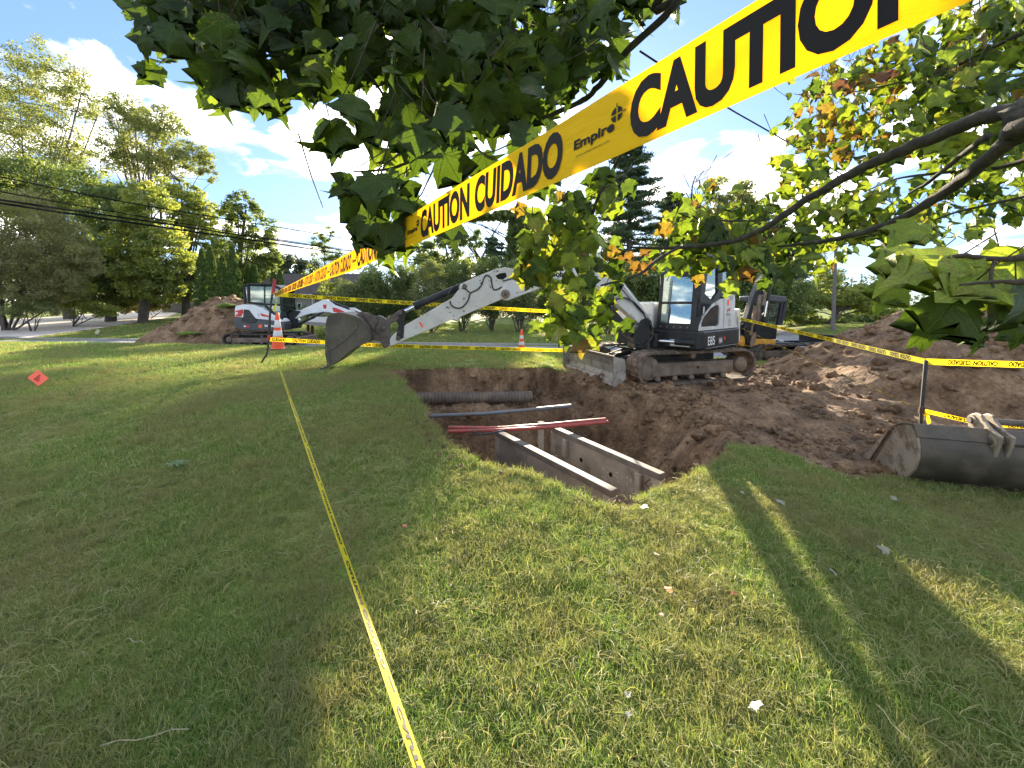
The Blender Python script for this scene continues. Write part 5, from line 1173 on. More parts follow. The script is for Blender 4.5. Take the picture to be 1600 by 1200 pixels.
# pale board on dark posts by the mini excavator
pb = thing('board_stand', 'pale board resting on two dark posts beyond the mini excavator bucket', 'board', tuple(P(485, 528, 20)))
MB().prism([P(474, 505, 19), P(485, 497, 21), P(540, 498, 21), P(540, 508, 19), P(488, 509, 19)], (0, 0, .08)).build('board', 'pale_board', pb)
for x in (481.5, 488): MB().tube([P(x, 507, 19.2), P(x, 526, 19.2)], .07, 4).build('post', 'rust', pb)

# ================================================================== CAUTION TAPES
PER = None
def tape(label, pts, width, roll, text_s0=None, period=.606, flip=False, th=.72, ripple=.0, slack=0.0, seed=0, end_s=None, squeeze=1.0, name='caution_tape', logo=True, both=True, txt=True, near_s=None):
    """pts: 3D polyline; roll: function of s (m) giving the rotation of the width direction about the path"""
    pts = [Vector(p) for p in pts]; Ls = [0]
    for a, b in zip(pts[:-1], pts[1:]): Ls.append(Ls[-1] + (b - a).length)
    L = Ls[-1]
    def path(s):
        s = min(max(s, 0), L); i = max(j for j in range(len(pts) - 1) if Ls[j] <= s + 1e-9); t = (s - Ls[i]) / (Ls[i + 1] - Ls[i]); p = pts[i].lerp(pts[i + 1], t)
        q = s / L; p = p - Vector((0, 0, slack * 4 * q * (1 - q))); d = (pts[i + 1] - pts[i]).normalized(); return p, d
    def at(s, t, o=0.0):
        p, d = path(s); wv = (Vector((0, 0, 1)) - d * d.z).normalized(); nv = d.cross(wv)
        a = roll(s); w2 = wv * math.cos(a) + nv * math.sin(a); n2 = nv * math.cos(a) - wv * math.sin(a)
        wob = ripple * (math.sin(s * 5.1 + seed) + .5 * math.sin(s * 11.7 + 2 * t / width + seed)) + ripple * .8 * math.sin(t / width * 3 + s * 7)
        return p + w2 * t + n2 * (o + wob)
    r = thing(name, label, 'caution tape', tuple(pts[0]), group='yellow caution tapes round the pit'); letters = []
    ns = max(12, int(L / .018)); nt_ = 6; V = []; F = []
    for i in range(ns + 1):
        for k in range(nt_ + 1): V.append(at(L * i / ns, (k / nt_ - .5) * width))
    for i in range(ns):
        for k in range(nt_): a = i * (nt_ + 1) + k; F.append((a, a + 1, a + nt_ + 2, a + nt_ + 1))
    MB().add(V, F).build('strip', 'tape_yellow' if near_s else 'tape_lemon', r, smooth='all')
    if not txt: return r, at
    mb = MB(); H_ = .0555 * width / .078 * squeeze
    words_ = (('CAUTION', .03, .285, .03), ('CUIDADO', .335, .245, .03))
    lay = []
    s0 = (text_s0 or 0.0) % period - period
    while s0 < L:
        lay.append(s0); s0 += period
    def putw(body, ss, wd, h, bold, t0=None, sh=0.0):
        v, f = text2d(body, h, bold, shear=sh); sx = wd / v[:, 0].max(); t0_ = -h / 2 if t0 is None else t0
        if ss < 0 or ss + wd > L: return
        if near_s and ss > near_s and h > .02:
            vv = [at(ss + a * sx, b + t0_, .0011) for a, b in v]; un = list(range(len(vv)))
            def fd(i):
                while un[i] != i: i = un[i]
                return i
            for q in f:
                for j in q[1:]: un[fd(j)] = fd(q[0])
            isl = {}
            for q in f: isl.setdefault(fd(q[0]), []).append(q)
            for fs_ in isl.values():
                ids = sorted({j for q in fs_ for j in q}); mp = {j: n_ for n_, j in enumerate(ids)}; MB().add([vv[j] for j in ids], [tuple(mp[j] for j in q) for q in fs_]).build('letter', 'print_black', r)
            return
        for o in ((.0011, -.0011) if both else (.0011,)):
            vv = []
            for a, b in v:
                if flip: vv.append(at(ss + wd - a * sx, -(b + t0_), o))
                else: vv.append(at(ss + a * sx, b + t0_, o))
            mb.add(vv, f)
    for s0 in lay:
        # the period starts with the maker's mark, then CAUTION, then CUIDADO
        if flip: mo, co, cu = period - .075, .285, .025
        else: mo, co, cu = 0.0, .088, .350
        putw('CAUTION', s0 + co, .242, H_, .05, sh=.0); putw('CUIDADO', s0 + cu, .235, H_, .05)
        if logo:
            putw('Empire', s0 + mo, .066, .0115, .035, t0=-.008); putw('www.empirelevel.com', s0 + mo + .004, .055, .0028, .0, t0=-.019)
            # round target mark above the final letter
            cs, ct = s0 + mo + .069, .0085
            if 0 < cs < L:
                for q in range(4):
                    a0 = q * math.pi / 2 + .16; a1 = a0 + math.pi / 2 - .32; ring = [(0.0015 * math.cos((a0 + a1) / 2), 0.0015 * math.sin((a0 + a1) / 2))] + [(.0085 * math.cos(a0 + (a1 - a0) * j / 8), .0085 * math.sin(a0 + (a1 - a0) * j / 8)) for j in range(9)]
                    for o in (.0011, -.0011): mb.add([at(cs + a, ct + b, o) for a, b in ring], [tuple(range(len(ring)))])
                for a, b in ((.0128, 0), (0, .0128)):
                    for sg in (1, ):
                        w1 = .0006; pp = [(a * .6 - (w1 if b else 0), b * .6 - (w1 if a else 0)), (a - (w1 if b else 0), b - (w1 if a else 0)), (a + (w1 if b else 0), b + (w1 if a else 0)), (a * .6 + (w1 if b else 0), b * .6 + (w1 if a else 0))]
                        for o in (.0011, -.0011): mb.add([at(cs + x, ct + y, o) for x, y in pp], [(0, 1, 2, 3)])
        else:
            putw('-', s0 + mo, .05, .03, .0)
    mb.build('lettering', 'print_black', r)['kind'] = 'stuff'
    return r, at
A1 = P(429, 461, 7.6); B1v = P(1490, -88, .243); M1 = P(556, 405, 1.46); dAB = (B1v - A1); E1 = B1v + (B1v - P(556, 405, 1.46)).normalized() * 2.3
rq = lambda px: (px - 800) / FPX
t_emp = (rq(897) * A1.y - A1.x) / (dAB.x - rq(897) * dAB.y)          # where the mark begins on the line
s_emp = t_emp * dAB.length + .012
tape('wide nearest tape running from the left stake up past the camera', [A1, M1, B1v, E1], .079, lambda s: -.10 + .05 * math.sin(s * .9) + 1.1 * max(0, 1 - s / .5), text_s0=8.463, period=.606, ripple=.0011, slack=0.0, near_s=5.5)
tape('narrow twisted tape running low over the lawn towards the camera', [P(421, 530, 7.58), P(655, 1200, .80), P(655, 1200, .80) + (P(655, 1200, .80) - P(421, 530, 7.58)).normalized() * 1.3], .027, lambda s: .15 + 1.02 * min(1, s / 5.0) ** 1.3 + .12 * math.sin(s * 2.3), squeeze=.5, logo=False, slack=.0)
tape('upper tape crossing behind the excavator arm from the left stake', [P(430, 460, 7.58), P(640, 472, 8.3), P(907, 489, 9.68)], .076, lambda s: .1, text_s0=.2, flip=True, logo=False, slack=.02)
tape('lower tape crossing in front of the road from the left stake', [P(421, 530, 7.58), P(600, 540, 8.2), P(904, 548, 9.68)], .076, lambda s: .05, text_s0=.3, logo=False, slack=.0)
tape('short upper tape between maple leaves and the white excavator boom', [P(907, 487, 9.70), P(1152, 493, 11.2)], .076, lambda s: .05, text_s0=.1, flip=True, logo=False)
tape('short rising lower tape behind the dozer blade', [P(904, 548, 9.70), P(1152, 492, 11.2)], .05, lambda s: .6, logo=False, text_s0=.1)
tape('upper tape from behind the white cab to the stake by the heap', [P(1152, 497, 11.2), P(1300, 531, 7.6), P(1446, 565, YR)], .076, lambda s: .12 + .1 * math.sin(s), flip=True, text_s0=.15, logo=False)
tape('lower thin tape slanting down in front of the big heap', [P(1152, 510, 11.2), P(1300, 577, 7.2), P(1440, 641, YR)], .036, lambda s: .9, flip=True, logo=False, text_s0=.1)
tape('upper tape running right from the heap stake out of the picture', [P(1446, 565, YR), P(1700, 573, 4.6)], .076, lambda s: .1, flip=True, logo=False, text_s0=.2)
tape('lower tape running right behind the loose bucket', [P(1440, 641, YR), P(1540, 664, 4.75), P(1720, 672, 4.5)], .06, lambda s: .5, flip=True, logo=False, text_s0=.2)
tape('short loose tape end hanging from the left stake', [P(430, 461, 7.55), P(432, 474, 7.5), P(427, 486, 7.52)], .076, lambda s: .4, text_s0=-.1, logo=False)
tape('short loose tape end hanging from the heap stake', [P(1441, 642, 4.93), P(1449, 650, 4.9), P(1452, 662, 4.92)], .05, lambda s: .3, text_s0=-.1, logo=False)

# ================================================================== HOUSE, FENCE, POLE, WIRES
YH = 36
hp0 = P(398, 495, YH); x1_, x2_, x3_ = P(398, 480, YH).x, P(492, 480, YH).x, P(566, 480, YH).x; gzh = float(H0(-18, YH)) - .1
ze, zr = P(400, 461, YH).z, P(400, 430, YH + 3.5).z
hs = thing('house', 'low grey sided house with brown shingle roof behind the mini excavator', 'house', (x2_ - 3, YH, gzh))
wl = MB().prism([(x1_, YH, gzh), (x2_, YH, gzh), (x2_, YH + 7, gzh), (x1_, YH + 7, gzh)], (0, 0, ze - gzh)).build('wall', 'siding', hs)
nb = int((ze - gzh) / .16)
for k in range(nb):
    z = gzh + k * .16; MB().prism([(x1_, YH - .001, z), (x1_, YH - .03, z), (x1_, YH - .012, z + .155), (x1_, YH - .001, z + .155)], (x2_ - x1_, 0, 0)).build('siding_board', 'siding', wl)
MB().prism([(x2_, YH + .8, gzh), (x3_, YH + .8, gzh), (x3_, YH + 7, gzh), (x2_, YH + 7, gzh)], (0, 0, ze - gzh - .1)).build('wing_wall', 'siding', hs)
rf = MB(); a0, a1 = x1_ - .4, x3_ + .3
rf.add([(a0, YH - .45, ze - .05), (a1, YH - .45, ze - .05), (a1, YH + 3.5, zr), (a0, YH + 3.5, zr), (a1, YH + 7.4, ze - .05), (a0, YH + 7.4, ze - .05), (a0, YH - .45, ze + .08), (a1, YH - .45, ze + .08), (a1, YH + 3.5, zr + .14), (a0, YH + 3.5, zr + .14), (a1, YH + 7.4, ze + .08), (a0, YH + 7.4, ze + .08)],
       [(6, 7, 8, 9), (9, 8, 10, 11), (0, 3, 2, 1), (3, 5, 4, 2), (0, 1, 7, 6), (5, 11, 10, 4), (0, 6, 9, 3), (3, 9, 11, 5), (1, 2, 8, 7), (2, 4, 10, 8)])
rfo = rf.build('roof', 'roof_shingle', hs)
MB().box(lambda f, l, z: Vector((f, l, z)), x1_, x2_, YH - .5, YH - .4, ze - .06, ze + .08).build('gutter', 'window_white', hs)
MB().tube([(x2_ - .15, YH - .45, ze + 2.0 * 0), (x2_ - .15, YH - .12, ze - .4), (x2_ - .15, YH - .12, gzh)], .06, 6).build('downspout', 'reflective', hs)
for wx in (458, 468):
    a = P(wx - 3.6, 473, YH - .05); b = P(wx + 3.6, 492, YH - .05)
    wf = MB().prism([(a.x, YH - .034, b.z), (b.x, YH - .034, b.z), (b.x, YH - .034, a.z), (a.x, YH - .034, a.z)], (0, -.06, 0)).build('window', 'window_white', hs)
    m_ = .07; zm = (a.z + b.z) / 2
    for z0_, z1_ in ((b.z + m_, zm - .03), (zm + .03, a.z - m_)):
        MB().prism([(a.x + m_, YH - .097, z0_), (b.x - m_, YH - .097, z0_), (b.x - m_, YH - .097, z1_), (a.x + m_, YH - .097, z1_)], (0, -.008, 0)).build('pane', 'far_glass', wf)
# fence and small roof at far left
fn = thing('fence', 'weathered grey board fence at the end of the driveway', 'fence', tuple(P(272, 487, 42)))
fx0, fx1 = P(253, 480, 42).x, P(300, 480, 42).x; gf = float(H0(fx0, 42)) - .1; zt_ = P(272, 474, 42).z; n_b = 22
for k in range(n_b):
    a = fx0 + (fx1 - fx0) * k / n_b; MB().box(lambda f, l, z: Vector((f, l, z)), a, a + (fx1 - fx0) / n_b * .9, 42, 42.03, gf, zt_ + .05 * math.sin(k * 2.3)).build('board', 'fence_wood', fn)
MB().box(lambda f, l, z: Vector((f, l, z)), fx0, fx1, 42.03, 42.08, zt_ - .4, zt_ - .3).build('rail', 'fence_wood', fn)
sh = thing('shed', 'small dark roofed shed with a pale gable behind the board fence', 'shed', tuple(P(275, 480, 47)))
a = P(262, 478, 47); b = P(292, 478, 47); tp_ = P(277, 466, 47); bz = float(H0(a.x, 47)) - .1
MB().prism([(a.x, 47, bz), (b.x, 47, bz), (b.x, 47, a.z), (tp_.x, 47, tp_.z - .2), (a.x, 47, a.z)], (0, 5, 0)).build('wall', 'siding', sh)
mb = MB(); e_ = .4
for (xa, za, xb, zb__) in ((a.x - e_, a.z - .25, tp_.x, tp_.z), (tp_.x, tp_.z, b.x + e_, a.z - .25)):
    mb.prism([(xa, 46.6, za), (xb, 46.6, zb__), (xb, 46.6, zb__ + .15), (xa, 46.6, za + .15)], (0, 5.8, 0))
mb.build('roof', 'roof_shingle', sh)
YP_ = 24.0
po = thing('utility_pole', 'grey wooden utility pole in front of the right hand tree', 'utility pole', tuple(P(1300, 522, YP_)))
pb0 = P(1301, 520, YP_); gpo = float(H0(pb0.x, YP_))
MB().tube([(pb0.x, YP_, gpo - .2), (pb0.x + .06, YP_, gpo + 5.2)], [.11, .08], 10).build('shaft', 'pole_wood', po, smooth=True)
MB().box(lambda f, l, z: Vector((pb0.x + f, YP_ + l, z)), -.12, .2, -.2, -.10, gpo + 4.2, gpo + 4.7).build('meter_box', 'pole_wood', po)
def wire(label, pts, r):
    P3 = [Vector(p) for p in pts]; out = []
    for i in range(len(P3) - 1):
        p0 = P3[max(i - 1, 0)]; a, b = P3[i], P3[i + 1]; d = P3[min(i + 2, len(P3) - 1)]
        for k in range(6):
            t = k / 6; out.append(0.5 * ((2 * a) + (b - p0) * t + (2 * p0 - 5 * a + 4 * b - d) * t * t + (3 * a - p0 - 3 * b + d) * t ** 3))
    out.append(P3[-1]); o = MB().tube(out, r * 2.3, 5).build('overhead_wire', 'wire', smooth=True); tag(o, label, 'wire', 'overhead wires along the road'); return o
wire('topmost thin overhead wire of the four at left', [P(-160, 244, 13), P(0, 276, 15.5), (P(220, 320, 21)), P(435, 355, 29), P(560, 375, 36), P(700, 391, 45), P(825, 409, 58), P(1000, 440, 95)], .014)
wire('second overhead wire from the top at left', [P(-160, 266, 13), P(0, 299, 15.5), P(220, 338, 21), P(435, 374, 29), P(560, 392, 36), P(700, 407, 45), P(825, 422, 58), P(1000, 447, 95)], .012)
wire('upper of the two thick overhead cables', [P(-160, 287, 13), P(0, 312, 15.5), P(220, 344, 21), P(435, 376, 29), P(560, 394, 36), P(700, 412, 45), P(825, 427, 58), P(1000, 452, 95)], .020)
wire('lowest thick overhead cable of the pair', [P(-160, 292, 13), P(0, 317, 15.5), P(220, 350, 21), P(435, 381, 29), P(560, 400, 36), P(700, 417, 45), P(825, 431, 58), P(1000, 455, 95)], .022)
wire('slanting black service cable in the sky right of the wide tape', [P(1000, 80, 7), P(1130, 164, 9), P(1215, 213, 11), P(1400, 320, 15), P(1560, 400, 22)], .008)

# ================================================================== BACKGROUND TREES
def leafcloud(cent, rsub, nleaf, size, rng, flat=.65, up=.6, aspect=.6, shade=0.0, hue0=.42, hsd=.2, droop=0.0, drift=None):
    """leaf-sized faces gathered round sub-centres: (V, F, attribute)"""
    n = len(cent) * nleaf; c = np.repeat(cent, nleaf, 0); rs = np.repeat(rsub, nleaf)[:, None]
    d = rng.normal(size=(n, 3)); d /= np.linalg.norm(d, axis=1, keepdims=True); rad = rng.random((n, 1)) ** .45
    p = c + d * rad * rs * np.array([1, 1, flat]); p[:, 2] -= droop * rng.random(n)
    nr = d * .6 + rng.normal(size=(n, 3)) * .7 + np.array([0, 0, up]); nr /= np.linalg.norm(nr, axis=1, keepdims=True)
    a = rng.normal(size=(n, 3));
    if drift is not None: a = a * .6 + np.array(drift)
    a -= nr * (a * nr).sum(1, keepdims=True); a /= np.linalg.norm(a, axis=1, keepdims=True); b = np.cross(nr, a)
    s = size * rng.uniform(.6, 1.35, (n, 1)); a = a * s * .5; b = b * s * .5 * aspect
    V = np.stack([p - a, p - b * .9 - a * .1, p + a, p + b * .9 - a * .1], 1).reshape(-1, 3)
    F = np.arange(n * 4).reshape(n, 4)
    hs_ = np.repeat(rng.normal(0, hsd, len(cent)), nleaf); at = np.clip(hue0 + hs_ * .8 + rng.normal(0, hsd * .6, n), 0, 1)
    return V, F, at
def blobs_w(bl):   # (px, py, Y, rx_px, ry_px, depth factor)
    out = []
    for b in bl:
        px, py, Y, rx, ry = b[:5]; df = b[5] if len(b) > 5 else .9; c = P(px, py, Y); out.append((np.array(c), np.array([rx * Y / FPX, rx * Y / FPX * df, ry * Y / FPX])))
    return out
def tree(name, label, cat, bl, m, nsub, nleaf, size, seed, base=None, trunk_r=.25, rs=.22, limbs=14, bark='bark_far', group=None, hollow=.45, stems=1, lean=0.0, **kw):
    rng = np.random.default_rng(seed); B = blobs_w(bl); wts = np.array([np.prod(r) ** .7 for _, r in B]); wts /= wts.sum()
    ci = rng.choice(len(B), nsub, p=wts); cent = []; rsub = []
    for i in ci:
        c, r = B[i]; d = rng.normal(size=3); d /= np.linalg.norm(d); cent.append(c + d * r * (hollow + (1 - hollow) * rng.random() ** .6) * .88); rsub.append(min(r) * rs * 2 * rng.uniform(.6, 1.3) + .12)
    cent = np.array(cent); rsub = np.array(rsub)
    if base is None: bx, by = B[0][0][0], B[0][0][1]
    else: q = P(base[0], base[1], bl[0][2]); bx, by = q.x, q.y
    gz_ = float(H0(bx, by)); V, F, at = leafcloud(cent, rsub, nleaf, size, rng, **kw)
    keep = V.reshape(-1, 4, 3)[:, :, 2].min(1) > gz_ - .3
    V = V.reshape(-1, 4, 3)[keep].reshape(-1, 3); F = np.arange(len(V)).reshape(-1, 4); at = at[keep]
    t = thing(name, label, cat, (bx, by, gz_), group=group); o0 = np.array([bx, by, gz_])
    link('crown', fastmesh('crown', V - o0, F, m, {'rnd': ('FACE', at)}), t)
    top = cent[:, 2].max(); mb = MB(); R0 = random.Random(seed)
    for sidx in range(stems):
        ang = sidx * 2.4 + seed; off = Vector((math.cos(ang), math.sin(ang) * .6, 0)) * (trunk_r * 2.2 if stems > 1 else 0)
        tgt = Vector(cent[rng.integers(len(cent))]) if stems > 1 else Vector((cent[:, 0].mean(), cent[:, 1].mean(), gz_ + (top - gz_) * .85)); b0 = Vector((bx, by, gz_ - .15)) + off
        pts = [b0.lerp(tgt, k / 5) + Vector((R0.uniform(-1, 1), R0.uniform(-1, 1), 0)) * trunk_r * .7 * (k > 0) for k in range(6)]
        mb.tube(pts, [trunk_r * (1 - .15 * k) for k in range(6)], 8)
        for j in range(limbs // stems):
            k = R0.randint(1, 4); c = Vector(cent[R0.randrange(len(cent))]); a = pts[k].lerp(pts[k + 1], R0.random()) if k < 5 else pts[k]
            if c.z < a.z: a = pts[1].lerp(pts[2], R0.random())
            mid = a.lerp(c, .5) + Vector((0, 0, (c - a).length * .06)); r0 = trunk_r * (.42 if stems == 1 else .5) * (1 - k * .12)
            mb.tube([a, mid, c], [r0, r0 * .6, r0 * .2], 5)
    mb.build('trunk', bark, t, smooth=True)
    return t
GT = 'tall trees at the left'
AIR = dict(flat=.7, aspect=.42, up=.8, drift=(.55, 0, -.25), hollow=.15)
tree('locust_tree', 'tallest airy tree at the far left edge with several leaning stems', 'tree', [(75, 115, 37, 52, 58), (15, 150, 37, 60, 75), (125, 150, 37, 42, 45), (-50, 160, 38, 60, 80), (60, 210, 37, 75, 55), (-10, 260, 37, 80, 45), (110, 250, 37, 50, 40)], 'leaf_locust', 620, 56, .26, 21, base=(30, 480), trunk_r=.15, rs=.10, stems=5, limbs=70, group=GT, **AIR)
tree('locust_tree', 'airy tree with open forked limbs right of the tallest one', 'tree', [(205, 180, 34, 36, 40), (250, 200, 34, 42, 36), (298, 245, 34, 38, 28), (190, 240, 34, 42, 45), (250, 255, 34, 45, 30), (325, 270, 34, 18, 16)], 'leaf_locust', 430, 50, .25, 22, base=(225, 480), trunk_r=.16, rs=.11, stems=3, limbs=50, group=GT, **AIR)
tree('broadleaf_tree', 'dark dense tree behind the brown bush at left', 'tree', [(60, 300, 33, 80, 55), (130, 310, 33, 60, 55), (0, 290, 33, 70, 60), (110, 400, 33, 60, 60), (60, 440, 33, 70, 40)], 'leaf_green', 420, 90, .25, 23, base=(110, 485), trunk_r=.4, rs=.13, flat=.75, limbs=30)
tree('broadleaf_tree', 'broad dark green tree overhanging the end of the driveway', 'tree', [(175, 330, 30, 45, 50), (150, 430, 30, 45, 45), (185, 410, 30, 50, 60), (165, 465, 30, 45, 22), (205, 460, 30, 35, 22)], 'leaf_green', 330, 100, .22, 24, base=(172, 484), trunk_r=.35, rs=.13, flat=.7, limbs=30)
tree('broadleaf_tree', 'sunlit yellow green tree left of the row of narrow cedars', 'tree', [(225, 320, 28.5, 42, 42), (255, 395, 28.5, 44, 48), (225, 430, 28.5, 45, 42), (278, 430, 28.5, 22, 34), (205, 370, 28.5, 40, 45), (250, 450, 28.5, 34, 24)], 'leaf_lime', 380, 95, .20, 25, base=(222, 486), trunk_r=.3, rs=.11, flat=.65, hollow=.55, limbs=30)
tree('broadleaf_tree', 'light green tree crown behind the left ends of the cedars', 'tree', [(275, 305, 33, 38, 32), (305, 345, 33, 32, 45), (340, 400, 34, 28, 30), (320, 430, 34, 40, 40), (275, 450, 34, 40, 28)], 'leaf_lime', 260, 75, .24, 26, base=(290, 484), trunk_r=.3, flat=.65, rs=.13, limbs=24)
tree('broadleaf_tree', 'loose mid green tree behind the cedars with a pointed top', 'tree', [(378, 325, 40, 26, 34), (345, 350, 40, 30, 38), (405, 360, 40, 30, 34), (370, 400, 40, 50, 40), (385, 440, 40, 60, 35), (420, 400, 40, 25, 25)], 'leaf_green', 340, 70, .27, 27, base=(372, 484), trunk_r=.35, flat=.65, rs=.12, limbs=30)
tree('broadleaf_tree', 'hazy round tree above the house roof', 'tree', [(455, 415, 62, 30, 24), (425, 418, 62, 24, 24), (485, 424, 62, 24, 20), (450, 445, 62, 50, 22)], 'leaf_blue', 190, 60, .42, 28, base=(450, 480), trunk_r=.4, rs=.15)
tree('sapling', 'slim sparse tree rising over the house roof left of the wide tape', 'tree', [(500, 385, 40, 18, 30), (512, 365, 40, 11, 16), (522, 405, 40, 22, 20), (500, 430, 40, 24, 24)], 'leaf_green', 90, 44, .2, 29, base=(505, 484), trunk_r=.10, limbs=26, hollow=.1, rs=.12)
tree('bush', 'huge brownish arching bush at the left edge beside the driveway', 'bush', [(15, 355, 23.5, 80, 70), (85, 385, 23.5, 58, 62), (10, 420, 23.5, 95, 55), (112, 415, 23.5, 42, 44), (-70, 380, 23.5, 70, 80), (60, 450, 23.5, 60, 30)], 'leaf_brownish', 760, 130, .105, 30, base=(10, 500), trunk_r=.07, rs=.10, stems=9, limbs=70, flat=.8, hollow=.5, bark='bark_far')
tree('bush', 'grey green weedy shrub under the brown bush', 'bush', [(55, 478, 23, 26, 16), (30, 485, 23, 22, 12), (75, 486, 23, 14, 8)], 'leaf_locust', 70, 90, .09, 31, base=(50, 498), trunk_r=.03, stems=4, limbs=12)
tree('bush', 'bright green low tree between the brown bush and the driveway', 'bush', [(115, 450, 26, 25, 16), (100, 470, 26, 28, 16), (130, 480, 26, 30, 12), (160, 484, 26, 22, 10)], 'leaf_lime', 90, 90, .14, 32, base=(110, 488), trunk_r=.05, stems=3, limbs=12)
tree('bush', 'low leafy shrub at the driveway end before the fence', 'bush', [(225, 475, 33, 22, 12), (248, 478, 33, 16, 10), (200, 480, 33, 20, 9)], 'leaf_brownish', 60, 80, .16, 33, base=(230, 486), trunk_r=.05, stems=3, limbs=9)
tree('broadleaf_tree', 'tall dense tree added behind the hanging maple leaves to shade the lawn', 'tree', [(814, 350, 50, 18, 26), (812, 375, 50, 20, 40), (810, 420, 50, 26, 50)], 'leaf_green', 260, 100, .42, 34, base=(812, 480), trunk_r=.4, rs=.18, limbs=24, hollow=.15, flat=.8)  # added tree, placed to keep the sun off the near lawn
tree('broadleaf_tree', 'flat high tree crown added left of the dense one to shade the left lawn', 'tree', [(785, 338, 50, 26, 9), (750, 339, 50, 26, 8), (715, 341, 50, 24, 7), (690, 342, 50, 16, 6)], 'leaf_green', 250, 45, .36, 134, base=(800, 480), trunk_r=.22, rs=.16, limbs=24, hollow=.05, flat=.6, stems=3)  # added crown, kept thin so only the nearer left lawn is shaded
tree('broadleaf_tree', 'mid green tree behind the hedge left of the conifer top', 'tree', [(700, 374, 47, 32, 20), (735, 374, 47, 26, 20), (660, 395, 47, 30, 22), (700, 420, 47, 66, 30)], 'leaf_green', 190, 70, .3, 35, base=(700, 480), trunk_r=.3, rs=.13, limbs=24)
# narrow cedars, one after another
ced = [(315, 391, 'leftmost narrow cedar of the row, tall'), (328, 388, 'second narrow cedar from the left, touching the first'), (347, 401, 'shorter cedar in the gap before the tallest pair'), (363, 388, 'tall cedar just left of the mini excavator cab'),
       (388, 415, 'small cedar right above the mini excavator cab'), (398, 417, 'small cedar right of the one above the cab'), (427, 427, 'dark narrow cedar before the left end of the house'), (437, 424, 'cedar beside the red topped stake at the house corner')]
for i, (px, py, lb) in enumerate(ced):
    Y = 29 if i < 4 else 31; top = P(px, py, Y); g_ = float(H0(top.x, Y)); hgt = top.z - g_; r = np.random.default_rng(50 + i); n = 5200
    t_ = r.random(n) ** 1.15; rad = hgt * .105 * np.minimum(1, (1 - t_) * 1.9) ** .75 * (1 + .12 * np.sin(t_ * 40 + r.random(n))) * r.uniform(.72, 1.06, n); an = r.random(n) * 6.283
    p = np.stack([rad * np.cos(an), rad * np.sin(an), t_ * hgt], 1); up_ = np.stack([np.cos(an) * .35, np.sin(an) * .35, np.ones(n)], 1); up_ += r.normal(0, .2, (n, 3)); up_ /= np.linalg.norm(up_, axis=1, keepdims=True)
    tg = np.stack([-np.sin(an), np.cos(an), 0 * an], 1) + r.normal(0, .4, (n, 3)); tg /= np.linalg.norm(tg, axis=1, keepdims=True); s = r.uniform(.10, .22, (n, 1))
    V = np.stack([p, p + tg * s * .3 + up_ * s * .5, p + up_ * s, p - tg * s * .3 + up_ * s * .5], 1).reshape(-1, 3)
    t = thing('cedar', lb, 'tree', (top.x, Y, g_), group='row of narrow cedars')
    link('crown', fastmesh('crown', V, np.arange(n * 4).reshape(n, 4), 'leaf_cedar', {'rnd': ('FACE', np.clip(r.normal(.4, .25, n), 0, 1))}), t); MB().tube([(top.x, Y, g_ - .1), (top.x, Y, g_ + hgt * .8)], [.09, .03], 6).build('trunk', 'bark_far', t)
# the shrub hedge across the road
hd = [(545, 432, 30, 52, 'leftmost hedge shrub beside the house'), (585, 415, 34, 66, 'hedge shrub behind the wide tape end'), (630, 408, 34, 72, 'hedge shrub left of the arm cylinder'), (675, 403, 34, 76, 'hedge shrub behind the arm cylinder'), (722, 400, 34, 78, 'hedge shrub behind the arm and its hose'), (768, 396, 34, 80, 'hedge shrub behind the arm and boom joint'), (812, 400, 32, 78, 'hedge shrub behind the small cone'), (856, 412, 32, 72, 'hedge shrub behind the hanging maple leaves'), (905, 425, 34, 66, 'hedge shrub left of the boom foot'), (950, 432, 34, 60, 'hedge shrub behind the boom foot')]
for i, (px, top, rx__, ry__, lb) in enumerate(hd):
    Yh = 22.5 + (i % 3) * .5; cyp = (top + 512) / 2
    tree('hedge_shrub', lb, 'shrub', [(px, top + 28, Yh, rx__ * .8, 26), (px - 4, cyp + 6, Yh, rx__, 36), (px + 6, cyp + 20, Yh, rx__ * .9, 28)], 'leaf_green' if i % 3 else 'leaf_locust', 230, 100, .10, 70 + i, base=(px, 522), trunk_r=.04, rs=.12, stems=8, limbs=44, group='dense shrub hedge across the road', flat=.85, hollow=.3, bark='bark_far')
tree('bush', 'yellowish small bush at the house corner', 'bush', [(520, 440, 30, 14, 12), (535, 450, 30, 14, 10), (510, 455, 30, 12, 8)], 'leaf_lime', 28, 70, .16, 90, base=(520, 486), trunk_r=.04, stems=3, limbs=8)
tree('bush', 'dark rounded bush under the house windows', 'bush', [(443, 487, 33, 14, 9), (450, 482, 33, 12, 8)], 'leaf_green', 24, 80, .16, 91, base=(445, 496), trunk_r=.04, stems=3, limbs=6)
tree('bush', 'small dark bush right of the house windows', 'bush', [(482, 486, 33, 13, 8)], 'leaf_green', 16, 80, .16, 92, base=(482, 495), trunk_r=.04, stems=3, limbs=6)
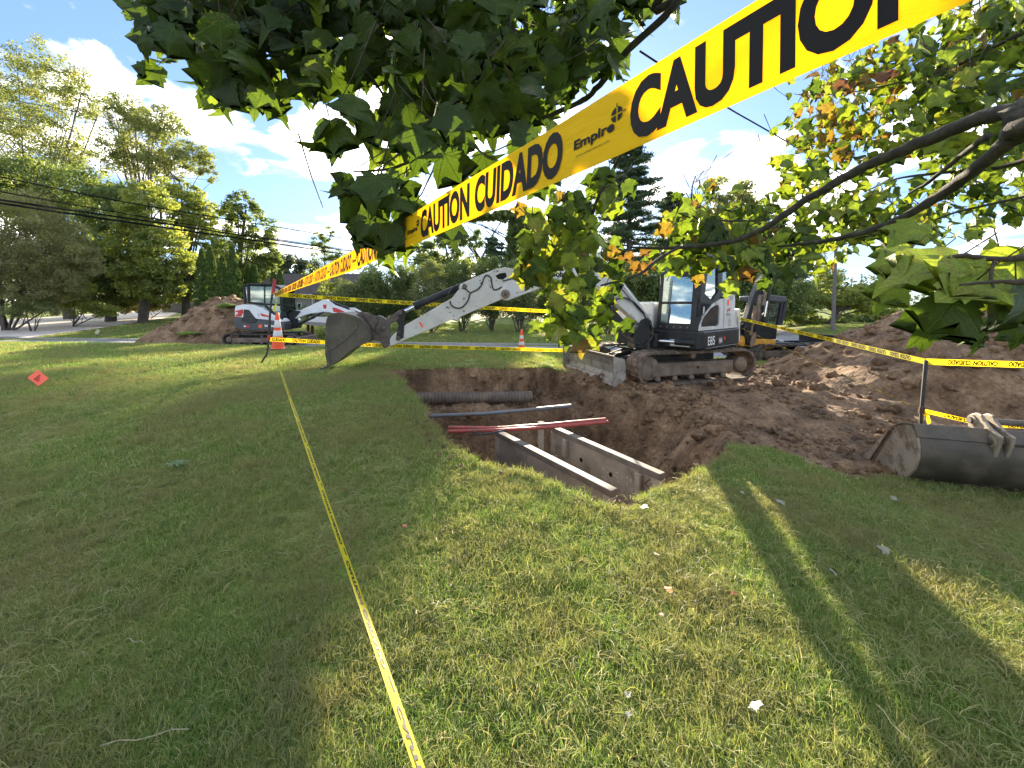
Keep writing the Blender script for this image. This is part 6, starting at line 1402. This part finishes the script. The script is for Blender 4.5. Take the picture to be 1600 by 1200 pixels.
def pine(name, label, px, top, Y, hw_px, seed, m='leaf_conifer', base_y=485, tiers=22, nleaf=60, lf=.34, gaps=.15):
    r = np.random.default_rng(seed); tp = P(px, top, Y); g_ = float(H0(tp.x, Y)); hgt = tp.z - g_; hw_ = hw_px * Y / FPX; cs = []; rs_ = []; mb = MB(); b0 = Vector((tp.x, Y, g_ - .2)); tv = Vector(tp)
    mb.tube([b0, b0.lerp(tv, .5), tv], [hgt * .022, hgt * .014, .03], 8)
    for k in range(tiers):
        f = .16 + .83 * k / tiers; L = hw_ * (1.05 - f) ** .62 * (1.0 if f > .3 else .8 + f); nb_ = r.integers(4, 8)
        for j in range(nb_):
            if r.random() < gaps: continue
            a = r.random() * 6.283; l_ = L * r.uniform(.55, 1.15); z = g_ + hgt * (f + r.uniform(-.02, .02)); o = Vector((tp.x, Y, z)); e = o + Vector((math.cos(a), math.sin(a), r.uniform(-.05, .22))) * l_; mb.tube([o, e], [.05 + hgt * .002, .015], 4)
            for q in (.45, .7, .95): c = o.lerp(e, q); cs.append(c[:]); rs_.append(.30 + l_ * .13 * r.uniform(.7, 1.3))
    for q in range(3): cs.append((tp.x, Y, tp.z - .3 - q * .5)); rs_.append(.35)
    V, F, at = leafcloud(np.array(cs), np.array(rs_), nleaf, lf, r, flat=.38, up=.7, aspect=.28, hue0=.4, hsd=.25)
    o0 = np.array([tp.x, Y, g_]); t = thing(name, label, 'tree', tuple(o0)); link('crown', fastmesh('crown', V - o0, F, m, {'rnd': ('FACE', at)}), t); mb.build('trunk', 'bark_far', t); return t
pine('pine_tree', 'tall dark pine rising under the wide tape behind the boom', 985, 214, 37, 80, 101, tiers=30, nleaf=100, gaps=.05)
pine('pine_tree', 'dark conifer top seen between wide tape and hedge', 770, 368, 40, 40, 102, tiers=17, nleaf=60, gaps=.3)
pine('pine_tree', 'dark pine behind the left side of the white cab', 1048, 300, 42, 66, 103, tiers=24, nleaf=90, gaps=.05)
pine('pine_tree', 'dark pine filling the gap right of the white cab', 1190, 325, 33, 80, 104, tiers=24, nleaf=90, gaps=.05)
tree('broadleaf_tree', 'grey green tree top above the maple leaves left of the white cab', 'tree', [(1135, 300, 44, 34, 30), (1160, 330, 44, 34, 30), (1110, 330, 44, 30, 30), (1135, 390, 44, 50, 50)], 'leaf_locust', 130, 80, .34, 105, base=(1135, 482), trunk_r=.35, rs=.16)
tree('broadleaf_tree', 'dark low tree behind the boom foot and white hood', 'tree', [(1000, 440, 30, 45, 36), (960, 455, 30, 35, 30), (1040, 450, 30, 45, 34)], 'leaf_green', 150, 100, .2, 106, base=(1000, 505), trunk_r=.2, rs=.2, flat=.6)
tree('broadleaf_tree', 'dark dense tree behind the yellow excavator', 'tree', [(1180, 455, 28, 48, 40), (1230, 465, 28, 40, 36), (1130, 450, 28, 50, 38)], 'leaf_green', 190, 110, .2, 107, base=(1195, 505), trunk_r=.25, rs=.2)
tree('broadleaf_tree', 'pale green spreading tree behind the utility pole at right', 'tree', [(1300, 455, 31, 50, 28), (1350, 470, 31, 42, 24), (1265, 475, 31, 34, 22), (1385, 485, 31, 26, 18)], 'leaf_lime', 170, 90, .21, 108, base=(1294, 520), trunk_r=.28, rs=.16, flat=.35, hollow=.35, limbs=26)
tree('broadleaf_tree', 'leafy tree behind the lowest maple leaves over the yellow excavator', 'tree', [(1235, 395, 40, 50, 45), (1190, 380, 40, 40, 40), (1270, 440, 40, 45, 40)], 'leaf_locust', 260, 80, .26, 112, base=(1230, 505), trunk_r=.3, rs=.12, flat=.65)
tree('broadleaf_tree', 'darker low tree between the pale tree and the big heap', 'tree', [(1370, 500, 36, 45, 22), (1330, 505, 36, 40, 18), (1415, 500, 36, 30, 20)], 'leaf_green', 110, 90, .25, 109, base=(1370, 520), trunk_r=.25)
tree('broadleaf_tree', 'dark shrubby tree behind the right cab of the yellow machine', 'tree', [(1255, 500, 34, 36, 20), (1290, 508, 34, 34, 14)], 'leaf_green', 90, 90, .2, 110, base=(1262, 520), trunk_r=.2)
# bare tree
bt = P(1090, 470, 48); bz_ = float(H0(bt.x, 48)); bare = thing('bare_tree', 'leafless tree with fine twigs beside the tall pine', 'tree', (bt.x, 48, bz_)); mb = MB(); R1 = random.Random(6)
def twigs(a, d, L, r, dep):
    b = a + d * L; mb.tube([a, a.lerp(b, .5) + Vector((R1.uniform(-1, 1), 0, R1.uniform(-1, 1))) * L * .05, b], [r, r * .8, r * .55], 4, caps=False)
    if dep: [twigs(a.lerp(b, R1.uniform(.5, 1)), (d + Vector((R1.uniform(-1, 1), R1.uniform(-1, 1), R1.uniform(-.3, .7))) * .75).normalized(), L * R1.uniform(.5, .75), r * .55, dep - 1) for _ in range(4)]
twigs(Vector((bt.x, 48, bz_)), Vector((-.03, 0, 1)), 11.5, .2, 0); mb_top = Vector((bt.x - .3, 48, bz_ + 11.3))
for q in range(4): twigs(mb_top - Vector((0, 0, q * 1.1)), Vector((R1.uniform(-.6, .6), R1.uniform(-.4, .4), 1)).normalized(), 2.6, .09, 3)
mb.build('trunk', 'bark_far', bare)
# far woods closing the horizon
r = np.random.default_rng(140); cs = []; rs_ = []
for k in range(900):
    a = r.uniform(-1.35, 1.35); D = r.uniform(95, 125); x = D * math.tan(a) if abs(a) < 1.1 else math.copysign(D * 2 * abs(a), a); hh_ = 7 + 5 * float(fbm(np.array(x * .03), np.array(0.0), 1, 3)) + r.random() * 2; g_ = float(H0(x, D))
    cs.append((x, D, g_ + hh_ * r.random())); rs_.append(r.uniform(1.8, 3.2))
V, F, at = leafcloud(np.array(cs), np.array(rs_), 34, .9, r, flat=.8, aspect=.7, hue0=.4)
o = link('far_woods', fastmesh('far_woods', V, F, 'leaf_blue', {'rnd': ('FACE', at)})); o['kind'] = 'stuff'; o['label'] = 'far line of woods on the horizon'

# ================================================================== MAPLE OVER THE CAMERA
mt = Vector((2.05, -2.2, 0)); mz = float(H0(mt.x, mt.y))
maple = thing('maple_tree', 'maple whose leafy boughs hang down over the whole top of the view', 'tree', (mt.x, mt.y, mz))
half = [(0, 0), (.13, -.07), (.27, -.03), (.36, .05), (.33, .10), (.43, .17), (.40, .23), (.49, .33), (.47, .39), (.60, .60), (.47, .545), (.42, .575), (.34, .50), (.235, .455), (.255, .55), (.30, .61), (.235, .64), (.245, .74), (.15, .80), (.125, .88), (0, 1.08)]
def leafmesh(seed, hue, petiole=True):
    r = np.random.default_rng(seed); fold = r.uniform(.05, .55); droop = r.uniform(-.1, .55); curl = r.uniform(-.3, .5); tw = r.uniform(-.25, .25)
    j = 1 + r.normal(0, .05, (len(half), 2)); H_ = np.array(half) * j; H_[0, 0] = H_[-1, 0] = 0
    k = r.uniform(.85, 1.1)
    def z(x, y): return fold * abs(x) - droop * y * y * .7 - curl * x * x + tw * x * y + .03 * math.sin(y * 9 + seed)
    V = []; F = []
    mid = [(0, t) for t in (0, .2, .45, .75, 1.08)]
    for x, y in mid: V.append((x, y, z(0, y)))
    for s in (1, -1):
        st = len(V)
        for x, y in H_[1:-1]: V.append((s * x * k, y, z(x * k, y)))
        n = len(H_) - 2; near = [0, 0, 0, 0, 1, 1, 1, 1, 2, 2, 2, 2, 2, 2, 3, 3, 3, 3, 3][:n]
        idx = [st + i for i in range(n)]; path = [0] + idx + [4]; own = [0] + near + [4]
        for i in range(len(path) - 1):
            a, b = path[i], path[i + 1]; oa, ob = own[i], own[i + 1]
            if i == 0: F.append((0, b, 1) if s == 1 else (0, 1, b)); continue
            ca, cb = min(oa + 1, 3) if i < len(path) - 2 else 3, min(ob + 1, 3)
            F.append((a, b, ca) if s == 1 else (a, ca, b))
            if cb != ca: F.append((ca, b, cb) if s == 1 else (ca, cb, b))
            if i == len(path) - 2: pass
    nv = len(V)
    Fn = [f for f in F if len(set(f)) == 3]
    if petiole:
        pa = Vector((0, 0, V[0][2])); pb = Vector((r.uniform(-.15, .15), -.45, r.uniform(0, .3))); w_ = .011
        k0 = len(V); V += [(pa.x - w_, pa.y + .03, pa.z), (pa.x + w_, pa.y + .03, pa.z), (pa.x, pa.y + .03, pa.z + w_ * 1.6), (pb.x - w_, pb.y, pb.z), (pb.x + w_, pb.y, pb.z), (pb.x, pb.y, pb.z + w_ * 1.6)]
        for i in range(3): a, b = k0 + i, k0 + (i + 1) % 3; Fn += [(a, b, b + 3), (a, b + 3, a + 3)]
    V = np.array(V); lobe = np.maximum(np.abs(V[:nv, 0]) - .28, 0); V[:nv, 2] -= lobe ** 2 * r.uniform(-1, 2.4) + np.maximum(V[:nv, 1] - .7, 0) ** 2 * r.uniform(-.6, 2.6); V[:nv, 2] += r.normal(0, .018, nv); F = np.array(Fn); at = np.clip(np.full(len(F), hue) + r.normal(0, .03, len(F)), 0, 1)
    if petiole: at[-6:] = .93 if hue > .3 else .1
    VA = (np.where(np.arange(len(V)) < nv, V[:, 0], .02), np.where(np.arange(len(V)) < nv, V[:, 1], 0))
    return V, F, at, VA
LV = []                                     # kinds by hue
HUES = [.06, .16, .26, .36, .46, .55, .62, .68, .78, .86, .97]
for hi, h in enumerate(HUES):
    for v in range(4): LV.append((h, leafmesh(hi * 10 + v, h)))
LM = [fastmesh('leaf', v, f, 'maple_leaf', {'rnd': ('FACE', a), 'lx': ('POINT', w[0]), 'ly': ('POINT', w[1])}, smooth=True) for _, (v, f, a, w) in LV]
placed = []                                 # (matrix, kind, size on the picture)
rL = np.random.default_rng(77)
def inpoly(x, y, poly):
    c = False; n = len(poly)
    for i in range(n):
        a, b = poly[i], poly[(i + 1) % n]
        if (a[1] > y) != (b[1] > y) and x < (b[0] - a[0]) * (y - a[1]) / (b[1] - a[1]) + a[0]: c = not c
    return c
def pick(h):
    h = min(1, max(0, h)); i = int(np.argmin([abs(h - q) for q in HUES])); return i * 4 + int(rL.integers(4))
def put_leaf(pos, size, hue, hang=1.0, nrm=None, tipdir=None):
    tip = Vector((rL.normal(0, .5), rL.normal(0, .5), -hang)) if tipdir is None else Vector(tipdir); tip.normalize()
    nr = Vector((rL.normal(0, .55), -1 * (1 if rL.random() < .5 else -1), rL.normal(0, .6))) if nrm is None else Vector(nrm)
    nr = nr - tip * nr.dot(tip)
    if nr.length < 1e-3: nr = tip.orthogonal()
    nr.normalize(); sx = tip.cross(nr)
    M = Matrix(((sx.x * size, tip.x * size, nr.x * size, pos.x), (sx.y * size, tip.y * size, nr.y * size, pos.y), (sx.z * size, tip.z * size, nr.z * size, pos.z), (0, 0, 0, 1)))
    d = max(.2, pos.y); vis = -100 < (pos.x / d * FPX + 800) < 1700
    placed.append((M, pick(hue), size / d if vis else 0))
twg = MB()
def region(poly, y0, y1, n, s0, s1, hue, hsd, hang=1.0, huef=None, clump=4, spread=.09):
    xs_ = [p[0] for p in poly]; ys_ = [p[1] for p in poly]; k = 0; guard = 0
    while k < n and guard < n * 60:
        guard += 1; x = rL.uniform(min(xs_), max(xs_)); y = rL.uniform(min(ys_), max(ys_))
        if not inpoly(x, y, poly): continue
        Y = rL.uniform(y0, y1); c = P(x, y, Y); h0 = (huef(x, y) if huef else hue) + rL.normal(0, hsd * .6)
        tw_end = c + Vector((rL.normal(0, .04), rL.normal(0, .04), .04)); m_ = int(rL.integers(2, clump + 2))
        sdv = Vector((rL.normal(0, .10) + .05, rL.normal(0, .08), rL.uniform(.05, .22)))
        twg.tube([tw_end, tw_end + sdv * .5 + Vector((0, 0, -.01)), tw_end + sdv], [.0012, .0018, .0024], 4, caps=False)
        for q in range(m_):
            o = tw_end + Vector((rL.normal(0, spread), rL.normal(0, spread), rL.normal(-.02, spread * .8))); s = rL.uniform(s0, s1); d = Vector((rL.normal(0, .5), rL.normal(0, .5), -hang)); 
            k += 1; xo, yo = o.x / o.y * FPX + 800, 475 - (o.z - EYE) / o.y * FPX
            if not inpoly(xo, yo, poly) and not inpoly(xo, yo - 30, poly) and rL.random() < .9: continue
            put_leaf(o, s, h0 + rL.normal(0, hsd), hang, tipdir=d + (o - tw_end) * 6)
TOP = [(215, -90), (222, 40), (255, 95), (300, 100), (345, 140), (385, 155), (430, 140), (490, 130), (520, 175), (560, 190), (590, 235), (640, 260), (690, 225), (735, 235), (790, 205), (850, 185), (900, 150), (930, 110), (985, 50), (1030, 40), (1060, 0), (1075, -90)]
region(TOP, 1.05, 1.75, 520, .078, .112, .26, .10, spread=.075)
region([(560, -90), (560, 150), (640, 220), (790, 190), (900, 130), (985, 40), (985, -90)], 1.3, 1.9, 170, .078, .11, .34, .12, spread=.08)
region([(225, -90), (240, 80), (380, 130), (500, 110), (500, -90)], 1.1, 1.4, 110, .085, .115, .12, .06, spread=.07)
region([(535, 255), (610, 250), (690, 235), (680, 290), (625, 310), (655, 345), (600, 365), (545, 350), (530, 300)], 1.0, 1.18, 24, .072, .092, .28, .12, spread=.05, clump=3)
for (x, y, Y, s, h) in ((578, 345, .98, .085, .2), (608, 350, 1.0, .095, .15), (628, 355, 1.02, .08, .35), (545, 310, 1.0, .085, .3), (560, 325, 1.02, .075, .4), (600, 300, .97, .085, .25), (645, 380, 1.5, .08, .5), (615, 400, 1.5, .07, .45), (540, 285, 1.05, .07, .2), (625, 305, 1.0, .08, .3)):
    put_leaf(P(x, y, Y), s, h)
MIDP = [(812, 345), (870, 300), (905, 262), (955, 250), (962, 300), (955, 360), (970, 420), (945, 480), (930, 505), (900, 520), (860, 490), (850, 450), (835, 410), (815, 390)]
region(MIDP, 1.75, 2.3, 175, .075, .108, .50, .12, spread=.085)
for (x, y, Y, s, h) in ((905, 528, 1.9, .105, .74), (905, 500, 1.9, .08, .55), (860, 515, 1.95, .075, .6), (886, 500, 1.95, .07, .6), (951, 505, 1.9, .085, .45), (936, 490, 1.9, .09, .5), (868, 470, 2.0, .08, .58), (842, 360, 1.8, .1, .45), (850, 280, 1.5, .09, .2), (870, 260, 1.5, .09, .3), (940, 262, 1.7, .085, .4), (955, 265, 1.7, .08, .5)):
    put_leaf(P(x, y, Y), s, h)
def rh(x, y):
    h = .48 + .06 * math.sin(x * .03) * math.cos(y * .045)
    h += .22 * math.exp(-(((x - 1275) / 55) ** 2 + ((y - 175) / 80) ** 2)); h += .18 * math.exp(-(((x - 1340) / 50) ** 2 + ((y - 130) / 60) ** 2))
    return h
RGT = [(1000, 350), (1050, 320), (1065, 280), (1090, 268), (1125, 310), (1185, 315), (1205, 270), (1215, 225), (1240, 190), (1262, 150), (1300, 95), (1400, 25), (1440, -60), (1700, -60), (1700, 330), (1590, 330), (1530, 350), (1470, 350), (1420, 380), (1370, 400), (1320, 415), (1260, 430), (1200, 440), (1140, 425), (1080, 415), (1040, 400)]
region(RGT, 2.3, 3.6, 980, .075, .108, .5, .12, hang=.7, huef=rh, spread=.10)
region([(1230, 110), (1330, 80), (1400, 60), (1400, 200), (1300, 280), (1225, 260)], 2.9, 3.6, 190, .07, .1, .78, .12, hang=.7, spread=.11, huef=lambda x, y: .76 - .12 * (rL.random() < .3) - .3 * (rL.random() < .25))
region([(1400, 60), (1600, -50), (1650, 200), (1500, 250), (1400, 220)], 2.1, 2.9, 260, .08, .115, .50, .12, hang=.6, spread=.1)
region([(1000, 360), (1100, 330), (1200, 360), (1290, 390), (1290, 425), (1180, 430), (1080, 420)], 2.1, 2.8, 130, .085, .118, .48, .14, spread=.08)
region([(1450, 200), (1640, 180), (1640, 330), (1500, 340), (1440, 300)], 2.5, 3.4, 110, .075, .1, .40, .12, hang=.5, spread=.1)
for x in range(9): put_leaf(P(985 + rL.uniform(-20, 35), 400 + rL.uniform(-12, 22), 2.4), rL.uniform(.06, .085), .84)
for (x, y, Y, s, h, td, nr) in ((1450, 405, .80, .105, .60, (-.9, .1, -.45), (.1, -.45, .9)), (1500, 400, .74, .12, .60, (-.9, .2, -.25), (-.1, -.5, .85)), (1545, 420, .70, .115, .60, (-.8, 0, -.55), (.2, -.6, .75)), (1600, 405, .70, .12, .62, (-.5, .2, -.7), (.1, -.7, .6)), (1560, 385, .80, .10, .60, (.5, .3, -.5), (.0, -.5, .85)),
        (1497, 462, .72, .105, .22, (-.45, .1, -.8), (-.3, -.9, .3)), (1466, 478, .76, .085, .18, (-.35, 0, -1), (-.7, -.7, .1)), (1548, 466, .70, .085, .3, (.15, .1, -1), (.5, -.9, .1)), (1590, 445, .66, .10, .2, (.4, 0, -.8), (.2, -.9, .4)), (1424, 388, .9, .085, .62, (-1, 0, -.3), (0, -.3, 1)),
        (1400, 440, .95, .08, .5, (-.6, 0, -.9), (-.5, -.7, .4)), (1530, 500, .78, .07, .32, (.1, 0, -1), (.1, -1, .2)), (1435, 352, 1.05, .09, .55, (-.8, 0, -.5), (0, -.5, .8)), (1585, 492, .74, .07, .26, (.2, 0, -1), (-.3, -1, .1))):
    put_leaf(P(x, y, Y), s, h, tipdir=td, nrm=nr)  # upper leaves of this clump take the lime hue in place of sunlight
# branches
def branch(px, name='branch', m='bark_maple', n=9, pre=()):
    P3 = [Vector(q[:3]) for q in pre] + [P(a, b, c) for a, b, c, _ in px]; rd = [q[3] for q in pre] + [q[3] for q in px]; out = []; ro = []; R2 = random.Random(len(placed) + int(px[0][0]))
    for i in range(len(P3) - 1):
        p0 = P3[max(i - 1, 0)]; a, b = P3[i], P3[i + 1]; d = P3[min(i + 2, len(P3) - 1)]
        for k in range(6):
            t = k / 6; q = 0.5 * ((2 * a) + (b - p0) * t + (2 * p0 - 5 * a + 4 * b - d) * t * t + (3 * a - p0 - 3 * b + d) * t ** 3); rr__ = rd[i] + (rd[i + 1] - rd[i]) * t
            out.append(q + Vector((R2.uniform(-1, 1), R2.uniform(-1, 1), R2.uniform(-1, 1))) * rr__ * .22); ro.append(rr__ * R2.uniform(.92, 1.12))
    out.append(P3[-1]); ro.append(rd[-1]); return MB().tube(out, ro, n).build(name, m, maple, smooth='all')
MB().tube([mt + Vector((0, 0, mz - .2)), mt + Vector((-.02, .03, 1.0)), mt + Vector((0, .05, 2.0)), mt + Vector((-.05, .1, 3.2)), mt + Vector((-.1, .15, 5.2))], [.2, .155, .145, .12, .07], 14).build('trunk', 'bark_maple', maple, smooth='all')
branch([(1720, 150, 1.05, .030), (1600, 168, 1.2, .026), (1500, 196, 1.35, .0225), (1400, 240, 1.5, .019), (1340, 266, 1.6, .018), (1260, 312, 1.75, .0155), (1180, 364, 1.9, .013), (1120, 381, 2.0, .011), (1040, 388, 2.1, .009), (985, 386, 2.2, .005)], pre=[(2.0, -2.1, 1.9, .06), (1.9, -.6, 2.1, .045)])
branch([(1720, 165, 1.0, .027), (1600, 208, 1.15, .023), (1540, 250, 1.25, .019), (1480, 298, 1.4, .017), (1400, 345, 1.55, .0135), (1330, 368, 1.7, .011), (1270, 379, 1.85, .009), (1215, 385, 2.0, .005)], pre=[(2.0, -2.1, 1.7, .055), (1.8, -.5, 1.95, .04)])
branch([(1062, 386, 2.08, .008), (1030, 404, 2.0, .008), (1000, 428, 1.95, .007), (970, 438, 1.9, .006), (939, 446, 1.85, .004)])
branch([(1545, 212, 1.55, .012), (1500, 245, 1.7, .010), (1450, 285, 1.85, .008), (1420, 302, 1.95, .004)])
branch([(1660, 230, 2.0, .014), (1560, 262, 2.3, .011), (1470, 270, 2.5, .009), (1400, 280, 2.7, .006), (1350, 300, 2.8, .003)])
branch([(1180, 345, 2.3, .006), (1130, 345, 2.35, .006), (1083, 338, 2.4, .005), (1081, 300, 2.4, .004), (1086, 275, 2.4, .002)])
branch([(1075, -60, 1.2, .014), (1060, 0, 1.25, .013), (980, 80, 1.35, .011), (930, 140, 1.45, .010), (900, 162, 1.5, .009), (852, 184, 1.5, .008), (788, 208, 1.45, .007), (728, 220, 1.4, .006), (652, 248, 1.3, .005), (608, 264, 1.25, .004), (552, 268, 1.2, .002)], pre=[(1.95, -2.05, 3.1, .06), (1.3, -.3, 3.0, .03)])
branch([(1010, 190, 1.75, .009), (973, 237, 1.85, .0095), (933, 313, 1.95, .008), (918, 348, 2.0, .007), (857, 415, 2.1, .005), (806, 432, 2.15, .002)])
branch([(920, 347, 2.0, .005), (926, 385, 2.0, .0045), (933, 415, 2.0, .004), (929, 426, 2.0, .002)]); branch([(918, 350, 2.0, .005), (888, 372, 2.0, .003), (872, 385, 2.0, .002)])
branch([(915, 440, 2.0, .004), (902, 470, 2.0, .004), (905, 500, 1.95, .003), (906, 520, 1.9, .002)])
branch([(793, -60, 1.3, .007), (793, 0, 1.3, .006), (797, 60, 1.32, .005), (792, 120, 1.35, .004), (796, 200, 1.38, .002)]); branch([(500, -60, 1.2, .008), (520, 20, 1.25, .006), (560, 90, 1.3, .005), (600, 150, 1.3, .004), (645, 215, 1.25, .003), (600, 260, 1.15, .0025), (592, 300, 1.05, .0015)])
branch([(300, -60, 1.2, .006), (360, 0, 1.25, .005), (400, 60, 1.25, .004), (440, 100, 1.25, .002)]); branch([(660, -60, 1.4, .007), (690, 60, 1.4, .005), (720, 140, 1.42, .004), (700, 220, 1.4, .002)])
branch([(1640, 395, .68, .008), (1560, 405, .70, .005), (1500, 400, .72, .004), (1450, 415, .74, .002)], m='twig'); branch([(1700, 430, .62, .006), (1600, 440, .64, .005), (1560, 440, .66, .003), (1500, 445, .67, .002)], m='twig')
branch([(1555, 405, .70, .003), (1548, 430, .69, .002), (1555, 460, .67, .0015)], m='twig'); branch([(1700, 20, 2.0, .016), (1600, 50, 2.3, .012), (1500, 100, 2.6, .009), (1400, 130, 2.9, .006), (1300, 150, 3.1, .003)]); branch([(1640, 300, 2.4, .010), (1500, 330, 2.6, .007), (1420, 360, 2.7, .004)])
twg.build('twigs', 'twig', maple)['kind'] = 'stuff'
# the 300 leaves that show largest are leaves of their own, the rest one part
placed.sort(key=lambda q: -q[2]); inv = WM[maple]
for M, k, _ in placed[:300]:
    o = bpy.data.objects.new('leaf', LM[k]); COL.objects.link(o); o.parent = maple; o.matrix_local = inv @ M
VV = []; FF = []; AA = []; LX = []; LY = []; k0 = 0
for M, k, _ in placed[300:]:
    v, f, a, w_ = LV[k][1]; LX.append(w_[0]); LY.append(w_[1]); m4 = np.array(inv @ M); VV.append(v @ m4[:3, :3].T + m4[:3, 3]); FF.append(f + k0); AA.append(a); k0 += len(v)
o = link('leaves', fastmesh('leaves', np.concatenate(VV), np.concatenate(FF), 'maple_leaf', {'rnd': ('FACE', np.concatenate(AA)), 'lx': ('POINT', np.concatenate(LX)), 'ly': ('POINT', np.concatenate(LY))}, smooth=True), maple); o['kind'] = 'stuff'

# ------------------------------------------------------------------ fallen leaves and stems on the lawn
mat('leaf_pale', (0.27, 0.26, 0.19), (0.18, 0.20, 0.12), rough=.6, scale=20); mat('leaf_orange', (0.42, 0.17, 0.04), rough=.6); mat('leaf_red', (0.26, 0.035, 0.025), rough=.6); mat('leaf_yellow', (0.50, 0.46, 0.08), rough=.6); mat('leaf_grey', (0.22, 0.27, 0.17), rough=.6)
fallen = [(1215, 791, 'leaf_pale', .11, 'pale upturned leaf on the grass before the dark shadow band'), (1164, 781, 'leaf_pale', .07, 'pale leaf left of the shadow band near the pit corner'), (1389, 875, 'leaf_pale', .10, 'pale leaf lying in the shaded lawn below the bucket'), (1300, 906, 'leaf_pale', .08, 'pale leaf on the edge of the sunlit strip'),
          (1026, 877, 'leaf_pale', .07, 'whitish leaf below the near corner of the pit'), (1048, 939, 'leaf_orange', .08, 'orange leaf on the lawn'), (1077, 973, 'leaf_yellow', .06, 'yellow leaf just right below the orange one'), (1143, 943, 'leaf_red', .06, 'dark red leaf right of the orange one'), (1031, 975, 'leaf_red', .04, 'tiny red leaf left of the yellow one'),
          (1181, 1117, 'leaf_grey', .075, 'round dull green leaf in the lower lawn'), (978, 1112, 'leaf_pale', .045, 'small white leaf near the bottom of the lawn'), (982, 1135, 'leaf_pale', .04, 'white scrap under the small white leaf'), (635, 831, 'leaf_red', .06, 'reddish leaf right of the low tape'), (541, 773, 'leaf_red', .07, 'dull red leaf close to the low tape'),
          (1395, 789, 'leaf_pale', .09, 'pale leaf under the loose bucket'), (1375, 783, 'leaf_pale', .07, 'smaller pale leaf under the loose bucket'), (1003, 801, 'leaf_grey', .10, 'green leaf at the near rim of the pit'), (884, 774, 'leaf_pale', .04, 'white scrap on the rim beside the left shield panel'), (1548, 822, 'leaf_pale', .08, 'pale leaf at the right edge under the bucket')]
pl = {}
for i, (px, py, m_, s, lb) in enumerate(fallen):
    g_ = G(px, py); v, f, a, w_ = leafmesh(500 + i, .5, petiole=True); me = fastmesh('fallen_leaf', v * np.array([1, 1, .5]), f, m_, smooth=True); o = link('fallen_leaf', me)
    s *= .62; o.location = (g_.x, g_.y, T(g_.x, g_.y) + .045); o.rotation_euler = (rL.normal(.2, .2), rL.normal(0, .25), rL.uniform(0, 6.28)); o.scale = (s, s, s); tag(o, lb, 'leaf', 'fallen leaves on the lawn')
for (a, b, c, d, lb) in ((1275, 1012, 1326, 1076, 'long dry stem in the sunlit lower lawn'), (1368, 1122, 1432, 1196, 'second dry stem nearer the bottom edge'), (158, 1196, 296, 1158, 'long straw stalk at the bottom left'), (198, 1018, 226, 1022, 'short whitish stalk in the left lawn')):
    p, q = G(a, b), G(c, d); n_ = 5; o = MB().tube([p.lerp(q, k / n_) + Vector((0, 0, .05 + .008 * math.sin(k * 2))) for k in range(n_ + 1)], .0014, 5).build('dry_stem', 'straw', smooth=True); tag(o, lb, 'stem', 'dry stems on the lawn')
wd = G(273, 738); w0 = thing('weed', 'flat rosette weed growing in the left lawn', 'plant', (wd.x, wd.y, wd.z)); rr = random.Random(9)
for k in range(13):
    a = k * 2.399; L = rr.uniform(.05, .12); d = Vector((math.cos(a), math.sin(a), 0)); s_ = Vector((-d.y, d.x, 0)) * L * .17; b = wd + Vector((0, 0, .05))
    MB().add([b, b + d * L * .5 + s_ + Vector((0, 0, .03)), b + d * L + Vector((0, 0, .005)), b + d * L * .5 - s_ + Vector((0, 0, .03))], [(0, 1, 2, 3)]).build('leaf', 'weed_leaf', w0)
